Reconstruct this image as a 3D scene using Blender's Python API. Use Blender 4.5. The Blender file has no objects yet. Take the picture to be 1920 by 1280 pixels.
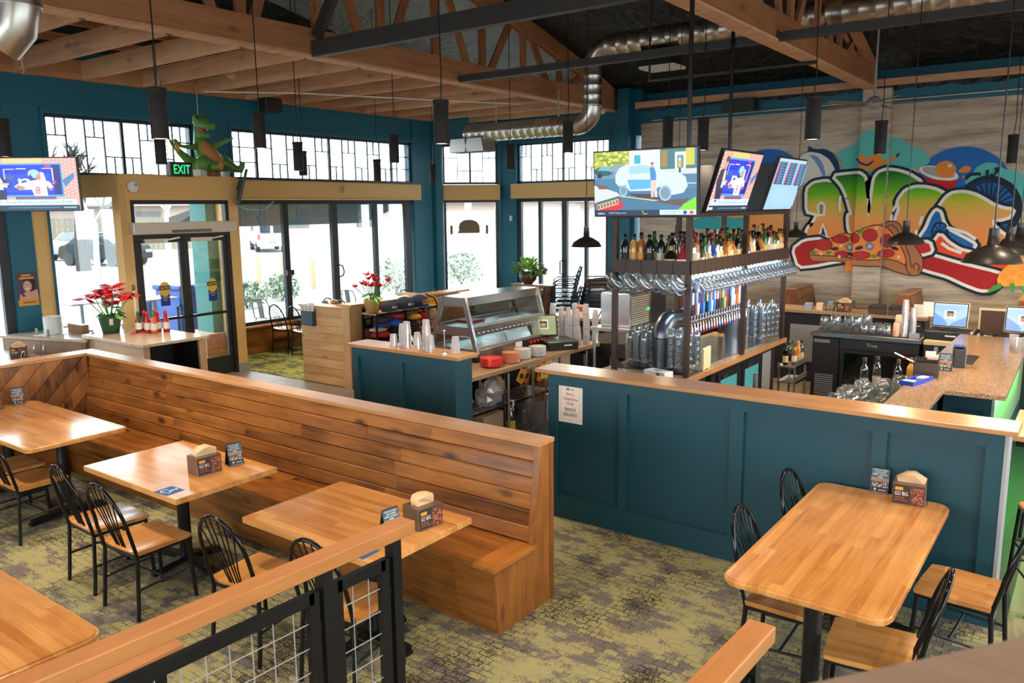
import bpy, bmesh, math, random
from mathutils import Vector, Matrix, Euler
random.seed(7)
PI = math.pi
SC = bpy.context.scene
COL = SC.collection

# ------------------------------------------------------------------ camera
cam_d = bpy.data.cameras.new('camera'); cam = bpy.data.objects.new('camera', cam_d); COL.objects.link(cam)
_p, _y, _r = -0.1655006, -0.6369913, -0.0104974
F = Vector((math.cos(_p)*math.sin(_y), math.cos(_p)*math.cos(_y), math.sin(_p)))
_r0 = F.cross(Vector((0, 0, 1))).normalized(); _u0 = _r0.cross(F)
_rt = _r0*math.cos(_r)+_u0*math.sin(_r); _up = -_r0*math.sin(_r)+_u0*math.cos(_r)
M = Matrix((_rt, _up, -F)).transposed().to_4x4(); M.translation = Vector((0, 0, 2.6))
cam.matrix_world = M
cam_d.sensor_width = 36; cam_d.lens = 1503.96/1920*36
cam_d.dof.use_dof = True; cam_d.dof.focus_distance = 6.5; cam_d.dof.aperture_fstop = 5.6
cam_d.clip_start = 0.02; cam_d.clip_end = 400
SC.camera = cam

# ------------------------------------------------------------------ world, sun, exposure
W = bpy.data.worlds.new('sky'); SC.world = W; W.use_nodes = True
_bg = W.node_tree.nodes['Background']; _bg.inputs[0].default_value = (0.86, 0.95, 1.0, 1); _bg.inputs[1].default_value = SKY = 6.0
sun_d = bpy.data.lights.new('sun', 'SUN'); sun_d.energy = 3.5; sun_d.angle = 0.01; sun_d.color = (1, .95, .88)
sun = bpy.data.objects.new('sun', sun_d); COL.objects.link(sun); sun.location = (-20, -10, 30)
sun.rotation_euler = Vector((-0.42, 0.55, -0.72)).to_track_quat('-Z', 'Y').to_euler()
FILLSPOT = bpy.data.lights.new('added_fill_spot_light', 'SPOT'); FILLSPOT.energy = 300; FILLSPOT.color = (1, .80, .58); FILLSPOT.spot_size = 1.5; FILLSPOT.spot_blend = .7; FILLSPOT.shadow_soft_size = .07  # shared by the unseen fill spots added overhead
BARNL = bpy.data.lights.new('barn_lamp_light', 'POINT'); BARNL.energy = 40; BARNL.color = (1, .76, .48); BARNL.shadow_soft_size = .04
SC.view_settings.view_transform = 'Standard'; SC.view_settings.look = 'None'
SC.view_settings.gamma = 1; SC.view_settings.use_curve_mapping = False
SC.view_settings.exposure = 0.35
SC.cycles.max_bounces = 10; SC.cycles.transparent_max_bounces = 24; SC.cycles.diffuse_bounces = 5; SC.cycles.glossy_bounces = 4
SC.cycles.caustics_reflective = False; SC.cycles.caustics_refractive = False
SC.cycles.sample_clamp_indirect = 6
SC.cycles.use_denoising = True

# ------------------------------------------------------------------ materials
def nt(name):
    m = bpy.data.materials.new(name); m.use_nodes = True
    t = m.node_tree; b = t.nodes['Principled BSDF']
    return m, t, b
def N(t, typ, **kw):
    n = t.nodes.new(typ)
    for k, v in kw.items():
        if k.startswith('i_'): n.inputs[k[2:].replace('_', ' ')].default_value = v
        elif k[0] == 'n' and k[1:].isdigit(): n.inputs[int(k[1:])].default_value = v
        else: setattr(n, k, v)
    return n
def c4(c): return (c[0], c[1], c[2], 1)
def hexc(r, g, b):
    f = lambda v: ((v/255+.055)/1.055)**2.4 if v > 10 else v/255/12.92
    return (f(r), f(g), f(b))
def mat(name, c, rough=.5, metal=0, spec=.5, bump=0, bs=40, vary=0):
    m, t, b = nt(name)
    b.inputs['Base Color'].default_value = c4(c); b.inputs['Roughness'].default_value = rough
    b.inputs['Metallic'].default_value = metal; b.inputs['Specular IOR Level'].default_value = spec
    if bump or vary:
        tc = N(t, 'ShaderNodeTexCoord'); nz = N(t, 'ShaderNodeTexNoise', i_Scale=bs, i_Detail=4.0)
        t.links.new(tc.outputs['Object'], nz.inputs['Vector'])
        if bump:
            bp = N(t, 'ShaderNodeBump', i_Strength=bump, i_Distance=.02); t.links.new(nz.outputs['Fac'], bp.inputs['Height']); t.links.new(bp.outputs[0], b.inputs['Normal'])
        if vary:
            mx = N(t, 'ShaderNodeMix', data_type='RGBA'); mx.inputs[6].default_value = c4([v*(1-vary) for v in c]); mx.inputs[7].default_value = c4([min(1, v*(1+vary)) for v in c])
            t.links.new(nz.outputs['Fac'], mx.inputs[0]); t.links.new(mx.outputs[2], b.inputs['Base Color'])
    return m
def emi(name, c, s=1.0):
    m, t, b = nt(name); b.inputs['Base Color'].default_value = (0, 0, 0, 1); b.inputs['Roughness'].default_value = .3
    b.inputs['Emission Color'].default_value = c4(c); b.inputs['Emission Strength'].default_value = s
    return m
def glass(name, tint=(1, 1, 1), refl=.12, rough=.02, edge=.6, haze=0):
    "thin glass: see-through with a glossy coat that grows at grazing angles"
    m, t, b = nt(name); t.nodes.remove(b); o = t.nodes['Material Output']
    tr = N(t, 'ShaderNodeBsdfTransparent'); tr.inputs[0].default_value = c4(tint)
    gl = N(t, 'ShaderNodeBsdfGlossy'); gl.inputs['Roughness'].default_value = rough
    lw = N(t, 'ShaderNodeLayerWeight', i_Blend=.35)
    mr = N(t, 'ShaderNodeMapRange'); mr.inputs[3].default_value = refl; mr.inputs[4].default_value = edge
    mx = N(t, 'ShaderNodeMixShader')
    t.links.new(lw.outputs['Facing'], mr.inputs[0]); t.links.new(mr.outputs[0], mx.inputs[0])
    if haze:
        df = N(t, 'ShaderNodeBsdfDiffuse'); df.inputs[0].default_value = (.9, .9, .93, 1); ts = N(t, 'ShaderNodeBsdfTranslucent'); ts.inputs[0].default_value = (.9, .9, .93, 1)
        m1 = N(t, 'ShaderNodeMixShader'); t.links.new(df.outputs[0], m1.inputs[1]); t.links.new(ts.outputs[0], m1.inputs[2])
        m2 = N(t, 'ShaderNodeMixShader'); m2.inputs[0].default_value = haze; t.links.new(tr.outputs[0], m2.inputs[1]); t.links.new(m1.outputs[0], m2.inputs[2]); tr = m2
    t.links.new(tr.outputs[0], mx.inputs[1]); t.links.new(gl.outputs[0], mx.inputs[2]); t.links.new(mx.outputs[0], o.inputs[0])
    return m
def wood(name, dark, light, axis='X', sc=1.0, rough=.35, knots=.5, strips=0, vary=.35, coat=0, ct=.42):
    m, t, b = nt(name); L = t.links.new
    tc = N(t, 'ShaderNodeTexCoord'); oi = N(t, 'ShaderNodeObjectInfo')
    off = N(t, 'ShaderNodeVectorMath', operation='SCALE'); off.inputs[0].default_value = (37, 61, 17); L(oi.outputs['Random'], off.inputs['Scale'])
    ad = N(t, 'ShaderNodeVectorMath', operation='ADD'); L(tc.outputs['Object'], ad.inputs[0]); L(off.outputs[0], ad.inputs[1])
    mp = N(t, 'ShaderNodeMapping'); s = [14*sc, 14*sc, 14*sc]; s['XYZ'.index(axis)] = 1.1*sc; mp.inputs['Scale'].default_value = s
    L(ad.outputs[0], mp.inputs[0])
    n1 = N(t, 'ShaderNodeTexNoise', i_Scale=1.0, i_Detail=6.0, i_Roughness=.6, i_Distortion=.8); L(mp.outputs[0], n1.inputs['Vector'])
    mp2 = N(t, 'ShaderNodeMapping'); s2 = [60*sc]*3; s2['XYZ'.index(axis)] = 2.5*sc; mp2.inputs['Scale'].default_value = s2; L(ad.outputs[0], mp2.inputs[0])
    n2 = N(t, 'ShaderNodeTexNoise', i_Scale=1.0, i_Detail=3.0); L(mp2.outputs[0], n2.inputs['Vector'])
    mixf = N(t, 'ShaderNodeMath', operation='MULTIPLY_ADD'); mixf.inputs[1].default_value = .4; L(n2.outputs['Fac'], mixf.inputs[0]); L(n1.outputs['Fac'], mixf.inputs[2])
    last = mixf.outputs[0]
    # broad light and dark clouds, board to board change
    n3 = N(t, 'ShaderNodeTexNoise', i_Scale=2.2*sc, i_Detail=2.0); L(ad.outputs[0], n3.inputs['Vector'])
    a3 = N(t, 'ShaderNodeMath', operation='MULTIPLY_ADD'); a3.inputs[1].default_value = .55; L(n3.outputs['Fac'], a3.inputs[0]); L(last, a3.inputs[2]); last = a3.outputs[0]
    rv = N(t, 'ShaderNodeMath', operation='MULTIPLY_ADD'); rv.inputs[1].default_value = vary; L(oi.outputs['Random'], rv.inputs[0]); L(last, rv.inputs[2]); last = rv.outputs[0]
    if strips:
        sx = N(t, 'ShaderNodeSeparateXYZ'); L(tc.outputs['Object'], sx.inputs[0])
        ax = 'Y' if axis == 'X' else 'X'
        fl = N(t, 'ShaderNodeMath', operation='MULTIPLY'); fl.inputs[1].default_value = strips; L(sx.outputs[ax], fl.inputs[0])
        ff = N(t, 'ShaderNodeMath', operation='FLOOR'); L(fl.outputs[0], ff.inputs[0])
        al = N(t, 'ShaderNodeMath', operation='MULTIPLY_ADD'); al.inputs[1].default_value = 1.3; L(sx.outputs[axis], al.inputs[0])
        wn0 = N(t, 'ShaderNodeTexWhiteNoise', noise_dimensions='1D'); L(ff.outputs[0], wn0.inputs['W']); L(wn0.outputs[0], al.inputs[2])
        af = N(t, 'ShaderNodeMath', operation='FLOOR'); L(al.outputs[0], af.inputs[0])
        cb = N(t, 'ShaderNodeCombineXYZ'); L(ff.outputs[0], cb.inputs[0]); L(af.outputs[0], cb.inputs[1])
        wn = N(t, 'ShaderNodeTexWhiteNoise'); L(cb.outputs[0], wn.inputs['Vector'])
        sa = N(t, 'ShaderNodeMath', operation='MULTIPLY_ADD'); sa.inputs[1].default_value = .5; L(wn.outputs[0], sa.inputs[0]); L(last, sa.inputs[2]); last = sa.outputs[0]
    tot = .4*.5+.5+.275+vary*.5+(.25 if strips else 0)
    mr = N(t, 'ShaderNodeMapRange'); mr.inputs[1].default_value = tot-ct; mr.inputs[2].default_value = tot+ct; L(last, mr.inputs[0])
    mx = N(t, 'ShaderNodeMix', data_type='RGBA'); mx.inputs[6].default_value = c4(dark); mx.inputs[7].default_value = c4(light); L(mr.outputs[0], mx.inputs[0])
    col = mx.outputs[2]
    if knots:
        mp3 = N(t, 'ShaderNodeMapping'); s3 = [5*sc]*3; s3['XYZ'.index(axis)] = 2.2*sc; mp3.inputs['Scale'].default_value = s3; L(ad.outputs[0], mp3.inputs[0])
        vo = N(t, 'ShaderNodeTexVoronoi', i_Scale=1.0); L(mp3.outputs[0], vo.inputs['Vector'])
        kr = N(t, 'ShaderNodeMapRange'); kr.inputs[1].default_value = .06; kr.inputs[2].default_value = .2; kr.inputs[3].default_value = knots; kr.inputs[4].default_value = 0; L(vo.outputs['Distance'], kr.inputs[0])
        mk = N(t, 'ShaderNodeMix', data_type='RGBA'); mk.inputs[7].default_value = c4([v*.3 for v in dark]); L(kr.outputs[0], mk.inputs[0]); L(col, mk.inputs[6]); col = mk.outputs[2]
    L(col, b.inputs['Base Color']); b.inputs['Roughness'].default_value = rough
    if coat: b.inputs['Coat Weight'].default_value = coat; b.inputs['Coat Roughness'].default_value = .12
    bp = N(t, 'ShaderNodeBump', i_Strength=.12, i_Distance=.004); L(n1.outputs['Fac'], bp.inputs['Height']); L(bp.outputs[0], b.inputs['Normal'])
    return m
def speckle(name, c1, c2, c3, sc=180, rough=.25):
    m, t, b = nt(name); L = t.links.new
    tc = N(t, 'ShaderNodeTexCoord'); vo = N(t, 'ShaderNodeTexVoronoi', i_Scale=sc); L(tc.outputs['Object'], vo.inputs['Vector'])
    sp = N(t, 'ShaderNodeSeparateColor'); L(vo.outputs['Color'], sp.inputs[0])
    cr = N(t, 'ShaderNodeValToRGB'); e = cr.color_ramp.elements; e[0].color = c4(c1); e[1].position = .9; e[1].color = c4(c2); k = e.new(.2); k.color = c4(c3)
    L(sp.outputs[0], cr.inputs[0]); L(cr.outputs[0], b.inputs['Base Color']); b.inputs['Roughness'].default_value = rough
    return m
def carpet(name, yel, gry, dk, thr=.5):
    m, t, b = nt(name); L = t.links.new
    tc = N(t, 'ShaderNodeTexCoord')
    nz = N(t, 'ShaderNodeTexNoise', i_Scale=14.0, i_Detail=3.0); L(tc.outputs['Object'], nz.inputs['Vector'])
    ds = N(t, 'ShaderNodeVectorMath', operation='MULTIPLY_ADD'); ds.inputs[1].default_value = (.045, .045, 0); L(nz.outputs['Color'], ds.inputs[0]); L(tc.outputs['Object'], ds.inputs[2])
    br = N(t, 'ShaderNodeTexBrick'); br.inputs['Scale'].default_value = 1.0; br.inputs['Brick Width'].default_value = .085; br.inputs['Row Height'].default_value = .055
    br.inputs['Mortar Size'].default_value = .0035; br.inputs['Mortar Smooth'].default_value = .3; br.inputs['Color1'].default_value = (0, 0, 0, 1); br.inputs['Color2'].default_value = (1, 1, 1, 1); br.inputs['Mortar'].default_value = (.5, .5, .5, 1)
    L(ds.outputs[0], br.inputs['Vector'])
    mp = N(t, 'ShaderNodeMapping'); mp.inputs['Scale'].default_value = (1.0, 1.7, 1); L(tc.outputs['Object'], mp.inputs[0])
    n1 = N(t, 'ShaderNodeTexNoise', i_Scale=2.5, i_Detail=6.0, i_Roughness=.7); L(mp.outputs[0], n1.inputs['Vector'])
    n2 = N(t, 'ShaderNodeTexNoise', i_Scale=55.0, i_Detail=3.0, i_Roughness=.8); L(tc.outputs['Object'], n2.inputs['Vector'])
    bw = N(t, 'ShaderNodeSeparateColor'); L(br.outputs['Color'], bw.inputs[0])
    s1 = N(t, 'ShaderNodeMath', operation='MULTIPLY_ADD'); s1.inputs[1].default_value = .16; L(bw.outputs[0], s1.inputs[0]); L(n1.outputs['Fac'], s1.inputs[2])
    s2 = N(t, 'ShaderNodeMath', operation='MULTIPLY_ADD'); s2.inputs[1].default_value = .55; L(n2.outputs['Fac'], s2.inputs[0]); L(s1.outputs[0], s2.inputs[2])
    mr = N(t, 'ShaderNodeMapRange'); mr.inputs[1].default_value = thr+.2; mr.inputs[2].default_value = thr+.27; L(s2.outputs[0], mr.inputs[0])
    mx = N(t, 'ShaderNodeMix', data_type='RGBA'); mx.inputs[6].default_value = c4(gry); mx.inputs[7].default_value = c4(yel); L(mr.outputs[0], mx.inputs[0])
    # dark flecks and joints, stronger in patches
    n3 = N(t, 'ShaderNodeTexNoise', i_Scale=2.3, i_Detail=4.0); L(tc.outputs['Object'], n3.inputs['Vector'])
    fk = N(t, 'ShaderNodeMath', operation='MULTIPLY_ADD'); fk.inputs[1].default_value = .8; L(n3.outputs['Fac'], fk.inputs[0]); L(n2.outputs['Fac'], fk.inputs[2])
    fr = N(t, 'ShaderNodeMapRange'); fr.inputs[1].default_value = .99; fr.inputs[2].default_value = 1.06; fr.inputs[4].default_value = .85; L(fk.outputs[0], fr.inputs[0])
    jm = N(t, 'ShaderNodeMapRange'); jm.inputs[1].default_value = .38; jm.inputs[2].default_value = .6; L(n3.outputs['Fac'], jm.inputs[0])
    jj = N(t, 'ShaderNodeMath', operation='MULTIPLY'); L(br.outputs['Fac'], jj.inputs[0]); L(jm.outputs[0], jj.inputs[1])
    mxm = N(t, 'ShaderNodeMath', operation='MAXIMUM'); L(fr.outputs[0], mxm.inputs[0]); L(jj.outputs[0], mxm.inputs[1])
    md = N(t, 'ShaderNodeMix', data_type='RGBA'); md.inputs[7].default_value = c4(dk); L(mxm.outputs[0], md.inputs[0]); L(mx.outputs[2], md.inputs[6])
    L(md.outputs[2], b.inputs['Base Color']); b.inputs['Roughness'].default_value = .95; b.inputs['Specular IOR Level'].default_value = .1
    bp = N(t, 'ShaderNodeBump', i_Strength=.5, i_Distance=.01); L(n2.outputs['Fac'], bp.inputs['Height']); L(bp.outputs[0], b.inputs['Normal'])
    return m
def concrete(name, c1, c2):
    m, t, b = nt(name); L = t.links.new
    tc = N(t, 'ShaderNodeTexCoord'); mp = N(t, 'ShaderNodeMapping'); mp.inputs['Scale'].default_value = (.5, 1, 5); L(tc.outputs['Object'], mp.inputs[0])
    n1 = N(t, 'ShaderNodeTexNoise', i_Scale=2.2, i_Detail=7.0, i_Roughness=.65); L(mp.outputs[0], n1.inputs['Vector'])
    cr = N(t, 'ShaderNodeMapRange'); cr.inputs[1].default_value = .33; cr.inputs[2].default_value = .68; L(n1.outputs['Fac'], cr.inputs[0])
    mx = N(t, 'ShaderNodeMix', data_type='RGBA'); mx.inputs[6].default_value = c4(c1); mx.inputs[7].default_value = c4(c2); L(cr.outputs[0], mx.inputs[0])
    L(mx.outputs[2], b.inputs['Base Color']); b.inputs['Roughness'].default_value = .9
    bp = N(t, 'ShaderNodeBump', i_Strength=.5, i_Distance=.02); L(n1.outputs['Fac'], bp.inputs['Height']); L(bp.outputs[0], b.inputs['Normal'])
    return m
def film(name, c):
    m, t, b = nt(name); L = t.links.new
    b.inputs['Base Color'].default_value = c4(c); b.inputs['Roughness'].default_value = .55
    tc = N(t, 'ShaderNodeTexCoord'); nz = N(t, 'ShaderNodeTexNoise', i_Scale=2.2, i_Detail=4.0, i_Distortion=1.5); L(tc.outputs['Object'], nz.inputs['Vector'])
    bp = N(t, 'ShaderNodeBump', i_Strength=.9, i_Distance=.25); L(nz.outputs['Fac'], bp.inputs['Height']); L(bp.outputs[0], b.inputs['Normal'])
    return m
def zgrad(name, stops, wob=.12):
    "paint that runs through colours with height (the mural's lettering)"
    m, t, b = nt(name); L = t.links.new
    tc = N(t, 'ShaderNodeTexCoord'); sx = N(t, 'ShaderNodeSeparateXYZ'); L(tc.outputs['Object'], sx.inputs[0])
    nz = N(t, 'ShaderNodeTexNoise', i_Scale=1.3, i_Detail=4.0); L(tc.outputs['Object'], nz.inputs['Vector'])
    ad = N(t, 'ShaderNodeMath', operation='MULTIPLY_ADD'); ad.inputs[1].default_value = wob*2; L(nz.outputs['Fac'], ad.inputs[0]); L(sx.outputs['Z'], ad.inputs[2])
    z0, z1 = stops[0][0], stops[-1][0]
    mr = N(t, 'ShaderNodeMapRange'); mr.inputs[1].default_value = z0+wob; mr.inputs[2].default_value = z1+wob; L(ad.outputs[0], mr.inputs[0])
    cr = N(t, 'ShaderNodeValToRGB'); e = cr.color_ramp.elements
    e[0].position = 0; e[0].color = c4(stops[0][1]); e[1].position = 1; e[1].color = c4(stops[-1][1])
    for z, c in stops[1:-1]: k = e.new((z-z0)/(z1-z0)); k.color = c4(c)
    L(mr.outputs[0], cr.inputs[0]); L(cr.outputs[0], b.inputs['Base Color']); b.inputs['Roughness'].default_value = .85
    return m

TEAL = mat('teal_wall_paint', (.002, .115, .185), .5, bump=.06, bs=25)
TEALD = mat('bar_teal_paint', (.0015, .046, .064), .55, bump=.04, bs=30)
TAN = mat('ochre_wall_paint', (.70, .44, .16), .5, bump=.05, bs=25)
CREAM = mat('cream_paint', (.74, .60, .36), .5)
BENCHX = wood('stained_pine_along_x', (.085, .025, .005), (.40, .142, .029), 'X', 1, .28, .9, ct=.30)
BENCHY = wood('stained_pine_along_y', (.085, .025, .005), (.40, .142, .029), 'Y', 1, .28, .9, ct=.30)
BENCHD = wood('stained_pine_upright', (.11, .033, .007), (.40, .142, .029), 'Z', 1, .36, .9, ct=.32)
LPINEX = wood('light_pine_along_x', (.36, .17, .055), (.78, .46, .19), 'X', 1, .4, .7)
LPINEY = wood('light_pine_along_y', (.36, .17, .055), (.78, .46, .19), 'Y', 1, .4, .7)
OAKX = wood('oak_cap_along_x', (.32, .135, .045), (.58, .30, .12), 'X', 1.6, .3, 0)
OAKY = wood('oak_cap_along_y', (.32, .135, .045), (.58, .30, .12), 'Y', 1.6, .3, 0)
OAKZ = wood('oak_post_upright', (.40, .20, .08), (.70, .42, .20), 'Z', 1.6, .4, 0)
RAILW = wood('handrail_oak', (.30, .105, .025), (.48, .195, .053), 'Y', 1.8, .42, 0)
TABX = wood('butcher_block_along_x', (.42, .155, .036), (.72, .37, .12), 'X', 1.3, .16, 0, 19, .12, .5)
TABY = wood('butcher_block_along_y', (.42, .155, .036), (.72, .35, .105), 'Y', 1.3, .16, 0, 19, .12, .5)
SEATW = wood('chair_seat_wood', (.40, .15, .032), (.70, .34, .10), 'Y', 1.3, .22, 0, 14, .2, .4)
JOIST = wood('rough_joist_along_x', (.42, .20, .10), (.80, .48, .28), 'X', .8, .8, .5)
BEAMY = wood('rough_beam_along_y', (.27, .105, .042), (.56, .27, .125), 'Y', .8, .8, .5)
WEB = wood('truss_web_wood', (.24, .09, .036), (.50, .22, .10), 'Z', .8, .8, .5)
LAMX = wood('oak_laminate_along_x', (.34, .20, .11), (.56, .36, .21), 'X', 1.2, .35, 0)
LAMY = wood('oak_laminate_along_y', (.34, .20, .11), (.56, .36, .21), 'Y', 1.2, .35, 0)
LAMB = wood('brown_laminate', (.22, .12, .07), (.38, .22, .13), 'Z', 1.2, .4, 0)
VINYL = wood('grey_vinyl_plank', (.13, .105, .09), (.27, .22, .185), 'X', .9, .38, .2, 0, .5)
VINYLB = wood('brown_vinyl_plank', (.14, .095, .06), (.30, .21, .14), 'Y', .9, .38, .2, 0, .5)
DARKBEAM = mat('black_painted_beam', (.035, .034, .034), .6, bump=.15, bs=30)
BLACK = mat('black_metal', (.012, .012, .013), .28, .4)
BLACKG = mat('gloss_black_metal', (.010, .010, .011), .12, .5)
BLKPL = mat('black_plastic', (.018, .018, .02), .4)
BLKMATT = mat('matt_black', (.012, .012, .013), .75)
DBRONZE = mat('dark_bronze_frame', (.035, .038, .042), .4, .6)
SHELFB = mat('brown_steel_shelf', (.050, .028, .022), .45, .3)
FRBLUE = mat('blue_black_frame', (.012, .035, .055), .45, .2)
ALU = mat('brushed_aluminium', (.62, .60, .57), .35, .9)
STEEL = mat('stainless_steel', (.62, .62, .61), .22, 1, bump=.03, bs=12)
DUCT = mat('galvanised_duct', (.60, .58, .54), .3, 1, bump=.05, bs=8)
CHROME = mat('chrome', (.8, .8, .82), .08, 1)
NICKEL = mat('nickel', (.72, .66, .56), .25, 1)
WHITE = mat('white_plastic', (.80, .78, .74), .4)
PORC = mat('white_china', (.85, .83, .78), .25)
CERAM = mat('white_enamel', (.75, .76, .76), .3)
GREYPL = mat('grey_plastic', (.30, .30, .30), .5)
PAPER = mat('paper', (.80, .74, .65), .8)
KRAFT = mat('kraft_napkin', (.68, .43, .23), .85, bump=.1, bs=60)
CARD = mat('cardboard', (.42, .26, .14), .85)
REDPL = mat('red_plastic', (.72, .03, .02), .3)
PINKPL = mat('salmon_plastic', (.78, .30, .18), .35)
SMOKE = mat('smoked_acrylic', (.13, .08, .055), .12)
BROWNPL = mat('brown_plastic', (.055, .030, .022), .35)
GRANITE = speckle('brown_granite', (.40, .24, .13), (.56, .36, .22), (.16, .09, .05), 160, .15)
GRANITEL = speckle('pale_granite', (.58, .43, .30), (.70, .55, .42), (.34, .22, .14), 160, .2)
CORK = speckle('brown_laminate_top', (.36, .21, .11), (.46, .29, .17), (.22, .13, .07), 220, .4)
CARPET = carpet('olive_block_carpet', (.315, .285, .14), (.145, .126, .116), (.024, .020, .018), .585)
CARPET2 = carpet('green_block_carpet', (.33, .33, .075), (.10, .115, .06), (.03, .035, .03), .60)
CONC = concrete('board_formed_concrete', (.33, .265, .20), (.70, .60, .48))
FILMG = film('grey_blue_roof_film', (.40, .50, .60))
FILMB = film('black_roof_film', (.020, .019, .019))
BRICK = mat('red_brick', (.46, .17, .085), .85, bump=.4, bs=30, vary=.35)
MORTAR = mat('mortar', (.45, .36, .28), .95)
PANE = glass('window_glass', (.96, .99, .98), .05, .01, .5)
CLEARG = glass('clear_glassware', (.95, .97, .98), .11, .03, .6, .05)
CASEG = glass('display_case_glass', (.80, .86, .86), .10, .01, .6)
CUPPL = glass('clear_plastic_cup', (.92, .91, .95), .08, .2, .3, .34)
LEAFG = mat('leaf_green', (.085, .30, .03), .4, vary=.4, bs=9)
REDLEAF = mat('red_bract', (.62, .010, .015), .45, vary=.3, bs=9)
ASPHALT = mat('asphalt', (.24, .245, .255), .9)
PAVE = mat('pale_paving', (.32, .31, .30), .9, vary=.06, bs=2)
KITCH = mat('dark_kitchen_floor', (.035, .028, .025), .6)

# ------------------------------------------------------------------ mesh helpers
class MB:
    def __init__(s): s.v = []; s.f = []; s.mi = []; s.sm = []; s.m = 0
    def add(s, vs, fs, sm=False):
        o = len(s.v); s.v += [tuple(v) for v in vs]
        for f in fs: s.f.append(tuple(i+o for i in f)); s.mi.append(s.m); s.sm.append(sm)
        return s
    def bx(s, x0, x1, y0, y1, z0, z1, T=None):
        vs = [Vector((x, y, z)) for z in (z0, z1) for y in (y0, y1) for x in (x0, x1)]
        if T is not None: vs = [T @ v for v in vs]
        return s.add(vs, [(0, 2, 3, 1), (4, 5, 7, 6), (0, 1, 5, 4), (2, 6, 7, 3), (0, 4, 6, 2), (1, 3, 7, 5)])
    def cb(s, c, sz, T=None):
        return s.bx(c[0]-sz[0]/2, c[0]+sz[0]/2, c[1]-sz[1]/2, c[1]+sz[1]/2, c[2]-sz[2]/2, c[2]+sz[2]/2, T)
    def bar(s, a, b, w, h, up=(0, 0, 1)):
        a = Vector(a); b = Vector(b); d = (b-a).normalized(); u = Vector(up)
        r = d.cross(u)
        if r.length < 1e-4: r = d.cross(Vector((1, 0, 0)))
        r.normalize(); u = r.cross(d); vs = []
        for p in (a, b):
            for i, j in ((-1, -1), (1, -1), (1, 1), (-1, 1)): vs.append(p+r*(i*w/2)+u*(j*h/2))
        return s.add(vs, [(3, 2, 1, 0), (4, 5, 6, 7), (0, 1, 5, 4), (1, 2, 6, 5), (2, 3, 7, 6), (3, 0, 4, 7)])
    def tube(s, pts, r, n=8, closed=False, caps=True):
        P = [Vector(p) for p in pts]; k = len(P); R = r if isinstance(r, (list, tuple)) else [r]*k
        d0 = (P[1]-P[0]).normalized(); u = d0.orthogonal().normalized(); rings = []
        for i in range(k):
            if closed: d = (P[(i+1) % k]-P[i-1]).normalized()
            else: d = (P[min(i+1, k-1)]-P[max(i-1, 0)]).normalized()
            u = (u-d*u.dot(d)).normalized(); w = d.cross(u)
            rings.append([P[i]+(u*math.cos(2*PI*j/n)+w*math.sin(2*PI*j/n))*R[i] for j in range(n)])
        vs = [v for q in rings for v in q]; fs = []
        for i in range(k if closed else k-1):
            a = i*n; b = ((i+1) % k)*n
            for j in range(n): fs.append((a+j, a+(j+1) % n, b+(j+1) % n, b+j))
        s.add(vs, fs, True)
        if caps and not closed: s.add(rings[0], [tuple(range(n))[::-1]]); s.add(rings[-1], [tuple(range(n))])
        return s
    def cyl(s, a, b, r, r1=None, n=14): return s.tube([a, b], [r, r if r1 is None else r1], n)
    def lathe(s, prof, n=16, o=(0, 0, 0), T=None, smooth=True):
        vs = []; fs = []; k = len(prof)
        for r, z in prof:
            for j in range(n):
                v = Vector((o[0]+r*math.cos(2*PI*j/n), o[1]+r*math.sin(2*PI*j/n), o[2]+z)); vs.append(T @ v if T is not None else v)
        for i in range(k-1):
            for j in range(n): fs.append((i*n+j, i*n+(j+1) % n, (i+1)*n+(j+1) % n, (i+1)*n+j))
        if prof[0][0] > 1e-4: fs.append(tuple(range(n))[::-1])
        if prof[-1][0] > 1e-4: fs.append(tuple((k-1)*n+j for j in range(n)))
        return s.add(vs, fs, smooth)
    def lat0(s, prof, n=16, o=(0, 0, 0), T=None):
        "open lathe (no end caps)"
        vs = []; fs = []; k = len(prof)
        for r, z in prof:
            for j in range(n):
                v = Vector((o[0]+r*math.cos(2*PI*j/n), o[1]+r*math.sin(2*PI*j/n), o[2]+z)); vs.append(T @ v if T is not None else v)
        for i in range(k-1):
            for j in range(n): fs.append((i*n+j, i*n+(j+1) % n, (i+1)*n+(j+1) % n, (i+1)*n+j))
        return s.add(vs, fs, True)
    def prism(s, poly, a, b, ax='z'):
        mp = {'z': lambda p, h: (p[0], p[1], h), 'y': lambda p, h: (p[0], h, p[1]), 'x': lambda p, h: (h, p[0], p[1])}[ax]
        n = len(poly); vs = [mp(p, a) for p in poly]+[mp(p, b) for p in poly]
        fs = [tuple(range(n))[::-1], tuple(range(n, 2*n))]+[(i, (i+1) % n, (i+1) % n+n, i+n) for i in range(n)]
        return s.add(vs, fs)
    def sph(s, c, r, n=12, k=8, T=None):
        rr = r if isinstance(r, (tuple, list)) else (r, r, r); vs = []; fs = []
        for i in range(k+1):
            t = PI*i/k
            for j in range(n):
                v = Vector((rr[0]*math.sin(t)*math.cos(2*PI*j/n), rr[1]*math.sin(t)*math.sin(2*PI*j/n), rr[2]*math.cos(t)))
                if T is not None: v = T @ v
                vs.append(v+Vector(c))
        for i in range(k):
            for j in range(n): fs.append((i*n+j, (i+1)*n+j, (i+1)*n+(j+1) % n, i*n+(j+1) % n))
        return s.add(vs, fs, True)
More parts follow.
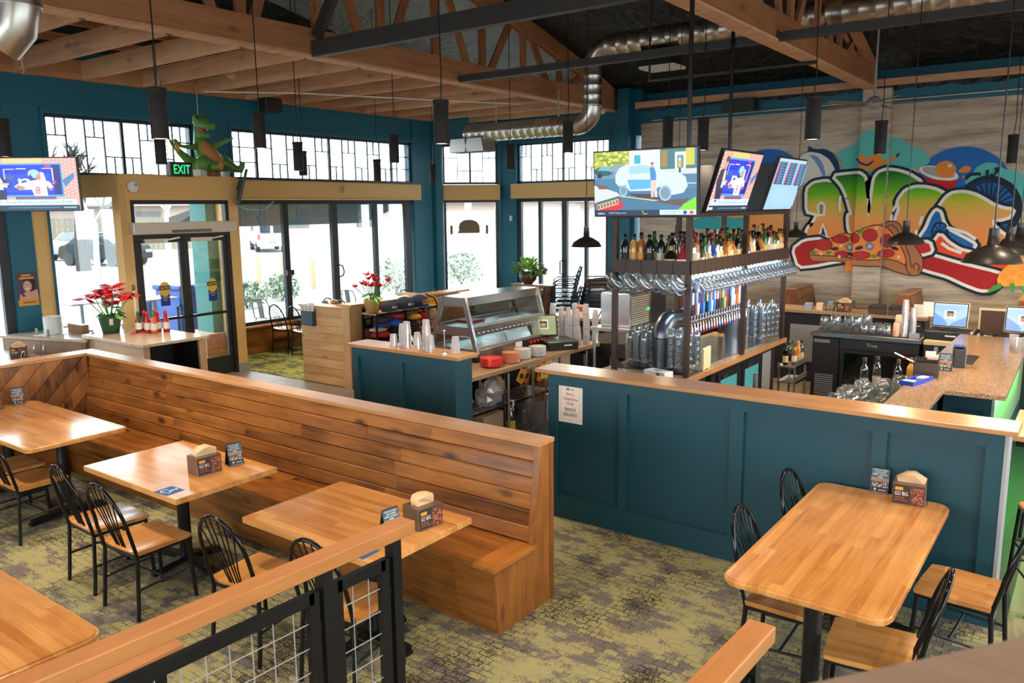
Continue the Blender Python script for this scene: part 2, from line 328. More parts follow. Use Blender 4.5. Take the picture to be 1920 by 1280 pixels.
    def mesh(s, name, mats, bev=0, seg=1):
        me = bpy.data.meshes.new(name); me.from_pydata(s.v, [], s.f)
        for m in (mats if isinstance(mats, (list, tuple)) else [mats]): me.materials.append(m)
        me.polygons.foreach_set('material_index', s.mi); me.polygons.foreach_set('use_smooth', s.sm)
        bm = bmesh.new(); bm.from_mesh(me); bmesh.ops.recalc_face_normals(bm, faces=bm.faces)
        if bev: bmesh.ops.bevel(bm, geom=bm.edges[:], offset=bev, segments=seg, affect='EDGES', clamp_overlap=True)
        bm.to_mesh(me); bm.free(); me.update()
        return me
def OB(name, me, parent=None, loc=None, rot=None):
    o = bpy.data.objects.new(name, me); COL.objects.link(o)
    if parent is not None: o.parent = parent
    if loc is not None: o.location = loc
    if rot is not None: o.rotation_euler = rot
    return o
def part(name, mb, mats, parent, label=None, bev=0, seg=1, loc=None, rot=None):
    o = OB(name, mb.mesh(name, mats, bev, seg), parent, loc, rot)
    if label: o['label'] = label
    return o
def tag(o, label, cat, group=None):
    o['label'] = label; o['category'] = cat
    if group: o['group'] = group
    return o
def thing(name, label, cat, loc=(0, 0, 0), rz=0, group=None):
    o = OB(name, None, None, loc, (0, 0, rz)); o.empty_display_size = .1
    return tag(o, label, cat, group)
def solo(name, mb, mats, label, cat, loc=(0, 0, 0), rz=0, group=None, bev=0, rot=None):
    o = OB(name, mb.mesh(name, mats, bev), None, loc, rot if rot else (0, 0, rz)); return tag(o, label, cat, group)
def struct(name, mb, mats, bev=0, parent=None):
    o = OB(name, mb.mesh(name, mats, bev), parent)
    if parent is None: o['kind'] = 'structure'
    return o
KIDS = {}
def kids(o): return [c for c in bpy.data.objects if c.parent == o]
def dup(root, loc, rz=None, label=None, group=None, tree=None):
    tr = tree if tree is not None else get_tree(root)
    r = root.copy(); COL.objects.link(r); r.location = loc
    if rz is not None:
        if isinstance(rz, (tuple, list)): r.rotation_euler = rz
        else: r.rotation_euler = (0, 0, rz)
    if label: r['label'] = label
    if group: r['group'] = group
    for c, sub in tr:
        k = c.copy(); COL.objects.link(k); k.parent = r
        for g in sub: d = g.copy(); COL.objects.link(d); d.parent = k
    return r
def get_tree(root): return [(c, kids(c)) for c in kids(root)]
def rrect(x0, x1, y0, y1, r, n=4):
    P = []
    for cx, cy, a in ((x1-r, y1-r, 0), (x0+r, y1-r, 90), (x0+r, y0+r, 180), (x1-r, y0+r, 270)):
        for i in range(n+1):
            t = math.radians(a+90*i/n); P.append((cx+r*math.cos(t), cy+r*math.sin(t)))
    return P
def ell(cx, cy, rx, ry, n=24, a=0):
    return [(cx+rx*math.cos(2*PI*i/n)*math.cos(a)-ry*math.sin(2*PI*i/n)*math.sin(a), cy+rx*math.cos(2*PI*i/n)*math.sin(a)+ry*math.sin(2*PI*i/n)*math.cos(a)) for i in range(n)]
_TX = {}
def textgeo(s, bold=False):
    "outline of a line of lettering, cap height about 0.7, starting at the origin"
    if s in _TX: return _TX[s]
    cu = bpy.data.curves.new('t', 'FONT'); cu.body = s; cu.size = 1; cu.resolution_u = 2
    o = bpy.data.objects.new('t', cu); COL.objects.link(o)
    me = bpy.data.meshes.new_from_object(o.evaluated_get(bpy.context.evaluated_depsgraph_get()))
    vs = [(v.co.x, v.co.y) for v in me.vertices]; fs = [tuple(p.vertices) for p in me.polygons]
    bpy.data.objects.remove(o); bpy.data.meshes.remove(me); bpy.data.curves.remove(cu)
    w = max([v[0] for v in vs] or [1]); _TX[s] = (vs, fs, w); return _TX[s]
class Print:
    "flat print built up in thin layers on a plane given by origin, right and up"
    def __init__(s, step=.0004): s.v = []; s.f = []; s.mi = []; s.mats = []; s.k = 0; s.step = step
    def _m(s, m):
        if m not in s.mats: s.mats.append(m)
        return s.mats.index(m)
    def raw(s, vs, fs, m):
        o = len(s.v); h = s.k*s.step; s.k += 1; i = s._m(m)
        s.v += [(p[0], p[1], h) for p in vs]
        for f in fs: s.f.append(tuple(q+o for q in f)); s.mi.append(i)
        return s
    def poly(s, P, m): return s.raw(P, [tuple(range(len(P)))], m)
    def rect(s, x0, y0, x1, y1, m): return s.poly([(x0, y0), (x1, y0), (x1, y1), (x0, y1)], m)
    def many(s, polys, m):
        vs = []; fs = []
        for P in polys: fs.append(tuple(range(len(vs), len(vs)+len(P)))); vs += P
        return s.raw(vs, fs, m)
    def stroke(s, P, w, m, closed=False):
        n = len(P); Q = []; k = n if closed else n-1; vs = []; fs = []
        for i in range(n):
            a = Vector(P[i-1] if (i > 0 or closed) else P[i]); b = Vector(P[(i+1) % n] if (i < n-1 or closed) else P[i]); d = (b-a)
            d = d.normalized() if d.length > 1e-9 else Vector((1, 0)); q = Vector((-d.y, d.x))*w/2; p = Vector(P[i]); vs += [tuple(p+q), tuple(p-q)]
        for i in range(k): a = 2*i; b = 2*((i+1) % n); fs.append((a, a+1, b+1, b))
        return s.raw(vs, fs, m)
    def text(s, t, x, y, h, m, w=None, center=True, sl=0):
        vs, fs, tw = textgeo(t); sy = h/.7; sx = sy if w is None else w/tw
        x0 = x-(tw*sx/2 if center else 0)
        return s.raw([(x0+a*sx+sl*b*sy, y+b*sy) for a, b in vs], fs, m)
    def build(s, name, parent, o, U, V, label=None, cut=None):
        o = Vector(o); U = Vector(U).normalized(); V = Vector(V).normalized(); n = U.cross(V)
        me = bpy.data.meshes.new(name); me.from_pydata([tuple(o+U*a+V*b+n*c) for a, b, c in s.v], [], s.f)
        for m in s.mats: me.materials.append(m)
        me.polygons.foreach_set('material_index', s.mi)
        bm = bmesh.new(); bm.from_mesh(me)
        bad = [f for f in bm.faces if f.normal.dot(n) < 0]; bmesh.ops.reverse_faces(bm, faces=bad)
        bmesh.ops.triangulate(bm, faces=[f for f in bm.faces if len(f.verts) > 4])
        bm.to_mesh(me); bm.free()
        ob = OB(name, me, parent)
        if label: ob['label'] = label
        return ob
_CM = {}
def flat(r, g, b, rough=.6):
    k = ('f', r, g, b, rough)
    if k not in _CM: _CM[k] = mat('print_%d_%d_%d' % (r, g, b), hexc(r, g, b), rough)
    return _CM[k]
def scr(r, g, b, s=1.0):
    k = ('s', r, g, b, s)
    if k not in _CM: _CM[k] = emi('screen_%d_%d_%d' % (r, g, b), hexc(r, g, b), s)
    return _CM[k]
ORD = ['first', 'second', 'third', 'fourth', 'fifth', 'sixth', 'seventh', 'eighth', 'ninth', 'tenth', 'eleventh', 'twelfth', 'thirteenth', 'fourteenth', 'fifteenth', 'sixteenth', 'seventeenth', 'eighteenth', 'nineteenth', 'twentieth', 'twenty-first', 'twenty-second', 'twenty-third', 'twenty-fourth', 'twenty-fifth', 'twenty-sixth', 'twenty-seventh', 'twenty-eighth', 'twenty-ninth', 'thirtieth', 'thirty-first', 'thirty-second', 'thirty-third', 'thirty-fourth']
# ================================================================== SHELL
FX = -12.5      # inner face of the street front
WY = 15.2       # inner face of the mural wall
# ---- floors
struct('floor', MB().bx(-12.75, 3.6, -5, 15.5, -.30, -.012), [mat('slab', (.2, .18, .16), .9)])
def slab(name, poly, m, lab=None): o = struct(name, MB().prism(poly, -.012, 0), [m]); return o
slab('floor_dining', [(-8.9, -5), (3.6, -5), (3.6, 5.3), (-.3, 5.3), (-.3, 5.44), (-6.1, 5.44), (-6.1, 4.22), (-8.9, 4.22)], CARPET)
slab('floor_lounge', [(-12.5, 7.86), (-8.7, 7.86), (-8.7, 15.2), (-12.5, 15.2)], CARPET2)
slab('floor_kitchen', [(-6.1, 5.44), (-.3, 5.44), (-.3, 10.6), (-8.7, 10.6), (-8.7, 7.86), (-6.1, 7.86)], KITCH)
slab('floor_back', [(-8.7, 10.6), (3.6, 10.6), (3.6, 15.2), (-8.7, 15.2)], mat('back_floor', (.20, .14, .09), .6))
def planked(name, x0, x1, y0, y1, w, ln, m, ax):
    root = struct(name, MB().bx(x0, x1, y0, y1, -.012, -.006), [BLKMATT]); rnd = random.Random(5)
    g = .003; meshes = {}
    n = int((y1-y0)/w) if ax == 'X' else int((x1-x0)/w)
    for i in range(n):
        a = (x0 if ax == 'X' else y0)-rnd.random()*ln
        end = x1 if ax == 'X' else y1
        while a < end:
            s = max(a, x0 if ax == 'X' else y0); e = min(a+ln, end)
            if e-s > .1:
                L = round(e-s-g, 3)
                if L not in meshes:
                    q = MB()
                    if ax == 'X': q.bx(0, L, 0, w-g, -.006, .0)
                    else: q.bx(0, w-g, 0, L, -.006, .0)
                    meshes[L] = q.mesh('plank', [m])
                OB('plank', meshes[L], root, (s, y0+i*w, 0) if ax == 'X' else (x0+i*w, s, 0))
            a += ln
    return root
planked('floor_entry', -12.4, -6.1, 4.22, 7.86, .19, 1.25, VINYL, 'X')
planked('floor_bar_side', -.3, 2.1, 5.3, 10.6, .19, 1.25, VINYLB, 'Y')

# ---- street front wall (x = FX)
q = MB()
q.bx(FX-.25, FX, -5, 13.35, 4.02, 4.95)                 # band above the transoms
q.bx(FX-.25, FX, -5, 5.6, 3.1, 4.02)
q.bx(FX-.25, FX, 7.98, 8.70, 3.12, 4.02)
q.bx(FX-.25, FX, -5, 3.3, -.05, 3.1); q.bx(FX-.25, FX, 3.3, 4.92, 2.72, 3.1); q.bx(FX-.25, FX, 4.97, 5.33, -.05, 3.1)

q.bx(FX-.25, FX-.15, 8.2, 13.3, 2.74, 3.12)
struct('wall_left', q, [TEAL])
q = MB(); q.bx(FX-.25, FX+.02, 13.27, 14.2, -.05, 4.95); q.tube([(FX+.05, 14.03, -.05), (FX+.05, 14.03, 4.9)], .13, 16)
struct('wall_corner_pier', q, [TEAL])
# the chamfered corner and the return window wall
A0 = Vector((FX, 14.2, 0)); A1 = Vector((FX+1.0, 15.2, 0)); AD = (A1-A0).normalized(); AN = Vector((AD.y, -AD.x, 0))
def slant(mb, t0, t1, z0, z1, d0=0, d1=.2):
    vs = [A0+AD*t+AN*(-d)+Vector((0, 0, z)) for z in (z0, z1) for d in (d1, d0) for t in (t0, t1)]
    mb.add(vs, [(0, 2, 3, 1), (4, 5, 7, 6), (0, 1, 5, 4), (2, 6, 7, 3), (0, 4, 6, 2), (1, 3, 7, 5)])
q = MB(); slant(q, 0, 1.42, 4.04, 4.95); slant(q, 0, 1.42, -.05, .42); slant(q, -.02, .05, 0, 4.95); slant(q, 1.33, 1.42, 0, 4.95); struct('wall_corner', q, [TEAL])
q = MB(); q.bx(-11.5, -11.06, WY-.02, WY+.25, -.05, 4.95); q.bx(-11.5, -7.9, WY, WY+.25, 4.04, 4.95); q.bx(-8.64, -8.0, WY-.03, WY+.25, -.05, 4.95)
q.bx(-8.3, -8.05, WY-.28, WY, -.05, 4.95); q.bx(-11.06, -8.6, WY, WY+.25, -.05, .08)
struct('wall_back_left', q, [TEAL])
# ochre headers over the glazing
q = MB(); q.bx(FX-.2, FX+.22, 8.02, 13.3, 2.78, 3.13); struct('trim_header_street', q, [TAN], .01)
q = MB(); slant(q, .04, 1.36, 2.78, 3.13, -.12, .15); struct('trim_header_corner', q, [TAN])
q = MB(); q.bx(-11.1, -8.55, WY-.2, WY+.1, 2.80, 3.13); struct('trim_header_back', q, [TAN], .01)
q = MB(); q.bx(FX, FX+.30, 7.86, 13.3, 3.13, 3.16); q.bx(FX, FX+.06, 5.55, 8.02, 3.1, 3.14); struct('trim_ledge', q, [FRBLUE])
# ochre strip and jamb left of the entry
q = MB(); q.bx(FX-.1, FX+.05, 5.30, 5.45, 0, 3.1); q.bx(FX-.12, FX+.02, 5.45, 5.50, 0, 3.1); struct('trim_ochre_strip', q, [TAN])
struct('trim_teal_jamb', MB().bx(FX-.3, FX, 5.50, 5.555, 0, 2.8), [TEAL])
# ---- entry vestibule: angled side light, front with the double door, flat top
V0 = Vector((-11.22, 5.95, 0)); V1 = Vector((FX, 5.55, 0)); VD = (V1-V0).normalized(); VL = (V1-V0).length; VN = Vector((VD.y, -VD.x, 0))
def vs_(mb, t0, t1, z0, z1, d0=-.06, d1=.06):
    vs = [V0+VD*t+VN*d+Vector((0, 0, z)) for z in (z0, z1) for d in (d0, d1) for t in (t0, t1)]
    mb.add(vs, [(0, 2, 3, 1), (4, 5, 7, 6), (0, 1, 5, 4), (2, 6, 7, 3), (0, 4, 6, 2), (1, 3, 7, 5)])
q = MB(); vs_(q, -.02, VL, 2.80, 3.10); vs_(q, -.03, .10, 0, 2.80); vs_(q, .1, VL, 0, .55)
q.bx(-11.34, -11.22, 5.95, 6.08, 0, 3.1); q.bx(-11.34, -11.22, 7.68, 7.85, 0, 3.1); q.bx(-11.34, -11.22, 6.08, 7.68, 2.76, 3.1)
q.prism([(-11.34, 7.85), (-11.30, 7.80), (-12.28, 8.14), (-12.28, 8.2)], 0, 3.1)
q.prism([(-11.20, 5.94), (-11.20, 7.86), (FX, 8.2), (FX, 5.55)], 3.08, 3.12)
struct('wall_vestibule', q, [TAN])
struct('baseboard_vestibule', MB().bx(-11.36, -11.205, 7.67, 7.87, 0, .14), [GREYPL])
q = MB(); q.bx(-11.22, -11.19, 5.95, 7.87, 3.04, 3.10); q.bx(-11.22, -11.195, 5.95, 7.86, 2.99, 3.04); struct('trim_vestibule', q, [TAN])

def flatpane2(mb, d, n, u0, u1, z0, z1, t=.006):
    vs = [d*u+n*s*t/2+Vector((0, 0, z)) for z in (z0, z1) for s in (-1, 1) for u in (u0, u1)]
    mb.add(vs, [(0, 2, 3, 1), (4, 5, 7, 6), (0, 1, 5, 4), (2, 6, 7, 3), (0, 4, 6, 2), (1, 3, 7, 5)])
# ---- transom windows: every pane its own piece between thin muntins
def transom(name, a, b, z0, z1, pat, thick=()):
    a = Vector(a); b = Vector(b); L = (b-a).length; d = (b-a)/L; n = Vector((d.y, -d.x, 0))
    root = OB(name, None); root['kind'] = 'structure'; root.location = a
    up = Vector((0, 0, 1)); fw = .05
    fr = MB(); H = z1
    for (u0, w0, u1, w1) in ((0, z0+fw/2, L, z0+fw/2), (0, z1-fw/2, L, z1-fw/2), (fw/2, z0, fw/2, z1), (L-fw/2, z0, L-fw/2, z1)):
        fr.bar(d*u0+up*w0, d*u1+up*w1, fw, .10, n)
    part('frame', fr, [FRBLUE], root)
    tot = sum(1.5 if c == 'G' else 1 for c in pat); cw = (L-2*fw)/tot; u = fw; cells = []; mu = MB(); zz0 = z0+fw; zz1 = z1-fw; h = zz1-zz0
    for i, c in enumerate(pat):
        w = cw*(1.5 if c == 'G' else 1)
        if i: mu.bar(d*u+up*zz0, d*u+up*zz1, .045 if i in thick else .020, .05 if i in thick else .03, n)
        if c == 'U':
            zc = zz1-.32*h; mu.bar(d*u+up*zc, d*(u+w)+up*zc, .018, .03, n); mu.bar(d*(u+w/2)+up*zc, d*(u+w/2)+up*zz1, .016, .03, n)
            cells += [(u, zz0, w, zc-zz0), (u, zc, w/2, zz1-zc), (u+w/2, zc, w/2, zz1-zc)]
        elif c == 'D':
            zc = zz0+.32*h; mu.bar(d*u+up*zc, d*(u+w)+up*zc, .018, .03, n); mu.bar(d*(u+w/2)+up*zc, d*(u+w/2)+up*zz0, .016, .03, n)
            cells += [(u, zc, w, zz1-zc), (u, zz0, w/2, zc-zz0), (u+w/2, zz0, w/2, zc-zz0)]
        else:
            for k in (1, 2): mu.bar(d*u+up*(zz0+h*k/3), d*(u+w)+up*(zz0+h*k/3), .018, .03, n)
            mu.bar(d*(u+w/3)+up*zz0, d*(u+w/3)+up*zz1, .016, .03, n)
            for k in range(3): cells += [(u, zz0+h*k/3, w/3, h/3), (u+w/3, zz0+h*k/3, w*2/3, h/3)]
        u += w
    part('muntin', mu, [DBRONZE], root)
    for (u0, w0, w, hh) in cells:
        p = MB(); flatpane2(p, d, n, u0+.008, u0+w-.008, w0+.008, w0+hh-.008)
        part('pane', p, [PANE], root)
    return root
transom('window_1', (FX-.1, 5.60, 0), (FX-.1, 7.98, 0), 3.14, 4.02, 'UDUDDUDU', (4,))
transom('window_2', (FX-.1, 8.70, 0), (FX-.1, 13.27, 0), 3.14, 4.02, 'GUDUDUDUDUDG', (1, 6, 11))
transom('window_3', tuple(A0+AD*.05-AN*.1), tuple(A0+AD*1.33-AN*.1), 3.14, 4.04, 'UDDU', (2,))
transom('window_4', (-11.06, WY+.1, 0), (-8.64, WY+.1, 0), 3.14, 4.04, 'UDUDDUDU', (4,))
q = MB()
for y0, y1 in ((5.55, 8.03), (8.65, 13.32)): q.bx(FX, FX+.05, y0, y1, 4.02, 4.09); q.bx(FX, FX+.03, y0, y0+.05, 3.14, 4.02); q.bx(FX, FX+.03, y1-.05, y1, 3.14, 4.02)
q.bx(-11.1, -8.6, WY-.05, WY, 4.03, 4.1)
struct('trim_window_casing', q, [TEAL])
# ---- ground level glazing
def bays(name, a, b, z0, z1, cuts, fw=.06, dep=.08, m=None, top=None):
    a = Vector(a); b = Vector(b); L = (b-a).length; d = (b-a)/L; n = Vector((d.y, -d.x, 0)); up = Vector((0, 0, 1)); m = m or DBRONZE
    root = OB(name, None); root['kind'] = 'structure'; root.location = a
    fr = MB()
    for z in (z0+fw/2, z1-fw/2): fr.bar(up*z, d*L+up*z, fw, dep, n)
    part('frame', fr, [m], root)
    for u, w in cuts: part('mullion', MB().bar(d*u+up*(z0+fw), d*u+up*(z1-fw), dep, w, d), [m], root)
    us = [c[0] for c in cuts]
    for i in range(len(us)-1):
        p = MB(); w0 = cuts[i][1]/2; w1 = cuts[i+1][1]/2; flatpane2(p, d, n, us[i]+w0, us[i+1]-w1, z0+fw, z1-fw); part('pane', p, [PANE], root)
    return root, d, n
Y0 = 8.2
r, d, n = bays('window_5', (FX-.08, Y0, 0), (FX-.08, 13.27, 0), .50, 2.78, [(.04, .08), (9.80-Y0, .12), (11.0-Y0, .15), (12.14-Y0, .10), (13.13-Y0, .18)], .07)
g = MB(); g.cb((.08, 9.80-Y0, 1.42), (.06, .16, .10)); part('lock', g, [BLKPL], r)
g = MB(); g.tube([(.06, 11.05-Y0, 1.25), (.16, 11.05-Y0, 1.27), (.17, 11.08-Y0, 1.35), (.16, 11.05-Y0, 1.47), (.06, 11.05-Y0, 1.49)], .014); part('pull_handle', g, [BLACK], r)
r, d, n = bays('window_6', tuple(A0+AD*.05-AN*.06), tuple(A0+AD*1.33-AN*.06), .42, 2.78, [(.03, .06), (1.25, .06)], .06)
r, d, n = bays('window_7', (-11.06, WY+.06, 0), (-8.64, WY+.06, 0), .08, 2.80, [(.05, .1), (.62, .08), (1.28, .13), (1.84, .07), (2.38, .08)], .08)
g = MB(); g.tube([(1.24, -.05, 1.1), (1.24, -.15, 1.12), (1.24, -.15, 1.4), (1.24, -.05, 1.42)], .014); part('pull_handle', g, [BLACK], r)
r, d, n = bays('window_8', (FX-.08, 3.3, 0), (FX-.08, 4.97, 0), .05, 2.72, [(.05, .1), (.8, .08), (1.60, .13)], .08)
vroot = OB('window_9', None, None, V0); vroot['kind'] = 'structure'
p = MB(); flatpane2(p, VD, VN, .1, VL-.02, .55, 2.80); part('pane', p, [PANE], vroot)
# ---- entry door
door = OB('door_1', None, None, (-11.28, 6.08, 0)); door['kind'] = 'structure'
q = MB(); q.bx(-.05, .05, 0, .06, 0, 2.76); q.bx(-.05, .05, 1.54, 1.60, 0, 2.76); q.bx(-.05, .05, .06, 1.54, 2.70, 2.76); q.bx(-.05, .05, .06, 1.54, 2.22, 2.29); part('frame', q, [DBRONZE], door)
p = MB(); flatpane2(p, Vector((0, 1, 0)), Vector((1, 0, 0)), .06, 1.54, 2.29, 2.70); part('pane', p, [PANE], door)
for k, (y0, y1) in enumerate(((.065, .797), (.803, 1.535))):
    lf = MB(); lf.bx(-.025, .025, y0, y0+.07, .01, 2.22); lf.bx(-.025, .025, y1-.07, y1, .01, 2.22); lf.bx(-.025, .025, y0+.07, y1-.07, .01, .30); lf.bx(-.025, .025, y0+.07, y1-.07, 2.14, 2.22)
    L = part('door_leaf', lf, [DBRONZE], door)
    p = MB(); flatpane2(p, Vector((0, 1, 0)), Vector((1, 0, 0)), y0+.07, y1-.07, .30, 2.14); part('pane', p, [PANE], L)
    b = MB(); b.bx(.03, .075, y0+.03, y1-.03, .99, 1.03); part('push_bar', b, [BLACK], L)
    b = MB(); b.tube([(-.03, (y1-.1 if k == 0 else y0+.1), .75), (-.1, (y1-.1 if k == 0 else y0+.1), .78), (-.1, (y1-.1 if k == 0 else y0+.1), 1.15), (-.03, (y1-.1 if k == 0 else y0+.1), 1.18)], .016); part('pull_handle', b, [BLACK], L)
    pr = Print(); yc = (y0+y1)/2+(.02 if k == 0 else .08)
    pr.rect(yc-.075, 1.20, yc+.075, 1.38, flat(20, 45, 120)); pr.poly(ell(yc, 1.45, .09, .11), flat(226, 180, 60)); pr.rect(yc-.092, 1.44, yc+.092, 1.50, flat(15, 15, 15))
    pr.text('CAUTION', yc, 1.453, .034, flat(240, 235, 215), .16); pr.text('AUTOMATIC', yc, 1.315, .018, flat(230, 235, 240), .12); pr.text('DOOR', yc, 1.28, .018, flat(230, 235, 240), .06)
    pr.build('sticker', L, (.006, 0, 0), (0, 1, 0), (0, 0, 1), 'round caution sticker on glass')
    c = MB(); c.bx(.03, .07, y0+.1, y0+.46, 2.14, 2.20); c.bar((.06, y0+.4, 2.17), (.09, y0+.64, 2.21), .02, .02); part('door_closer', c, [ALU], L)
q = MB(); q.bx(-11.22, -11.10, 6.04, 7.72, 2.27, 2.44)
hd = solo('door_operator', q, [mat('pale_bronze_metal', (.62, .56, .48), .45, .5)], 'pale metal operator box across the top of the entry doors', 'door operator', bev=.006)
hd['kind'] = 'structure'
del hd['category']; hd.name = 'trim_door_operator'
pr = Print(); pr.rect(6.62, 2.285, 7.27, 2.325, flat(25, 22, 20)); pr.text('THIS DOOR TO REMAIN UNLOCKED WHENEVER THE BUILDING IS OCCUPIED', 6.945, 2.295, .018, flat(235, 225, 205), .62)
pr.build('notice', hd, (-11.098, 0, 0), (0, 1, 0), (0, 0, 1))
# ---- low pine wall under the street windows
root = struct('wall_wainscot', MB().bx(FX-.15, FX+.06, 8.02, 13.3, 0, .48), [BLKMATT])
for i in range(4):
    for y0, y1 in ((8.03, 10.2), (10.2, 11.7), (11.7, 13.29)): part('plank', MB().bx(FX+.06, FX+.078, y0+.002, y1-.002, .01+i*.118, .124+i*.118), [BENCHY], root)
part('sill', MB().bx(FX-.1, FX+.12, 8.02, 13.3, .48, .51), [OAKY], root)
# ---- mural wall: board-marked concrete, pilaster, teal band
q = MB(); rnd = random.Random(3); z = -.05; k = 0
while z < 4.26:
    h = min(.19+rnd.random()*.06, 4.26-z+.0001); q.bx(-7.9, 3.6, WY+.024, WY+.25, z, z+.006); z += .006
    q.bx(-7.9, 3.6, WY+rnd.random()*.02, WY+.25, z, z+h); z += h; k += 1
wall = struct('wall_right', q, [CONC])
q = MB(); q.bx(-3.60, -3.14, WY-.15, WY+.1, -.05, 4.52)
struct('wall_pilaster', q, [CONC])
struct('wall_right_band', MB().bx(-7.9, -3.60, WY-.01, WY+.25, 4.26, 4.60).bx(-3.14, 3.6, WY-.01, WY+.25, 4.26, 4.60), [TEAL])
struct('trim_ledger', MB().bx(-8.0, 3.6, WY-.09, WY, 4.55, 4.68), [JOIST])
q = MB(); rnd = random.Random(9); x = -7.9; T = []; B = []
while x < 3.6: T.append((x, 4.56)); B.append((x, 4.47+rnd.random()*.06)); x += .12
q.prism(T+B[::-1], WY-.1, WY-.085, 'y'); struct('trim_torn_membrane', q, [FILMB])
# unseen sides of the room; openings added and sized to let in fill light
struct('wall_behind', MB().bx(-12.75, 3.85, -5.25, -5, 0, .9).bx(-12.75, 3.85, -5.25, -5, 4.0, 7).bx(-12.75, -11.6, -5.25, -5, .9, 4.0).bx(2.4, 3.85, -5.25, -5, .9, 4.0), [CREAM])
struct('wall_far_right', MB().bx(3.6, 3.85, -5, 15.5, 0, .9).bx(3.6, 3.85, -5, 15.5, 3.6, 7).bx(3.6, 3.85, -5, -2, .9, 3.6).bx(3.6, 3.85, 12, 15.5, .9, 3.6), [CREAM])
struct('wall_gable', MB().bx(-12.75, 3.85, 15.45, 15.6, 4.5, 5.2), [TEAL])

# ================================================================== ROOF
def arch(y): return 6.9-.0131*(y-3)**2
def shell(x0, x1, m, name):
    q = MB(); Y = [-5.2+i*(15.5+5.2)/40 for i in range(41)]
    P = [(y, arch(y)) for y in Y]+[(y, arch(y)+.15) for y in Y[::-1]]
    for i in range(40):
        a, b = Y[i], Y[i+1]; vs = [(x, y, arch(y)+o) for o in (0, .15) for y in (a, b) for x in (x0, x1)]
        q.add(vs, [(0, 2, 3, 1), (4, 5, 7, 6), (0, 1, 5, 4), (2, 6, 7, 3), (0, 4, 6, 2), (1, 3, 7, 5)])
    return struct(name, q, [m])
shell(-12.75, -8.45, FILMG, 'ceiling'); shell(-8.45, 3.85, FILMB, 'ceiling_bar')
struct('wall_above_front', MB().bx(FX-.25, FX-.05, -5, 15.2, 4.9, 6.95), [FILMB])
# joists between the first truss and the street wall, one object each
for i in range(13):
    y = 3.37+.945*i
    o = solo('ceiling_joist', MB().bx(-12.42, -8.56, -.035, .035, 4.53, 4.79), [JOIST], 'rough timber joist, %s from the left of those over the entry' % ORD[i] if i else 'rough timber joist, leftmost of those over the entry', 'joist', (0, y, 0), group='ceiling joists over the street windows')
struct('trim_rim_board', MB().bx(-12.5, -12.42, -5, 15.2, 4.52, 4.80), [BEAMY])
for i, x in enumerate((-11.4, -10.3, -9.3)):
    solo('purlin', MB().bx(x-.04, x+.04, 2, 15.0, 4.83, 4.93), [BEAMY], ['roof purlin nearest the street wall', 'middle roof purlin over the joists', 'roof purlin nearest the first truss'][i], 'purlin', group='purlins above the joists')
solo('wood_block', MB().bar((-10.9, 7.19, 4.78), (-10.6, 7.5, 4.54), .03, .1), [JOIST], 'short slanted board nailed between two joists', 'board')
# bowstring trusses
def truss(x, label, ys):
    t = thing('roof_truss', label, 'truss', (x, 0, 0), group='bowstring roof trusses')
    b = MB(); b.bx(.03, .085, -5, 15.18, 4.56, 4.88); b.bx(-.085, -.03, -5, 15.18, 4.56, 4.88); part('bottom_chord', b, [BEAMY], t)
    part('chord_plate', MB().bx(-.11, .11, -5, 15.15, 4.53, 4.56), [JOIST], t)
    b = MB(); Y = [-5+i*20/30 for i in range(31)]
    for s in (-1, 1):
        for a, c in zip(Y, Y[1:]): b.bar((s*.055, a, arch(a)-.16), (s*.055, c, arch(c)-.16), .05, .26)
    part('top_chord', b, [BEAMY], t)
    k = 0; y = -4.2
    while y < 14.6:
        h = arch(y)-.2
        if h > 5.0:
            part('web_post', MB().bar((0, y, 4.6), (0, y, h), .055, .14, (0, 1, 0)), [WEB], t)
            y2 = y+.95
            if arch(y2)-.2 > 5.0:
                a, c = ((y+.15, 4.75), (y2-.2, arch(y2)-.25)) if k % 2 else ((y2-.15, 4.75), (y+.2, arch(y)-.25))
                part('web_brace', MB().bar((0, a[0], a[1]), (0, c[0], c[1]), .05, .13, (0, 1, 0)), [WEB], t)
        y += 1.15; k += 1
    return t
truss(-8.5, 'brown bowstring timber truss on the left, ending behind the steel duct', None)
truss(-3.5, 'brown bowstring timber truss at upper right, ending at the concrete pilaster', None)
# black cross beams
solo('cross_beam', MB().bx(-8.38, -3.6, 7.10, 7.20, 4.52, 4.72), [DARKBEAM], 'thick black-painted cross beam joining the two trusses', 'beam')
solo('cross_beam', MB().bx(-8.38, 3.5, 10.0, 10.10, 4.535, 4.635), [DARKBEAM], 'thin black-painted cross beam running on past the right truss', 'beam')
solo('cross_beam', MB().bx(-3.42, 3.5, 7.30, 7.40, 4.53, 4.70), [DARKBEAM], 'black cross beam at upper right corner under silver duct', 'beam')
solo('knee_brace', MB().bar((-8.3, 7.12, 4.75), (-7.75, 7.12, 5.45), .08, .14), [DARKBEAM], 'black diagonal brace rising from left end of thick black beam', 'brace')
solo('sprinkler_pipe', MB().tube([(-3.39, 11.6, 4.5), (-5.9, 11.6, 4.5), (-5.9, 11.6, 5.9)], .025), [DARKBEAM], 'thin black sprinkler pipe high between the trusses', 'pipe')
solo('conduit', MB().tube([(-12.0, 7.9, 4.50), (-10.9, 9.0, 4.49), (-9.6, 11.2, 4.47), (-8.9, 12.4, 4.47)], .012), [WHITE], 'white conduit slung under the joists over the street windows', 'conduit')
solo('conduit', MB().tube([(-7.6, 15.12, 4.30), (3.4, 15.12, 4.36)], .014), [ALU], 'thin grey conduit along top of the mural wall', 'conduit')
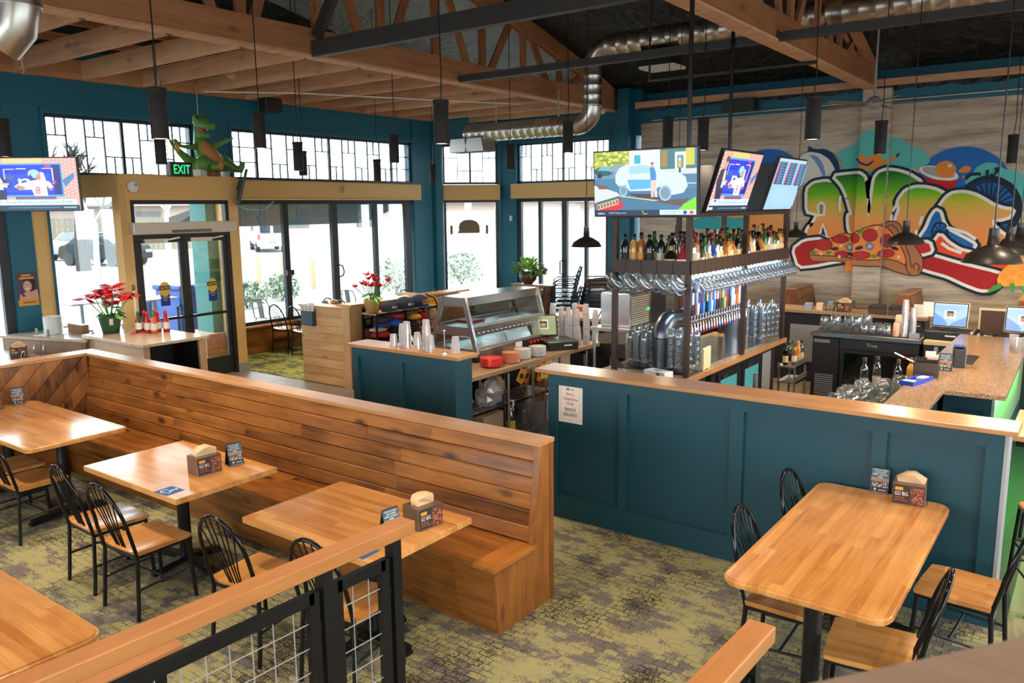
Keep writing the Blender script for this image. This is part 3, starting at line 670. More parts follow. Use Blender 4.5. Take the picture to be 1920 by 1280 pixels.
solo('curly_wire', MB().tube([(-10.0+.025*((-1) ** i), 4.315+.01*math.sin(i*2), 4.532-i*.022) for i in range(19)], .004, 5), [WHITE], 'white curly wire dangling from a joist at upper left', 'wire')
# ---- ducts
def spiral(mb, a, b, r, step=.16):
    a = Vector(a); b = Vector(b); L = (b-a).length; d = (b-a)/L; pts = []; R = []; u = 0
    while u < L-.02: pts += [a+d*u, a+d*(u+.012), a+d*(u+.024)]; R += [r, r*1.035, r]; u += step
    pts.append(b); R.append(r); mb.tube(pts, R, 24)
def elbow(mb, c, a, b, r, R, n=7):
    "quarter bend: from direction a (unit, leg start) to b around corner point c"
    c = Vector(c); a = Vector(a); b = Vector(b); o = c+a*R+b*R
    mb.tube([o-b*R*math.cos(t)-a*R*math.sin(t) for t in [PI/2*i/n for i in range(n+1)]], r, 24)
dt = thing('air_duct', 'silver spiral air duct dropping from roof and turning to the window corner', 'duct', (-7.27, 12.2, 3.99))
r = .165; b = MB(); spiral(b, (-.3, 0, 0), (-2.75, 0, 0), r); part('duct_run', b, [DUCT], dt)
b = MB(); elbow(b, (0, 0, 0), (-1, 0, 0), (0, 0, 1), r, .3); part('elbow', b, [DUCT], dt)
b = MB(); spiral(b, (0, 0, .3), (0, 0, .94), r*.95); part('duct_riser', b, [DUCT], dt)
b = MB(); elbow(b, (0, 0, 1.24), (0, 0, -1), (1, 0, 0), r*.95, .3); part('elbow', b, [DUCT], dt)
b = MB(); spiral(b, (.3, 0, 1.24), (9.8, 0, 1.24), r*1.15, .22); part('duct_run', b, [DUCT], dt)
for k, x in enumerate((-2.45, -2.85)):
    b = MB(); b.prism([(x-.17, -.1), (x+.17, -.1), (x+.22, -.34), (x-.22, -.34)], -.2, .2, 'y'); part('diffuser', b, [ALU], dt)
    b = MB(); [b.bx(x-.2+i*.055, x-.19+i*.055, -.18, .18, -.35, -.335) for i in range(8)]; part('grille', b, [GREYPL], dt)
b = MB(); b.prism([(.9, 1.02), (1.5, 1.02), (1.55, .80), (.95, .80)], -.22, .22, 'y'); part('diffuser', b, [BLKPL], dt)
b = MB(); b.bx(1.0, 1.6, -.25, .2, .76, .80); part('grille', b, [WHITE], dt)
for x in (-.8, -2.2): part('hanger_strap', MB().bx(x-.015, x+.015, .17, .175, 0, .72), [ALU], dt)
dt = thing('air_duct', 'silver duct elbow hanging at the top left corner', 'duct', (-6.6, 2.85, 3.85))
b = MB(); b.tube([(0, 0, .7), (0, 0, .25), (-.03, -.02, .1), (-.12, -.10, -.02)], .16, 24); part('elbow', b, [DUCT], dt)
b = MB(); b.tube([(0, 0, .27), (0, 0, .24)], .168, 24); part('collar', b, [DUCT], dt)
dt = thing('air_duct', 'ribbed flexible silver duct at the top right edge', 'duct', (-2.3, 8.3, 5.05))
b = MB(); pts = []; R = []
for i in range(40): u = i/39; pts.append((-.5+1.3*u, 0, .12*math.sin(u*3))); R.append(.20+.012*(i % 2))
b.tube(pts, R, 20); part('flex_hose', b, [DUCT], dt)
solo('security_camera', MB().lathe([(.0, 0), (.05, 0), (.055, -.05), (.04, -.08), (0, -.09)], 16), [WHITE], 'small white dome security camera under truss end near the duct', 'camera', (-8.45, 14.6, 4.53))
solo('speaker', MB().bx(-.11, .11, -.18, .18, -.12, .12), [BLKPL], 'small dark wall speaker near the ceiling over street windows', 'speaker', (-12.28, 9.4, 4.45), bev=.01)
solo('wall_heater', MB().bx(-.3, .3, -.12, .12, -.11, .11), [BLKPL], 'black box unit high on the mural wall left of the pilaster', 'heater', (-5.75, 15.0, 4.44), bev=.01)
# ---- ceiling fan
fan = thing('ceiling_fan', 'grey ceiling fan with long blades in front of pilaster', 'fan', (-3.0, 13.23, 4.08))
part('downrod', MB().cyl((0, 0, .08), (0, 0, 1.35), .018), [GREYPL], fan)
part('motor', MB().lathe([(0, -.08), (.06, -.08), (.11, -.03), (.11, .05), (.05, .10), (0, .1)], 20), [GREYPL], fan)
for k in range(5):
    a = 2*PI*k/5+.25; T = Matrix.Rotation(a, 4, 'Z') @ Matrix.Rotation(.16, 4, 'X')
    part('blade', MB().bx(.14, .80, -.07, .07, -.004, .004, T), [mat('fan_blade', (.20, .17, .15), .5) if k == 0 else bpy.data.materials['fan_blade']], fan)
# ================================================================== OUTSIDE
struct('ground_outside', MB().bx(-120, 60, -60, 110, -.35, -.03), [ASPHALT])
struct('ground_sidewalk', MB().bx(-19.5, -12.75, -20, 40, -.03, -.02).bx(-12.75, 10, 15.5, 40, -.03, -.02), [PAVE])
pier = struct('wall_outside_pier', MB().bx(-12.75, -12.28, 7.95, 8.2, .5, 3.1), [mat('outside_teal_stucco', (.05, .20, .20), .9, bump=.2)])
rb = struct('wall_brick_base', MB().bx(-12.88, -12.17, 7.72, 8.2, -.02, .52), [MORTAR])
BK = MB().bx(0, .19, 0, .02, 0, .056).mesh('brick', [BRICK]); BKX = MB().bx(-.02, 0, 0, .19, 0, .056).mesh('brick', [BRICK])
for i in range(8):
    for j in range(4):
        (OB('brick', BK, rb, (-12.87+j*.205+(i % 2)*.05, 7.702, .0+i*.066)), OB('brick', BKX, rb, (-12.152, 7.72+j*.2+(i % 2)*.04, .0+i*.066))) if j < (3 if j else 9) else 0
def car(name, loc, rz, body, label, van=False):
    c = thing(name, label, 'van' if van else 'car', loc, rz)
    pr = [(-2.3, .35), (-2.3, .75), (-2.1, 1.0), (-1.3, 1.08), (-.6, 1.48), (.9, 1.48), (1.7, 1.05), (2.2, .95), (2.3, .6), (2.25, .32)] if not van else [(-2.7, .45), (-2.75, 1.0), (-2.6, 2.1), (1.4, 2.15), (1.9, 1.3), (2.6, 1.15), (2.7, .5)]
    part('body', MB().prism(pr, -.88, .88, 'y'), [body], c, bev=.06)
    gm = mat('car_glass', (.02, .03, .04), .1) if 'car_glass' not in bpy.data.materials else bpy.data.materials['car_glass']
    w = MB()
    if van: w.bx(-2.78, -2.66, -.7, -.1, 1.3, 1.8); w.bx(-2.78, -2.66, .1, .7, 1.3, 1.8); w.bx(-.2, 1.3, -.9, .9, 1.35, 1.9)
    else: w.prism([(-1.15, 1.06), (-.55, 1.42), (.85, 1.42), (1.5, 1.06)], -.9, .9, 'y'); w.add([(-1.42, -.7, 1.10), (-1.42, .7, 1.10), (-.66, .6, 1.5), (-.66, -.6, 1.5)], [(0, 1, 2, 3)]); w.add([(1.62, -.7, 1.12), (1.62, .7, 1.12), (.98, .6, 1.5), (.98, -.6, 1.5)], [(0, 1, 2, 3)])
    part('window', w, [gm], c)
    for x in ((-1.5, 1.5) if not van else (-1.7, 1.8)):
        for s in (-1, 1): part('wheel', MB().cyl((x, s*.68, .34), (x, s*.92, .34), .34, n=18), [BLKMATT], c)
    if van:
        part('bumper', MB().bx(-2.9, -2.7, -.9, .9, .45, .62), [GREYPL], c); part('tail_light', MB().bx(-2.79, -2.7, -.86, -.74, .9, 1.2), [flat(220, 60, 60)], c); part('tail_light', MB().bx(-2.79, -2.7, .74, .86, .9, 1.2), [flat(220, 60, 60)], c)
        part('number_plate', MB().bx(-2.79, -2.72, -.2, .2, .75, .95), [PAPER], c)
    else:
        for s in (-1, 1): part('headlight', MB().cb((-2.27, s*.6, .72), (.12, .32, .12)), [WHITE], c)
    return c
car('car', (-40.2, 20.3, -.03), 3.36, mat('dark_car_paint', (.008, .012, .018), .6, spec=.2), 'dark sedan parked across the street behind the thick tree trunk')
car('delivery_van', (-44.5, 33.2, -.1), 2.61, mat('white_car_paint', (.3, .3, .3), .3), 'white van parked across the lot seen from behind', True)
car('car', (-47, 22.5, -.03), 2.1, mat('silver_car_paint', (.2, .22, .24), .25), 'silver car parked far across the street seen through entry doors')
def tree(loc, h, r, label, m, seed, spread=1.0):
    rnd = random.Random(seed); t = thing('street_tree', label, 'tree', loc)
    b = MB(); top = Vector((.1, .05, h*.45)); b.tube([(0, 0, -.3), (.02, 0, h*.2), top], [r, r*.9, r*.75], 10); part('trunk', b, [m], t)
    b = MB()
    def br(p, d, L, rr, k):
        q = p+d*L; b.tube([p, p+d*L*.5+Vector((rnd.uniform(-.1, .1), rnd.uniform(-.1, .1), 0))*L, q], [rr, rr*.8, rr*.6], 5, caps=False)
        if k:
            for i in range(3): br(q if i else p+d*L*.6, (d+Vector((rnd.uniform(-.8, .8), rnd.uniform(-.8, .8), rnd.uniform(-.2, .6)))*spread).normalized(), L*.66, rr*.55, k-1)
    for i in range(4): br(top, Vector((rnd.uniform(-.7, .7), rnd.uniform(-.7, .7), 1)).normalized(), h*.22, r*.55, 3)
    part('branches', b, [m], t); return t
BARK = mat('grey_bark', (.025, .022, .02), .95, bump=.5, bs=8); PALEBARK = mat('pale_bark', (.30, .28, .26), .95)
tree((-37.2, 17.75, -.03), 6, .34, 'thick dark street tree trunk seen in the left side window', BARK, 1)
tree((-32.0, 15.8, -.03), 5.0, .13, 'slender pale bare street tree right of the thick trunk', PALEBARK, 2)
tree((-27.0, 37.5, -.05), 4.5, .10, 'slim bare tree beyond the van lot', PALEBARK, 3)
tree((-11.9, 22.5, -.1), 5, .20, 'pale leaning tree outside the back right windows', PALEBARK, 4, 1.3)
tree((-45, 26.5, -.1), 6, .2, 'bare tree far behind silver car across the street', PALEBARK, 5)
# buildings and fence over the road
bl = thing('far_building', 'low pinkish building with dark windows across the lot', 'building', (-50, 44, -.3), .85)
part('wall', MB().bx(-26, 26, 0, 10, -.3, 3.3), [mat('pink_stucco', (.45, .34, .29), .9)], bl)
for x in (-14, -9.5, -3, 2.5, 8, 14): part('window', MB().bx(x-.9, x+.9, -.08, .05, 1.5, 2.9), [mat('far_window', (.12, .12, .13), .3) if x == -14 else bpy.data.materials['far_window']], bl)
part('roof', MB().bx(-27, 27, -1, 11, 3.3, 3.5), [mat('far_roof', (.25, .22, .2), .9)], bl)
fc = thing('board_fence', 'pale wooden fence behind the street trees', 'fence', (-57, 24, -.1), 1.02)
FB = MB().bx(0, .30, 0, .03, 0, 2.3).mesh('fence_board', [mat('grey_fence_wood', (.15, .135, .11), .9)])
for i in range(60): OB('fence_board', FB, fc, (-10+i*.33, 0, 0))
part('rail', MB().bx(-10, 10, .03, .1, .5, .62).bx(-10, 10, .03, .1, 1.7, 1.82), [bpy.data.materials['grey_fence_wood']], fc)
BOL = MB().tube([(0, 0, -.3), (0, 0, .92), (0, 0, .97)], [.09, .09, .05], 12).mesh('bollard', [mat('cream_bollard', (.30, .22, .13), .7)])
for i, (x, y) in enumerate(((-24.6, 17.9), (-23.0, 17.74), (-21.3, 17.63))):
    tag(OB('bollard', BOL, None, (x, y, 0)), ['cream bollard outside, left of the first window mullion', 'cream bollard outside, just left of the thick sliding mullion', 'cream bollard outside in the middle window bay'][i], 'bollard', 'bollards outside the street windows')
for i, (x, y) in enumerate(((-25.6, 19.6), (-24.0, 20.6))):
    solo('wheel_stop', MB().bx(-.9, .9, -.08, .08, -.03, .12), [mat('wheel_stop_concrete', (.5, .48, .45), .9) if i == 0 else bpy.data.materials['wheel_stop_concrete']], ['concrete wheel stop behind the left bollards', 'concrete wheel stop behind the right bollard'][i], 'wheel stop', (x, y, 0), .9, group='parking wheel stops')
def bush(loc, r, label, seed):
    rnd = random.Random(seed); t = thing('shrub', label, 'shrub', loc, group='shrubs outside the windows'); b = MB()
    for i in range(420):
        a = rnd.random()*2*PI; e = rnd.uniform(0, 1) ** .6; z = rnd.random(); rr = r*math.sqrt(max(0, 1-(z-.4)**2*2))*e
        p = Vector((rr*math.cos(a), rr*math.sin(a), .1+z*r*1.2)); u = Vector((rnd.uniform(-1, 1), rnd.uniform(-1, 1), rnd.uniform(-.4, 1))).normalized()*.09; w = u.orthogonal().normalized()*.035
        b.add([p-u, p+w, p+u, p-w], [(0, 1, 2, 3)])
    f = part('leaves', b, [mat('grey_green_leaf', (.19, .24, .17), .7) if 'grey_green_leaf' not in bpy.data.materials else bpy.data.materials['grey_green_leaf']], t); f['kind'] = 'stuff'
    b = MB()
    for i in range(7): a = i*.9; b.tube([(0, 0, 0), (math.cos(a)*r*.5, math.sin(a)*r*.5, r*.8)], .012, 5)
    part('stems', b, [BARK], t)
bush((-19.3, 14.8, -.02), .55, 'grey-green shrub outside, second window bay low left', 11)
bush((-18.6, 13.1, -.02), .5, 'grey-green shrub outside at the far left of the street window', 12)
bush((-18.0, 18.2, -.02), .78, 'tall grey-green shrub outside the last street window bay', 13)
bush((-18.0, 21.4, -.02), .82, 'grey-green shrub outside the corner window', 14)
BLUE = mat('blue_bin_plastic', (.008, .07, .30), .45); LBLUE = mat('pale_blue_bin', (.06, .14, .30), .5)
for i, (x, y, m, lab) in enumerate(((-15.75, 9.45, BLUE, 'blue bin outside, behind the left entry door'), (-15.0, 9.95, LBLUE, 'blue bin outside, behind the middle door stile'))):
    t = thing('rubbish_bin', lab, 'bin', (x, y, -.02), .2, 'bins outside the entry')
    part('body', MB().prism([(-.30, 0), (.30, 0), (.36, 1.0), (-.36, 1.0)], -.32, .32, 'y'), [m], t, bev=.02); part('lid', MB().bx(-.40, .40, -.36, .36, 1.0, 1.1), [m], t, bev=.02)
    part('handle', MB().tube([(.38, -.2, .95), (.45, -.2, .98), (.45, .2, .98), (.38, .2, .95)], .02), [BLKPL], t)
t = thing('rubbish_bin', 'grey slatted bin outside, left of the blue bins', 'bin', (-16.6, 9.2, -.02), .1)
part('body', MB().bx(-.28, .28, -.28, .28, 0, .85), [GREYPL], t)
for i in range(5): part('slat', MB().bx(.28, .30, -.24+i*.105, -.17+i*.105, .45, .85), [ALU], t)
# patio stools, tables, metal chairs
PW = mat('white_painted_steel', (.35, .36, .37), .4)
def stool_mesh(t, m):
    part('seat', MB().prism(rrect(-.17, .17, -.17, .17, .04), .60, .63), [m], t)
    for sx in (-1, 1):
        for sy in (-1, 1): part('leg', MB().bar((sx*.15, sy*.15, .61), (sx*.21, sy*.21, 0), .035, .02), [m], t)
    for a, b in (((-.19, -.19), (.19, -.19)), ((.19, -.19), (.19, .19)), ((.19, .19), (-.19, .19)), ((-.19, .19), (-.19, -.19))): part('rung', MB().bar((a[0], a[1], .25), (b[0], b[1], .25), .015, .02), [m], t)
for i, (x, y, lab) in enumerate(((-14.0, 6.50, 'white steel stool outside the left side window'), (-14.9, 6.6, 'white steel stool farther out behind the first stool'), (-14.3, 7.35, 'white steel stool outside, behind the red poinsettia'))):
    t = thing('patio_stool', lab, 'stool', (x, y, -.02), .3*i, 'white stools outside'); stool_mesh(t, PW)
for i, (x, y, lab) in enumerate(((-14.9, 7.0, 'small white patio table outside between the stools'), (-14.4, 8.1, 'small pale patio table outside the left entry door'))):
    t = thing('patio_table', lab, 'table', (x, y, -.02), 0, 'patio tables outside'); part('tabletop', MB().prism(rrect(-.32, .32, -.32, .32, .05), .98, 1.01), [PW], t); part('leg', MB().cyl((0, 0, .02), (0, 0, .98), .03), [GREYPL], t); part('base', MB().cyl((0, 0, 0), (0, 0, .02), .22), [GREYPL], t)
def metal_chair(x, y, rz, lab):
    t = thing('patio_chair', lab, 'chair', (x, y, -.02), rz, 'metal chairs outside the street windows')
    part('seat', MB().prism(rrect(-.19, .19, -.18, .18, .05), .44, .455), [DKSTEEL], t); b = MB()
    b.tube([(-.19, -.18, .44), (-.2, -.22, .7), (-.15, -.25, .84), (0, -.26, .86), (.15, -.25, .84), (.2, -.22, .7), (.19, -.18, .44)], .012); part('back_frame', b, [DKSTEEL], t)
    part('backrest', MB().bar((0, -.185, .44), (0, -.255, .85), .12, .006, (0, 1, 0)), [DKSTEEL], t)
    for sx in (-1, 1):
        for sy in (-1, 1): part('leg', MB().tube([(sx*.17, sy*.16, .44), (sx*.21, sy*.2, 0)], .012), [DKSTEEL], t)
DKSTEEL = mat('grey_steel', (.16, .18, .19), .4, .6)
for a in ((-13.8, 10.2, .3, 'grey metal patio chair outside, left of the lounge table'), (-13.35, 11.44, 2.8, 'grey metal patio chair outside, left of the handle mullion'), (-13.5, 12.3, .2, 'grey metal patio chair outside, right of the handle mullion'), (-13.7, 14.6, 2.6, 'grey metal patio chair outside before the last street bay shrub')): metal_chair(*a)
# awning hung outside the street windows
aw = solo('awning', MB().add([(FX-.252, 8.3, 2.72), (FX-.252, 13.2, 2.72), (FX-1.5, 13.2, 2.48), (FX-1.5, 8.3, 2.48), (FX-.252, 8.3, 2.70), (FX-.252, 13.2, 2.70), (FX-1.5, 13.2, 2.28), (FX-1.5, 8.3, 2.28)], [(0, 1, 2, 3), (4, 7, 6, 5), (0, 4, 5, 1), (1, 5, 6, 2), (2, 6, 7, 3), (3, 7, 4, 0)]), [mat('dark_awning', (.06, .075, .075), .9)], 'dark grey awning outside above the street windows', 'awning')
# ================================================================== DINING FURNITURE
# ---- long banquette with plank back, diagonal-plank return
BX0, BX1 = -8.64, -2.80
bn = thing('banquette', 'long stained-pine banquette bench with plank back facing the small tables', 'bench', (BX0, 3.63, 0))
def Lx(x): return x-BX0
BL = BX1-BX0
def by(z): return .37+(z-.46)/(1.09-.46)*.09     # face of the sloped back, local y
rnd = random.Random(21); zs = [.46+i*.105 for i in range(7)]
for i in range(6):
    cuts = [0, .9+rnd.random()*1.2, 3.0+rnd.random()*1.0, 4.5+rnd.random()*.5, BL-.05] if i % 2 else [0, 1.5+rnd.random()*1.6, 4.0+rnd.random()*.7, BL-.05]
    z0, z1 = zs[i]+.003, zs[i+1]-.003
    for a, b in zip(cuts, cuts[1:]):
        q = MB().prism([(by(z0), z0), (by(z1)-.005, z1-.009), (by(z1)+.007, z1), (by(z1)+.02, z1), (by(z0)+.02, z0)], a+.001, b-.001, 'x')
        part('plank', q, [BENCHX], bn)
q = MB(); q.prism([(.02, 0), (.02, .40), (.40, .44), (by(.46)+.021, .46), (by(1.08)+.021, 1.08), (.575, 1.08), (.575, 0)], 0.0, BL-.03, 'x'); part('core', q, [BENCHD], bn)
part('top_cap', MB().bx(-.2, BL+.005, .43, .605, 1.09, 1.12), [OAKX], bn, bev=.003)
for a, b in ((.45, 1.9), (1.9, 3.5), (3.5, 4.75), (4.75, BL-.16)): part('seat_board', MB().bx(a+.001, b-.001, -.065, .375, .425, .455), [LAMX if False else BENCHX], bn, bev=.003)
part('seat_end_board', MB().bx(BL-.158, BL+.012, -.065, .375, .425, .455), [BENCHY], bn, bev=.003)
q = MB()
for a, b in ((0, 2.0), (2.0, 4.1), (4.1, BL-.33)): part('front_panel', MB().add([(a, .0, 0), (b-.002, .0, 0), (b-.002, -.03, .425), (a, -.03, .425), (a, .02, 0), (b-.002, .02, 0), (b-.002, .02, .425), (a, .02, .425)], [(0, 1, 2, 3), (7, 6, 5, 4), (0, 4, 5, 1), (1, 5, 6, 2), (2, 6, 7, 3), (3, 7, 4, 0)]), [BENCHX], bn)
part('front_end_panel', MB().add([(BL-.33, -.002, 0), (BL-.03, -.002, 0), (BL-.03, -.045, .425), (BL-.33, -.045, .425), (BL-.33, .02, 0), (BL-.03, .02, 0), (BL-.03, .02, .425), (BL-.33, .02, .425)], [(0, 1, 2, 3), (7, 6, 5, 4), (0, 4, 5, 1), (1, 5, 6, 2), (2, 6, 7, 3), (3, 7, 4, 0)]), [BENCHX], bn)
part('end_panel', MB().prism([(.005, 0), (-.04, .425), (.36, .455), (.46, 1.09), (.56, 1.09), (.56, 0)], BL-.03, BL-.005, 'x'), [BENCHD], bn)
part('end_trim', MB().bx(BL-.03, BL, .555, .60, 0, 1.09), [BENCHD], bn)
q = MB(); q.prism([(.365, .46), (.455, 1.09), (.49, 1.09), (.40, .46)], BL-.05, BL+.002, 'x'); part('end_stile', q, [BENCHD], bn)
for i in range(9): part('back_board', MB().bx(0, BL-.03, .575, .595, .012+i*.119, .128+i*.119), [BENCHX], bn)
# return with diagonal boards
rt = thing('banquette', 'banquette return with diagonal planks and light cap at far left', 'bench', (-8.641, 1.2, 0))
def clip(poly, f):
    out = []
    for i, p in enumerate(poly):
        q = poly[(i+1) % len(poly)]; a, b = f(p), f(q)
        if a >= 0: out.append(p)
        if (a >= 0) != (b >= 0): t = a/(a-b); out.append((p[0]+(q[0]-p[0])*t, p[1]+(q[1]-p[1])*t))
    return out
W_ = 2.86
for i in range(-4, 15):
    u = i*.20
    P = [(u+.003, .46), (u+.194, .46), (u+.994, 1.26), (u+.803, 1.26)]
    for f in (lambda p: p[0], lambda p: W_-p[0], lambda p: 1.085-p[1]):
        P = clip(P, f)
        if not P: break
    if len(P) > 2: part('plank', MB().prism(P, -.02, 0, 'x'), [wood('stained_pine_diagonal', (.10, .032, .007), (.43, .168, .042), 'Z', 1, .36, .9, ct=.30) if 'stained_pine_diagonal' not in bpy.data.materials else bpy.data.materials['stained_pine_diagonal']], rt)
part('core', MB().bx(-.22, -.021, 0, 2.42, 0, 1.09).bx(-.22, -.021, 2.42, 2.97, 0, 1.09), [BENCHD], rt)
part('top_cap', MB().bx(-.235, -.005, 0, 2.87, 1.09, 1.12).bx(-.235, -.205, 2.87, 3.03, 1.09, 1.12), [OAKY], rt)
part('seat_board', MB().bx(0, .44, 0, 2.37, .425, .455), [BENCHY], rt, bev=.003)
part('front_panel', MB().bx(0, .38, 0, 2.40, 0, .425), [BENCHY], rt)

# ---- tables
def pedestal(t, x, y, along, h):
    part('pedestal', MB().cyl((x, y, .05), (x, y, h), .045, n=18), [BLACK], t)
    b = MB(); 
    for s in (-1, 1):
        d = Vector((s, 0, 0)) if along == 'X' else Vector((0, s, 0))
        p = Vector((x, y, 0)); b.bar(p+Vector((0, 0, .055)), p+d*.30+Vector((0, 0, .028)), .055, .045); b.cb(tuple(p+d*.29+Vector((0, 0, .012))), (.05, .05, .024))
    e = Vector((0, 1, 0)) if along == 'X' else Vector((1, 0, 0))
    for s in (-1, 1): p = Vector((x, y, 0)); b.bar(p+Vector((0, 0, .055)), p+e*s*.26+Vector((0, 0, .028)), .055, .045); b.cb(tuple(p+e*s*.25+Vector((0, 0, .012))), (.05, .05, .024))
    part('base', b, [BLACK], t)
def table(name, label, cx, cy, lx, ly, m, rad, bev, peds, group=None):
    t = thing(name, label, 'table', (cx, cy, 0), 0, group)
    part('tabletop', MB().prism(rrect(-lx/2, lx/2, -ly/2, ly/2, rad, 6) if rad else [(lx/2, ly/2), (-lx/2, ly/2), (-lx/2, -ly/2), (lx/2, -ly/2)], .712, .752), [m], t, bev=bev, seg=3)
    part('support_plate', MB().cb((0, 0, .700), (lx*.55, ly*.5, .022)), [BLACK], t)
    for x, y, a in peds: pedestal(t, x, y, a, .69)
    return t
tA = table('dining_table', 'long butcher-block table with rounded corners at left beside diagonal planks', -7.62, 3.04, 1.80, .83, TABX, .06, .013, [(-.55, 0, 'Y'), (.55, 0, 'Y')])
tB = table('dining_table', 'square-cornered butcher-block table in the middle of the banquette', -5.33, 3.09, 1.22, .80, TABX, 0, .003, [(0, 0, 'X')], 'small square-cornered tables')
tC = table('dining_table', 'square-cornered butcher-block table nearest the banquette end', -3.53, 3.16, 1.16, .80, TABX, 0, .003, [(.12, -.02, 'X')], 'small square-cornered tables')
tD = table('dining_table', 'long glossy rounded butcher-block table before teal half wall at right', -1.03, 4.545, .80, 1.76, TABY, .09, .016, [(0, -.62, 'X'), (0, .5, 'X')])
tE = table('dining_table', 'butcher-block table with rounded corner at bottom left corner of the photo', -4.15, 1.10, 1.42, .98, TABX, .10, .012, [(0, 0, 'X')])
def sticker(tb, x, y, rz):
    pr = Print(); Wt = flat(235, 238, 240); k = 1.35; pr.rect(-.055, -.05, .055, .05, flat(20, 80, 150))
    pr.poly(ell(.005, .034, .008, .008, 12), Wt)
    pr.stroke([(.004, .024), (-.002, .0), (.018, -.002), (.028, -.028)], .007, Wt); pr.stroke([(0, .012), (.018, .010)], .006, Wt)
    pr.stroke([(-.004+.020*math.cos(a)-.006, -.016+.020*math.sin(a)) for a in [math.radians(v) for v in range(110, 345, 18)]], .006, Wt)
    pr.v = [(a*k, b*k, c) for a, b, c in pr.v]
    d = Vector((math.cos(rz), math.sin(rz), 0)); pr.build('wheelchair_sticker', tb, (x, y, .7525), d, Vector((-d.y, d.x, 0)), 'blue wheelchair symbol sticker')
sticker(tB, .42, -.33, .05); sticker(tC, .40, -.33, .05)

# ---- chairs
def make_chair(label, group):
    t = thing('dining_chair', label, 'chair', (0, 0, 0), 0, group)
    # saddled seat
    nx, ny = 9, 8; top = []
    for j in range(ny+1):
        for i in range(nx+1):
            u = -1+2*i/nx; v = -1+2*j/ny; w = .205+.012*(v+1)/2*1.0
            x = u*w*(1-.05*max(0, v) ** 4); y = v*.20*(1-.03*u ** 4)
            z = .462-.014*(1-u*u)*(1-.4*v)-.006*max(0, v) ** 3*(abs(u) > .2)
            top.append((x, y, z))
    f = [(j*(nx+1)+i, j*(nx+1)+i+1, (j+1)*(nx+1)+i+1, (j+1)*(nx+1)+i) for j in range(ny) for i in range(nx)]
    k = len(top); bot = [(x*.97, y*.97, .432) for x, y, z in top]
    edge = [i for i in range(nx+1)]+[(j+1)*(nx+1)-1+(0) for j in range(1, ny+1)]+[ny*(nx+1)+i for i in range(nx-1, -1, -1)]+[j*(nx+1) for j in range(ny-1, 0, -1)]
    q = MB(); q.add(top, f, True); q.add(bot, [tuple(reversed(x)) for x in f]); m = len(edge)
    q.add([top[e] for e in edge]+[bot[e] for e in edge], [(i, (i+1) % m, (i+1) % m+m, i+m) for i in range(m)])
    part('seat', q, [SEATW], t)
    pts = []
    for i in range(19):
        a = PI*i/18; x = .19*math.cos(a); s = math.sin(a)
        pts.append((x*(1-.04*(1-s)), -.215-.105*min(1, (.25+.75*s)), .64+.27*s))
    hoop = [(.185, -.19, .40), (.187, -.20, .46), (.19, -.225, .56)]+pts+[(-.19, -.225, .56), (-.187, -.20, .46), (-.185, -.19, .40)]
    part('back_hoop', MB().tube(hoop, .0125, 8), [BLACKG], t)
    def hooppt(x): s = math.sqrt(max(0, 1-(x/.19) ** 2)); return (x, -.215-.105*min(1, .25+.75*s), .64+.27*s)
    for x0, x1 in ((-.05, -.135), (-.035, -.075), (-.015, -.028), (.015, .028), (.035, .075), (.05, .135)):
        p = hooppt(x1); part('spindle', MB().tube([(x0, -.185, .455), ((x0*.7+x1*.3)*.9, -.225, .58), p], .0045, 6), [BLACKG], t)
    fr = MB(); 
    for a, b in (((-.18, .175, .42), (.18, .175, .42)), ((-.185, -.185, .42), (.185, -.185, .42)), ((-.18, .175, .42), (-.185, -.185, .42)), ((.18, .175, .42), (.185, -.185, .42))): fr.bar(a, b, .016, .025)
    part('seat_frame', fr, [BLACK], t)
    for s in (-1, 1):
        part('leg', MB().tube([(s*.18, .175, .43), (s*.195, .20, 0)], .0135, 8), [BLACK], t); part('leg', MB().tube([(s*.185, -.19, .43), (s*.195, -.215, .1), (s*.195, -.225, 0)], .0135, 8), [BLACK], t)
    part('stretcher', MB().tube([(-.188, .185, .22), (-.191, -.205, .20)], .008, 6), [BLACK], t); part('stretcher', MB().tube([(.188, .185, .22), (.191, -.205, .20)], .008, 6), [BLACK], t)
    part('stretcher', MB().tube([(-.19, 0, .21), (.19, 0, .21)], .008, 6), [BLACK], t)
    return t
CH0 = make_chair('x', 'bow-back chairs with wooden seats'); CHT = get_tree(CH0); _u = [0]
def chair(x, y, rz, lab, group=None):
    if not _u[0]: CH0.location = (x, y, 0); CH0.rotation_euler = (0, 0, rz); CH0['label'] = lab; _u[0] = 1; return CH0
    return dup(CH0, (x, y, 0), rz, lab, None, CHT)
chair(-5.0, 2.63, .05, 'bow-back chair with wooden seat tucked at right half of middle table')
chair(-5.57, 2.66, -.03, 'bow-back chair with wooden seat at left half of middle table')
chair(-6.92, 2.72, .04, 'bow-back chair with wooden seat at right end of the long left table')
chair(-7.46, 2.78, 0, 'bow-back chair with wooden seat cut by left edge at long left table')
chair(-3.93, 2.74, .12, 'bow-back chair with wooden seat at left half of the end table')
chair(-3.24, 2.84, .10, 'bow-back chair with wooden seat behind the handrail end post')
chair(-1.24, 4.26, -PI/2+.02, 'bow-back chair left of the long right table, nearer of two')
chair(-1.22, 5.03, -PI/2-.05, 'bow-back chair left of the long right table, close to the half wall')
chair(-.76, 3.98, PI/2+.12, 'bow-back chair right of the long right table, nearer of two')
chair(-.50, 4.93, PI/2-.08, 'bow-back chair right of the long right table, close to the half wall')
chair(-12.08, 9.36, .1, 'bow-back chair near the pine wall, left of two at lounge table')
chair(-11.5, 9.34, -.05, 'bow-back chair beside the menu partition, right of two at lounge table')
chair(-12.08, 10.62, .1, 'bow-back chair seen over the pine partition, behind menu holder')
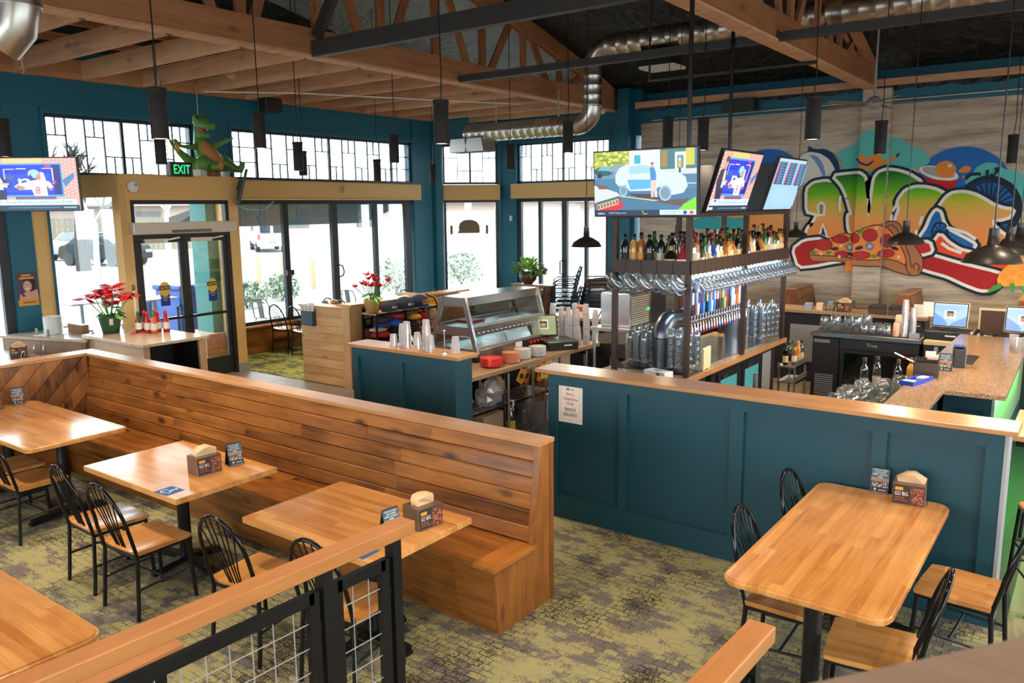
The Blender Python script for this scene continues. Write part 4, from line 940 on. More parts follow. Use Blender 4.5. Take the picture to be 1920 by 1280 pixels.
chair(-11.5, 10.5, -.1, 'bow-back chair seen over the partition cap, left of the gold pot')
chair(-11.95, 11.95, 3.0, 'bow-back chair just right of the gold pot poinsettia')
chair(-11.4, 13.02, .1, 'bow-back chair below the teal corner pier')
chair(-10.75, 3.95, 2.7, 'bow-back chair behind the return bench at far left')
chair(-11.6, 3.6, 2.9, 'bow-back chair cut by the left edge near the poster')
def btable(x, y, lab, m=None, h=.75, lx=.75, ly=.75, rz=0):
    t = thing('dining_table', lab, 'table', (x, y, 0), rz); part('tabletop', MB().prism(rrect(-lx/2, lx/2, -ly/2, ly/2, .03), h-.035, h), [m or LAMX], t, bev=.004); part('pedestal', MB().cyl((0, 0, .05), (0, 0, h-.035), .04), [BLACK], t)
    b = MB(); b.bar((-.28, 0, .035), (.28, 0, .035), .06, .05); b.bar((0, -.28, .035), (0, .28, .035), .06, .05); part('base', b, [BLACK], t); return t
btable(-11.78, 9.98, 'wooden lounge table at the first street window bays', LAMX, .75, 1.1, .5)
btable(-11.75, 11.25, 'wooden lounge table behind the brick partition', LAMX)
btable(-11.2, 13.75, 'wooden lounge table in the window corner', LAMX, .75, .6, .6)
btable(-11.35, 4.25, 'dark-edged table behind the return bench at far left', mat('dark_tabletop', (.16, .11, .08), .25), .76, 1.1, .75)

# ---- napkin boxes and table tents
def tent(x, y, z, rz, lab):
    t = thing('table_tent', lab, 'table sign', (x, y, z), rz, 'table tents on dining tables')
    q = MB(); q.prism([(-.042, 0), (0, .16), (.004, .16), (-.036, 0)], -.055, .055, 'x'); q.prism([(.042, 0), (0, .16), (-.004, .16), (.036, 0)], -.055, .055, 'x'); q.bx(-.055, .055, -.04, .04, 0, .003)
    part('card', q, [flat(38, 42, 50)], t)
    for s in (1, -1):
        sl = Vector((0, s*.042, .16)).normalized(); o = Vector((-.055*s, -s*.0425, .001)); U = Vector((s, 0, 0)); pr = Print()
        pr.rect(0, 0, .11, .165, flat(30, 32, 38)); pr.rect(.002, .085, .108, .163, flat(56, 84, 104)); pr.rect(.002, .07, .108, .10, flat(150, 120, 100)); pr.rect(.002, .035, .108, .075, flat(70, 58, 56))
        rn = random.Random(4); pr.many([ell(.01+.09*rn.random(), .04+.03*rn.random(), .003, .004, 6) for _ in range(40)], flat(205, 190, 180))
        w = flat(232, 236, 226)
        for k, (tx, tw) in enumerate((('WATCH EVERY', .085), ('LIVE GAME', .065), ('EVERY SUNDAY', .092), ('HERE', .03))): pr.text(tx, .055, .143-k*.0145, .0095, w, tw)
        pr.poly([(.022, .03), (.038, .03), (.036, .018), (.03, .012), (.024, .018)], flat(190, 180, 140)); pr.rect(.05, .018, .095, .024, flat(180, 180, 180)); pr.rect(.008, .004, .102, .006, flat(200, 200, 200))
        pr.build('print', t, o, U, sl)
    return t
def napkin(x, y, z, rz, lab, kind=0):
    t = thing('napkin_box', lab, 'napkin holder', (x, y, z), rz, 'smoked napkin boxes'); t.scale = (1.12,)*3
    part('box', MB().prism(rrect(-.085, .085, -.068, .068, .012, 3), 0, .118), [SMOKE], t, bev=.004, seg=2)
    q = MB(); a = [(-.05, .112), (-.055, .15), (-.03, .165), (.0, .17), (.035, .165), (.06, .15), (.055, .115)] if kind == 0 else [(-.06, .112), (-.065, .135), (-.02, .165), (.02, .17), (.075, .14), (.07, .112)]
    V = []; n = len(a)
    for j, yy in enumerate((-.035, -.012, .012, .035)):
        for k, (u, v) in enumerate(a): V.append((u*(1+.1*(j % 2)), yy*(1.2 if v > .15 else .7), v+(.008 if j in (1, 2) else 0)))
    q.add(V, [(j*n+k, j*n+k+1, (j+1)*n+k+1, (j+1)*n+k) for j in range(3) for k in range(n-1)], True); q.add(V[:n], [tuple(range(n))]); q.add(V[3*n:], [tuple(range(n))])
    part('napkins', q, [KRAFT], t)
    for s in (-1, 1):
        pr = Print(); pr.rect(-.078, .006, .078, .112, flat(42, 32, 28)); pr.rect(.005, .008, .076, .108, flat(92, 44, 28)); pr.many([ell(.012+.058*random.random(), .014+.085*random.random(), .006+.008*random.random(), .003, 7, random.random()*3) for _ in range(26)], flat(170, 92, 60)); pr.many([ell(.012+.058*random.random(), .014+.085*random.random(), .005, .002, 7, random.random()*3) for _ in range(14)], flat(205, 140, 100))
        pr.rect(-.070, .082, -.03, .10, flat(214, 146, 40)); pr.text('GO BIG', -.038, .053, .022, flat(236, 228, 220), .066); pr.text('MEMORABLE', -.045, .036, .010, flat(190, 100, 50), .05); pr.text('EVENTS WEEKLY', -.036, .021, .010, flat(190, 100, 50), .068)
        pr.build('print', t, (0, -s*.0686, 0), (s, 0, 0), (0, 0, 1))
    return t
napkin(-5.07, 3.13, .752, 1.48, 'smoked napkin box on the middle banquette table', 1); tent(-5.05, 3.36, .752, 1.4, 'dark table tent on the middle banquette table')
napkin(-3.12, 3.31, .752, 1.45, 'smoked napkin box on the end table, napkin standing up', 0); tent(-3.17, 3.09, .752, 1.4, 'dark table tent behind the end of handrail')
napkin(-.86, 5.34, .752, .12, 'smoked napkin box at the far end of the right table', 1); tent(-1.05, 5.43, .752, .06, 'table tent at far end of right table, beside napkin box')
napkin(-8.42, 3.02, .752, 1.4, 'smoked napkin box cut by left edge on the long left table', 1); tent(-8.46, 3.28, .752, 1.2, 'dark table tent on the long left table')
napkin(-11.5, 9.98, .75, 1.1, 'napkin box on the lounge table by the first windows', 0); tent(-11.72, 9.95, .75, 1.2, 'dark table tent on the lounge table by first windows')
napkin(-11.2, 4.42, .76, 1.1, 'napkin box on the table behind the return bench', 1)

# ---- ramp with handrails
struct('floor_platform', MB().prism([(-5, -.02), (-5, .55), (.4, .55), (1.9, .04), (1.9, -.02)], -3.2, .6, 'x') if False else MB().bx(-3.2, 3.5, -5, -.2, 0, .55), [CARPET])
rp = struct('floor_ramp', MB().prism([(-.2, .0), (-.2, .55), (2.0, .0)], -2.4, -.9, 'x'), [CARPET])
def rail(name, x, y0, y1, z1, slope, lab, posts, pans):
    t = thing(name, lab, 'handrail', (x, y1, 0)); L = y1-y0; zt = lambda y: z1-slope*y
    part('wood_rail', MB().bar((0, -L, zt(-L)-.03), (0, 0, zt(0)-.03), .095, .060), [RAILW], t, bev=.004)
    for y in posts: part('post', MB().bx(-.026, .026, y-.026, y+.026, 0, zt(y)-.06), [BLACK], t)
    for a, b in pans:
        fr = MB(); h0, h1 = .165, 1.02
        for h in (h0, h1): fr.bar((0, a, zt(a)-h), (0, b, zt(b)-h), .03, .05)
        for y in (a, b): fr.bar((0, y, zt(y)-h0+.025), (0, y, zt(y)-h1-.02), .03, .05, (0, 1, 0))
        part('panel_frame', fr, [BLACK], t)
        for zz in (.28, .82): part('bracket', MB().bx(-.012, .012, a, a+.05, zt(a)-zz-.04, zt(a)-zz), [BLACK], t)
        g = MB(); n = int((a-b)/.1)
        for i in range(1, n+1): y = a-i*(a-b)/(n+1); g.tube([(0, y, zt(y)-h0), (0, y, zt(y)-h1)], .0024, 5)
        for i in range(1, 8): g.tube([(0, a, zt(a)-h0-i*.107), (0, b, zt(b)-h0-i*.107)], .0024, 5)
        part('wire_grid', g, [GREYPL], t)
    return t
rail('handrail', -2.47, -.6, 2.52, 1.20, .023, 'oak handrail on black posts with wire grid, lower left foreground', (-.10, -.50, -2.6), ((-.165, -.44), (-.565, -2.5)))
rail('handrail', -.85, .2, 2.60, 1.165, .06, 'oak handrail end at bottom centre right before the long table', (-.10, -1.9), ((-.165, -1.8),))
t = thing('handrail', 'low oak rail end beneath the left foreground handrail', 'handrail', (-2.92, 1.62, 0))
part('wood_rail', MB().bx(-.055, .055, -1.6, 0, .80, .875), [RAILW], t, bev=.004); part('post', MB().bx(-.026, .026, -.12, -.07, 0, .80), [BLACK], t); part('post', MB().bx(-.026, .026, -1.3, -1.25, 0, .80), [BLACK], t)
t = thing('handrail', 'blurred oak handrail crossing the bottom right corner', 'handrail', (0, 0, 0))
part('wood_rail', MB().bar((-.30+.045, .70-.035, 2.07), (.33+.045, 1.56-.035, 2.07), .11, .06), [wood('pale_rail_oak', (.30, .19, .13), (.44, .30, .22), 'X', 1.2, .5, 0)], t, bev=.004); part('post', MB().bx(.36, .41, 1.42, 1.47, 0, 2.04), [BLACK], t)

# ---- half walls
def halfwall(name, lab, x0, x1, opens, capx):
    t = thing(name, lab, 'half wall', (x0, 5.45, 0)); X = lambda x: x-x0
    part('core', MB().bx(0, x1-x0, .032, .24, 0, 1.235), [TEALD], t)
    xs = [x0]+[v for o in opens for v in o]+[x1]
    for i in range(0, len(xs), 2): part('stile', MB().bx(X(xs[i]), X(xs[i+1]), 0, .0325, 0, 1.235), [TEALD], t)
    for a, b in opens:
        part('bottom_rail', MB().bx(X(a), X(b), 0, .0325, 0, .19), [TEALD], t); part('top_rail', MB().bx(X(a), X(b), 0, .0325, 1.145, 1.235), [TEALD], t)
    part('top_cap', MB().bx(X(capx[0]), X(capx[1]), -.03, .27, 1.235, 1.268), [OAKX], t, bev=.004)
    return t
hw = halfwall('half_wall', 'long teal panelled half wall with oak cap in front of bar', -3.66, -.385, [(-3.58, -2.99), (-2.92, -2.08), (-1.98, -1.12), (-1.03, -.48)], (-3.78, -.32))
part('end_trim', MB().bx(3.275, 3.295, -.004, .245, 0, 1.235), [GREYPL], hw)
halfwall('half_wall', 'short teal panelled half wall with oak cap beside the food warmer', -6.04, -4.68, [(-5.96, -5.43), (-5.35, -4.86)], (-6.1, -4.62))
sg = thing('notice', 'paper sign on the teal half wall reading Sorry Employee Only', 'sign', (-3.46, 5.482, 1.0))
part('sheet', MB().bx(-.115, .115, -.003, .0, -.17, .17), [flat(236, 214, 196)], sg)
pr = Print(); pr.stroke([(-.09, -.145), (.09, -.145), (.09, .145), (-.09, .145)], .003, flat(200, 120, 90), True)
for k in range(3): pr.rect(-.036+k*.01, .105, -.029+k*.01, .125, flat(60, 50, 50))
pr.text('the', .02, .107, .018, flat(70, 60, 60), .032)
for tx, y, w, m in (('Sorry', .062, .075, flat(190, 50, 40)), ('Employe', .022, .118, flat(190, 50, 40)), ('Only', -.018, .065, flat(190, 50, 40)), ('beyond', -.062, .105, flat(30, 28, 28)), ('this point', -.105, .135, flat(30, 28, 28))): pr.text(tx, -.004 if tx == 'Employe' else 0, y, .026, m, w)
pr.text('e', .066, .022, .024, flat(25, 20, 20), .016); pr.rect(-.054, -.069, .054, -.066, flat(30, 28, 28)); pr.rect(-.068, -.112, .068, -.109, flat(30, 28, 28))
pr.build('print', sg, (0, -.0034, 0), (1, 0, 0), (0, 0, 1))

# ---- pine and brick partition
pt = thing('partition', 'pale pine shiplap partition with oak end post and menu holder', 'partition', (-9.80, 7.84, 0))
part('core', MB().bx(0, .94, .02, .22, 0, 1.16), [LPINEX], pt)
for i in range(9): part('plank', MB().bx(0, .94, 0, .0205, .008+i*.128, .132+i*.128), [LPINEX], pt)
part('top_cap', MB().bx(-.02, .95, -.02, .24, 1.16, 1.185), [OAKX], pt)
part('end_post', MB().bx(.94, 1.10, -.015, .24, 0, 1.205), [OAKZ], pt)
bp = thing('partition', 'red brick partition with oak cap behind hat shelf', 'partition', (-8.72, 7.99, 0))
part('core', MB().bx(-.2, -.012, .1, 2.5, 0, 1.17), [MORTAR], bp); part('top_cap', MB().bx(-.26, .03, -.15, 2.55, 1.205, 1.235), [OAKY], bp)
for i in range(17):
    for j in range(12):
        y = .095+j*.205-(i % 2)*.1
        if y > 2.4: continue
        y = max(y, .09)
        OB('brick', BKX, bp, (.006, y, .006+i*.0685))
mh = thing('menu_holder', 'blue-black menu holder stuffed with flyers on pine partition', 'menu holder', (-9.58, 7.84, 1.0))
part('pocket', MB().bx(-.13, .13, -.075, -.065, -.12, .1).bx(-.13, -.12, -.065, 0, -.12, .1).bx(.12, .13, -.065, 0, -.12, .1).bx(-.13, .13, -.065, 0, -.12, -.11).bx(-.13, .13, -.008, 0, -.12, .13), [mat('slate_blue_plastic', (.03, .07, .10), .4)], mh)
for k, (x, c) in enumerate(((-.08, (225, 215, 205)), (.0, (235, 228, 215)), (.07, (215, 205, 200)))):
    p = MB().bx(x-.045, x+.045, -.05+.012*k, -.042+.012*k, -.1, .20+.01*k); part('flyer', p, [flat(*c)], mh)
pr = Print()
for x in (-.08, .0, .07):
    for k in range(6): pr.rect(x-.035, .17-.014*k, x+.03-.01*(k % 3), .175-.014*k, flat(90, 80, 80))
pr.build('print', mh, (0, -.052, 0), (1, 0, 0), (0, 0, 1))
sg = solo('notice', MB().bx(-.05, .05, -.004, 0, -.05, .09), [flat(225, 205, 190)], 'small paper notice at top left of the pine partition', 'notice', (-9.74, 7.84, 1.02))
bd = thing('booth_divider', 'low pine divider with white cap behind the brick partition', 'divider', (-9.66, 9.78, 0))
part('core', MB().bx(0, .66, 0, .12, 0, 1.16), [LPINEX], bd); part('top_cap', MB().bx(-.03, .66, -.03, .15, 1.16, 1.19), [CREAM], bd)
sg = thing('occupancy_sign', 'black maximum occupancy sign on the brick partition', 'sign', (-8.685, 8.08, 1.02))
part('plate', MB().bx(-.008, 0, -.02, .20, -.16, .14), [flat(20, 20, 22)], sg)
pr = Print(); w = flat(225, 220, 210)
for tx, y, ww in (('MAX', .08, .09), ('OCCUPANCY', .04, .17), ('ALLOWED', .0, .14), ('15', -.09, .08)): pr.text(tx, .09, y, .028 if tx != '15' else .06, w, ww)
pr.build('print', sg, (.001, 0, 0), (0, 1, 0), (0, 0, 1))
ys = solo('notice', MB().bx(0, .006, -.17, .17, -.14, .14), [flat(226, 168, 50)], 'yellow paper notice on the brick partition behind caps', 'notice', (-8.708, 9.56, 1.05))
pr = Print(); pr.text('ALL IN', 0, .06, .04, flat(90, 60, 20), .2); pr.rect(-.12, .0, .1, .012, flat(110, 75, 25)); pr.rect(-.1, -.05, .12, -.038, flat(110, 75, 25)); pr.rect(-.12, -.1, .05, -.088, flat(110, 75, 25)); pr.build('print', ys, (.0065, 0, 0), (0, 1, 0), (0, 0, 1))
# ================================================================== BAR AND KITCHEN
def boxthing(name, lab, cat, loc, rz, mbm, group=None): return solo(name, mbm[0], mbm[1], lab, cat, loc, rz, group)
# ---- food counter with wire shelving underneath
fc_ = thing('service_counter', 'brown laminate service counter under food warmer', 'counter', (-5.08, 7.25, 0))
part('worktop', MB().bx(-1.17, 0, -1.53, 1.50, .85, .90), [CORK], fc_, bev=.004)
for y in (-1.45, .0, 1.4): part('leg', MB().cyl((-1.1, y, 0), (-1.1, y, .85), .02), [ALU], fc_)
part('back_panel', MB().bx(-1.16, -1.14, -1.5, 1.45, 0, .85), [BLKMATT], fc_)
ws = thing('wire_shelf', 'chrome wire shelf rack under the service counter', 'shelf', (-5.3, 7.2, 0))
for x in (-.2, .2):
    for y in (-1.2, -.38, .08, 1.25): part('post', MB().cyl((x, y, 0), (x, y, .83), .014, n=10), [ALU], ws)
for z in (.12, .50):
    b = MB()
    for i in range(10): b.tube([(-.2+i*.0444, -1.2, z), (-.2+i*.0444, 1.25, z)], .003, 4)
    for i in range(9): b.tube([(-.2, -1.2+i*.306, z-.004), (.2, -1.2+i*.306, z-.004)], .004, 4)
    b.bx(.195, .205, -1.2, 1.25, z-.03, z+.0).bx(-.205, -.195, -1.2, 1.25, z-.03, z+.0); part('wire_deck', b, [CHROME], ws)
rnd = random.Random(2)
def bag(loc, s, m, lab, cat='bag', rz=0, seed=1, name='paper_bag'):
    r = random.Random(seed); b = MB(); b.sph((0, 0, s[2]*.5), (s[0], s[1], s[2]*.5), 14, 10)
    b.v = [(x*(1+r.uniform(-.16, .16)), y*(1+r.uniform(-.16, .16)), max(0.0, z*(1+r.uniform(-.1, .14)))) for x, y, z in b.v]; b.sm = [False]*len(b.sm)
    return solo(name, b, [m], lab, cat, loc, rz)
PLB = glass('plastic_bag_film', (.9, .88, .86), .12, .25, .4, .35)
bag((-5.16, 6.55, .505), (.13, .18, .26), PLB, 'clear plastic bag bulging from the wire shelf', seed=3, name='plastic_bag')
bag((-5.35, 6.3, .505), (.14, .12, .22), CARD, 'crumpled brown paper bag left of clear plastic bag', seed=4)
bag((-5.4, 6.95, .505), (.12, .13, .24), CARD, 'brown paper bag behind the spray bottle', seed=5)
bag((-4.95, 9.15, 0), (.16, .17, .55), CARD, 'tall crumpled brown bag on floor under the sink', seed=6)
solo('cardboard_box', MB().bx(-.17, .17, -.2, .2, 0, .3), [CARD], 'open cardboard box on the lower wire shelf', 'box', (-5.28, 6.55, .125), .1, bev=.004)
for i, (y, z, h) in enumerate(((7.78, .505, .11), (7.8, .618, .08))): solo('takeout_box', MB().bx(-.12, .12, -.14, .14, 0, h), [CARD], ['lower brown takeaway carton on the right of wire shelf', 'upper brown takeaway carton on the right of wire shelf'][i], 'box', (-5.3, y, z), .15*i, bev=.003)
for i, (y, z, w, h, c) in enumerate(((7.66, .125, .09, .32, (225, 225, 222)), (7.42, .125, .06, .14, (230, 226, 215)), (7.95, .125, .10, .16, (40, 140, 150)))):
    solo('carton', MB().bx(-.1, .1, -w, w, 0, h), [flat(*c)], ['tall white carton on lower wire shelf', 'small white carton on lower wire shelf', 'teal and orange carton at right of lower wire shelf'][i], 'box', (-5.22, y, z), .1)
sb = thing('spray_bottle', 'yellow-labelled spray bottle standing at the wire shelf front', 'bottle', (-5.02, 6.86, 0.0))
sb.location = (-5.14, 6.9, .125)
part('bottle', MB().lathe([(.05, 0), (.055, .02), (.055, .2), (.03, .28), (.02, .30), (.02, .33)], 16), [glass('cloudy_bottle', (.85, .85, .8), .3, .2, .6)], sb); part('label', MB().lat0([(.056, .05), (.056, .16)], 16), [flat(225, 195, 60)], sb); part('trigger', MB().bx(-.02, .045, -.018, .018, .33, .385).bar((.03, 0, .34), (.045, 0, .27), .012, .012), [WHITE], sb)
hs = thing('paddle_sign_bin', 'clear bin full of orange and yellow order flags on sticks', 'bin', (-5.14, 7.38, .125))
part('bin', MB().lat0([(.09, 0), (.12, .3)], 16).lathe([(.0, 0), (.09, .002)], 16), [CUPPL], hs)
for i in range(12):
    a = rnd.uniform(-.5, .45); c = rnd.uniform(-.35, .35); top = Vector((.05+.25*c, a*.55, .50+.12*rnd.random())); sk_ = part('stick', MB().tube([(.02*c, .05*a, .02), top], .004, 5), [flat(190, 120, 50)], hs)
    T = Matrix.Translation(top) @ Matrix.Rotation(rnd.uniform(-.5, .5), 4, 'Z') @ Matrix.Rotation(a*1.2, 4, 'X')
    fl_ = part('flag', MB().bx(-.003, .003, -.055, .055, -.02, .14, T), [flat(*random.choice([(226, 150, 40), (235, 178, 50), (214, 120, 40)]))], hs)
    q = MB(); q.cyl(T @ Vector((.0032, 0, .06)), T @ Vector((.0045, 0, .06)), .032, n=14); part('emblem', q, [flat(35, 30, 25)], fl_)
# ---- food warmer
fw = thing('food_warmer', 'two-tier stainless food warmer with sloped glass sides', 'food warmer', (-5.83, 7.58, .9))
Y0_, Y1_ = -.80, .60; zt, zm, zb = .72, .37, .10
def xe(z): return .16+.17*(zt-z)/(zt-zb)
part('base', MB().prism([(-.33, .06), (.33, .06), (.33, .14), (-.33, .14)], Y0_-.02, Y1_+.02, 'y'), [STEEL], fw, bev=.004)
part('deck', MB().bx(-.31, .31, Y0_, Y1_, .14, .15), [STEEL], fw); part('mid_deck', MB().bx(-.24, .24, Y0_+.02, Y1_-.02, zm, zm+.015), [STEEL], fw)
part('top', MB().bx(-.18, .18, Y0_-.02, Y1_+.02, zt-.015, zt), [STEEL], fw)
for y in (Y0_+.06, Y1_-.06): part('foot', MB().bx(-.28, .28, y-.05, y+.05, 0, .06), [BLKPL], fw)
for s in (-1, 1):
    for y in (Y0_, Y1_): part('corner_post', MB().bar((s*xe(.10), y, .10), (s*xe(zt), y, zt), .05, .035, (0, 1, 0)), [STEEL], fw)
    for z, h in ((zt-.05, .09), (zm-.03, .10)):
        T = MB(); T.bar((s*xe(z), Y0_, z), (s*xe(z), Y1_, z), .02, h); part('rail', T, [STEEL], fw)
        d = MB()
        for i in range(18):
            for k in (0, 1) if z < .5 else (0,): y = Y0_+.08+i*.083+k*.03; zz = z+.012-k*.03; d.cb((s*(xe(zz)+.0105), y, zz), (.004, .035, .008))
        part('vent_slots', d, [WHITE], fw)
    for z0, z1 in ((.15, zm-.08), (zm+.02, zt-.10)):
        for y0, y1 in ((Y0_+.03, (Y0_+Y1_)/2), ((Y0_+Y1_)/2+.004, Y1_-.03)):
            q = MB(); vs = [(s*xe(z)+o, y, z) for z in (z0, z1) for o in (0, .004) for y in (y0, y1)]; q.add(vs, [(0, 2, 3, 1), (4, 5, 7, 6), (0, 1, 5, 4), (2, 6, 7, 3), (0, 4, 6, 2), (1, 3, 7, 5)]); part('sliding_pane', q, [CASEG], fw)
        part('pane_track', MB().bar((s*xe(z0), Y0_, z0+.008), (s*xe(z0), Y1_, z0+.008), .03, .02), [ALU], fw)
for y in (Y0_, Y1_):
    for z0, z1 in ((.15, zm-.06), (zm+.02, zt-.06)): part('end_pane', MB().prism([(-xe(z0), z0), (xe(z0), z0), (xe(z1), z1), (-xe(z1), z1)], y-.002, y+.002, 'y'), [CASEG], fw)
    part('end_rail', MB().bx(-xe(zm), xe(zm), y-.01, y+.01, zm-.08, zm+.02).bx(-xe(zt), xe(zt), y-.01, y+.01, zt-.10, zt), [STEEL], fw)
part('control_panel', MB().bx(.325, .34, .08, .58, .065, .135), [BLKPL], fw)
for i in range(5): part('knob', MB().cyl((.34, .20+i*.08, .10), (.36, .20+i*.08, .10), .018, n=12), [REDPL], fw)
part('label', MB().bx(.33, .336, -.08, .05, .06, .135), [PAPER], fw)
r_ = MB()
for y in (-.4, -.1, .2, .45): r_.tube([(-.25, y, .155), (-.25, y, .2), (.25, y, .2), (.25, y, .155)], .005, 5)
part('wire_rack', r_, [CHROME], fw)
solo('red_tray', MB().bx(-.1, .1, -.12, .12, 0, .02), [REDPL], 'red tray on the upper tier inside the food warmer', 'tray', (-5.95, 7.25, 1.286))
# ---- plates, cups, POS on the service counter
def pile(name, n, prof, m, step, loc, lab, cat, group, nn=20, z0=0, jig=.002):
    me = MB().lathe(prof, nn).mesh(name, [m]); r = random.Random(int(loc[1]*100)+n)
    for i in range(n): o = OB(name, me, None, (loc[0]+r.uniform(-jig, jig), loc[1]+r.uniform(-jig, jig), loc[2]+i*step)); tag(o, lab if n < 2 else lab+(', topmost' if i == n-1 else ', '+ORD[i]+' up'), cat, group)
PLT = [(0, .002), (.06, .0), (.10, .014), (.101, .019), (.058, .006), (0, .006)]
PLTB = [(0, .002), (.08, .0), (.125, .022), (.126, .028), (.08, .008), (0, .008)]
pile('plate', 9, PLTB, REDPL, .0095, (-5.26, 6.73, .9), 'red plate in the stack before the food warmer', 'plate', 'stack of red plates')
pile('plate', 10, PLT, PINKPL, .0115, (-5.22, 7.03, .9), 'salmon pink plate in stack between red and white plates', 'plate', 'stack of salmon plates')
pile('plate', 9, PLT, PORC, .0125, (-5.25, 7.29, .9), 'white plate in the stack next to salmon plates', 'plate', 'stack of white plates, left')
pile('plate', 9, PLT, PORC, .0125, (-5.2, 7.52, .9), 'white plate in the stack nearest the register drawer', 'plate', 'stack of white plates, right')
CUP = [(.030, 0), (.031, .002), (.042, .115), (.044, .118), (.044, .122), (.0405, .122), (.029, .004), (0, .004)]
def cupstack(x, y, z, n, lab, step=.034, up=False):
    pr = [(r, .122-zz) for r, zz in CUP[::-1]] if not up else CUP
    pile('plastic_cup', n, pr, CUPPL, step, (x, y, z), lab, 'cup', lab.replace('cup in', 'cups in'), 16)
for i, (x, y, n) in enumerate(((-5.47, 5.60, 4), (-5.38, 5.56, 5), (-5.28, 5.60, 2), (-5.14, 5.58, 6), (-5.05, 5.53, 2), (-5.55, 5.55, 1))):
    cupstack(x, y, 1.268, n, 'clear plastic cup in %s stack from left on the short half wall' % ['second', 'third', 'fourth', 'tallest', 'sixth', 'lone first'][i])
cupstack(-4.80, 5.60, 1.268, 2, 'clear plastic cup in the stack right of the number stand')
for i, (x, y, n) in enumerate(((-5.60, 8.45, 12), (-5.47, 8.45, 11), (-5.35, 8.42, 11), (-5.30, 8.54, 10), (-5.22, 8.45, 4), (-5.20, 8.60, 12), (-5.14, 8.52, 8), (-5.38, 8.62, 12), (-5.10, 8.66, 10))):
    cupstack(x, y, .90, n, 'clear plastic cup in %s stack of the group beside the register' % ['tall leftmost', 'second', 'third', 'fourth', 'short front', 'sixth', 'seventh', 'rear', 'rightmost'][i])
ns = thing('number_stand', 'chrome order number stand on the short half wall', 'stand', (-4.88, 5.54, 1.268)); part('base', MB().cyl((0, 0, 0), (0, 0, .008), .03), [CHROME], ns); part('rod', MB().cyl((0, 0, .008), (0, 0, .20), .004, n=8), [CHROME], ns); part('clip', MB().tube([(.0, 0, .20), (.012, 0, .215), (0, 0, .23), (-.012, 0, .215)], .004, 6, True), [CHROME], ns)
def pos(loc, rz, lab, w=.36, h=.28, tilt=.35, art='brown', lift=.10, bez=None):
    t = thing('register_monitor', lab, 'monitor', loc, rz); T = Matrix.Translation((0, 0, lift+h/2)) @ Matrix.Rotation(-tilt, 4, 'X')
    part('stand', MB().bx(-.10, .10, -.05, .12, 0, .02).bar((0, .05, .01), (0, .04, lift+h*.5), .10, .04, (0, 1, 0)), [BLKPL], t, bev=.005)
    cs_ = part('casing', MB().bx(-w/2, w/2, .0, .035, -h/2, h/2, T), [bez or BLKPL], t, bev=.005)
    o = T @ Vector((0, -.0015, 0)); V = (T.to_3x3() @ Vector((0, 0, 1))); pr = Print(.0003); a, b = w/2-.018, h/2-.018
    pr.rect(-w/2+.006, -h/2+.006, w/2-.006, h/2-.006, flat(12, 12, 14))
    if art == 'brown':
        pr.rect(-a, -b, a, b, scr(170, 178, 130, .7)); pr.rect(-.06, -.05, .06, .07, scr(235, 235, 225, .8)); pr.rect(-.045, -.03, .045, .055, scr(60, 60, 50, .8)); pr.poly(ell(0, .005, .036, .024), scr(190, 140, 60, .9)); pr.text('PIZZA', 0, -.045, .012, scr(60, 60, 60, .8), .07)
    else:
        pr.rect(-a, -b, a, b, scr(118, 160, 226, 1.0)); pr.poly([(-a, b), (-a, .02), (-.06, -.06), (0, -b), (-a*.2, -b), (a, -.01), (a, b)], scr(170, 202, 240, 1.05)); pr.poly([(-a, b), (-a, .04), (-.02, .02), (a, .09), (a, b)], scr(160, 192, 238, 1.05))
        pr.rect(-a, b-.022, a, b-.006, scr(190, 214, 246, 1.0)); pr.rect(-.062, -.05, .062, .052, scr(236, 242, 248, 1.1)); pr.rect(-.036, -.02, .036, .046, scr(30, 60, 90, 1)); pr.poly(ell(0, -.0, .033, .022), scr(232, 130, 60, 1)); pr.poly(ell(.006, .006, .02, .015), scr(110, 180, 70, 1)); pr.poly(ell(-.02, -.008, .012, .010), scr(214, 50, 40, 1))
        pr.text('W', -.05, .0, .036, scr(40, 50, 80, 1), .02); pr.text('K', .05, .0, .036, scr(40, 50, 80, 1), .02); pr.text('PIZZA', 0, -.043, .014, scr(60, 70, 90, 1), .1)
    pr.build('screen', cs_, o, (1, 0, 0), V); return t
pos((-5.52, 8.12, .90), .75, 'black register monitor with olive screen right of food warmer', .34, .28, .45, 'brown', .12)
def drawer(loc, rz, lab, w=.42):
    t = thing('cash_drawer', lab, 'cash drawer', loc, rz); part('casing', MB().bx(-w/2, w/2, -.2, .2, 0, .105), [BLKPL], t, bev=.006); df = part('drawer_front', MB().bx(-w/2+.015, w/2-.015, -.212, -.199, .012, .085), [BLKMATT], t)
    part('lock', MB().cyl((w*.3, -.212, .04), (w*.3, -.22, .04), .012, n=12), [CHROME], df); part('plate', MB().bx(w*.02, w*.28, -.215, -.211, .052, .068), [WHITE], df); return t
drawer((-5.32, 8.12, .90), .95, 'black cash drawer on service counter beside the cup stacks', .40)
pos((-6.75, 7.1, .72), 2.3, 'register monitor seen from behind left of plastic cups', .34, .28, .5, 'brown', .12)
solo('side_table', MB().bx(-.5, .5, -.35, .35, .66, .72).bx(-.45, -.40, -.3, .3, 0, .66).bx(.4, .45, -.3, .3, 0, .66), [LAMB], 'dark small table behind the short half wall', 'table', (-6.8, 7.1, 0))
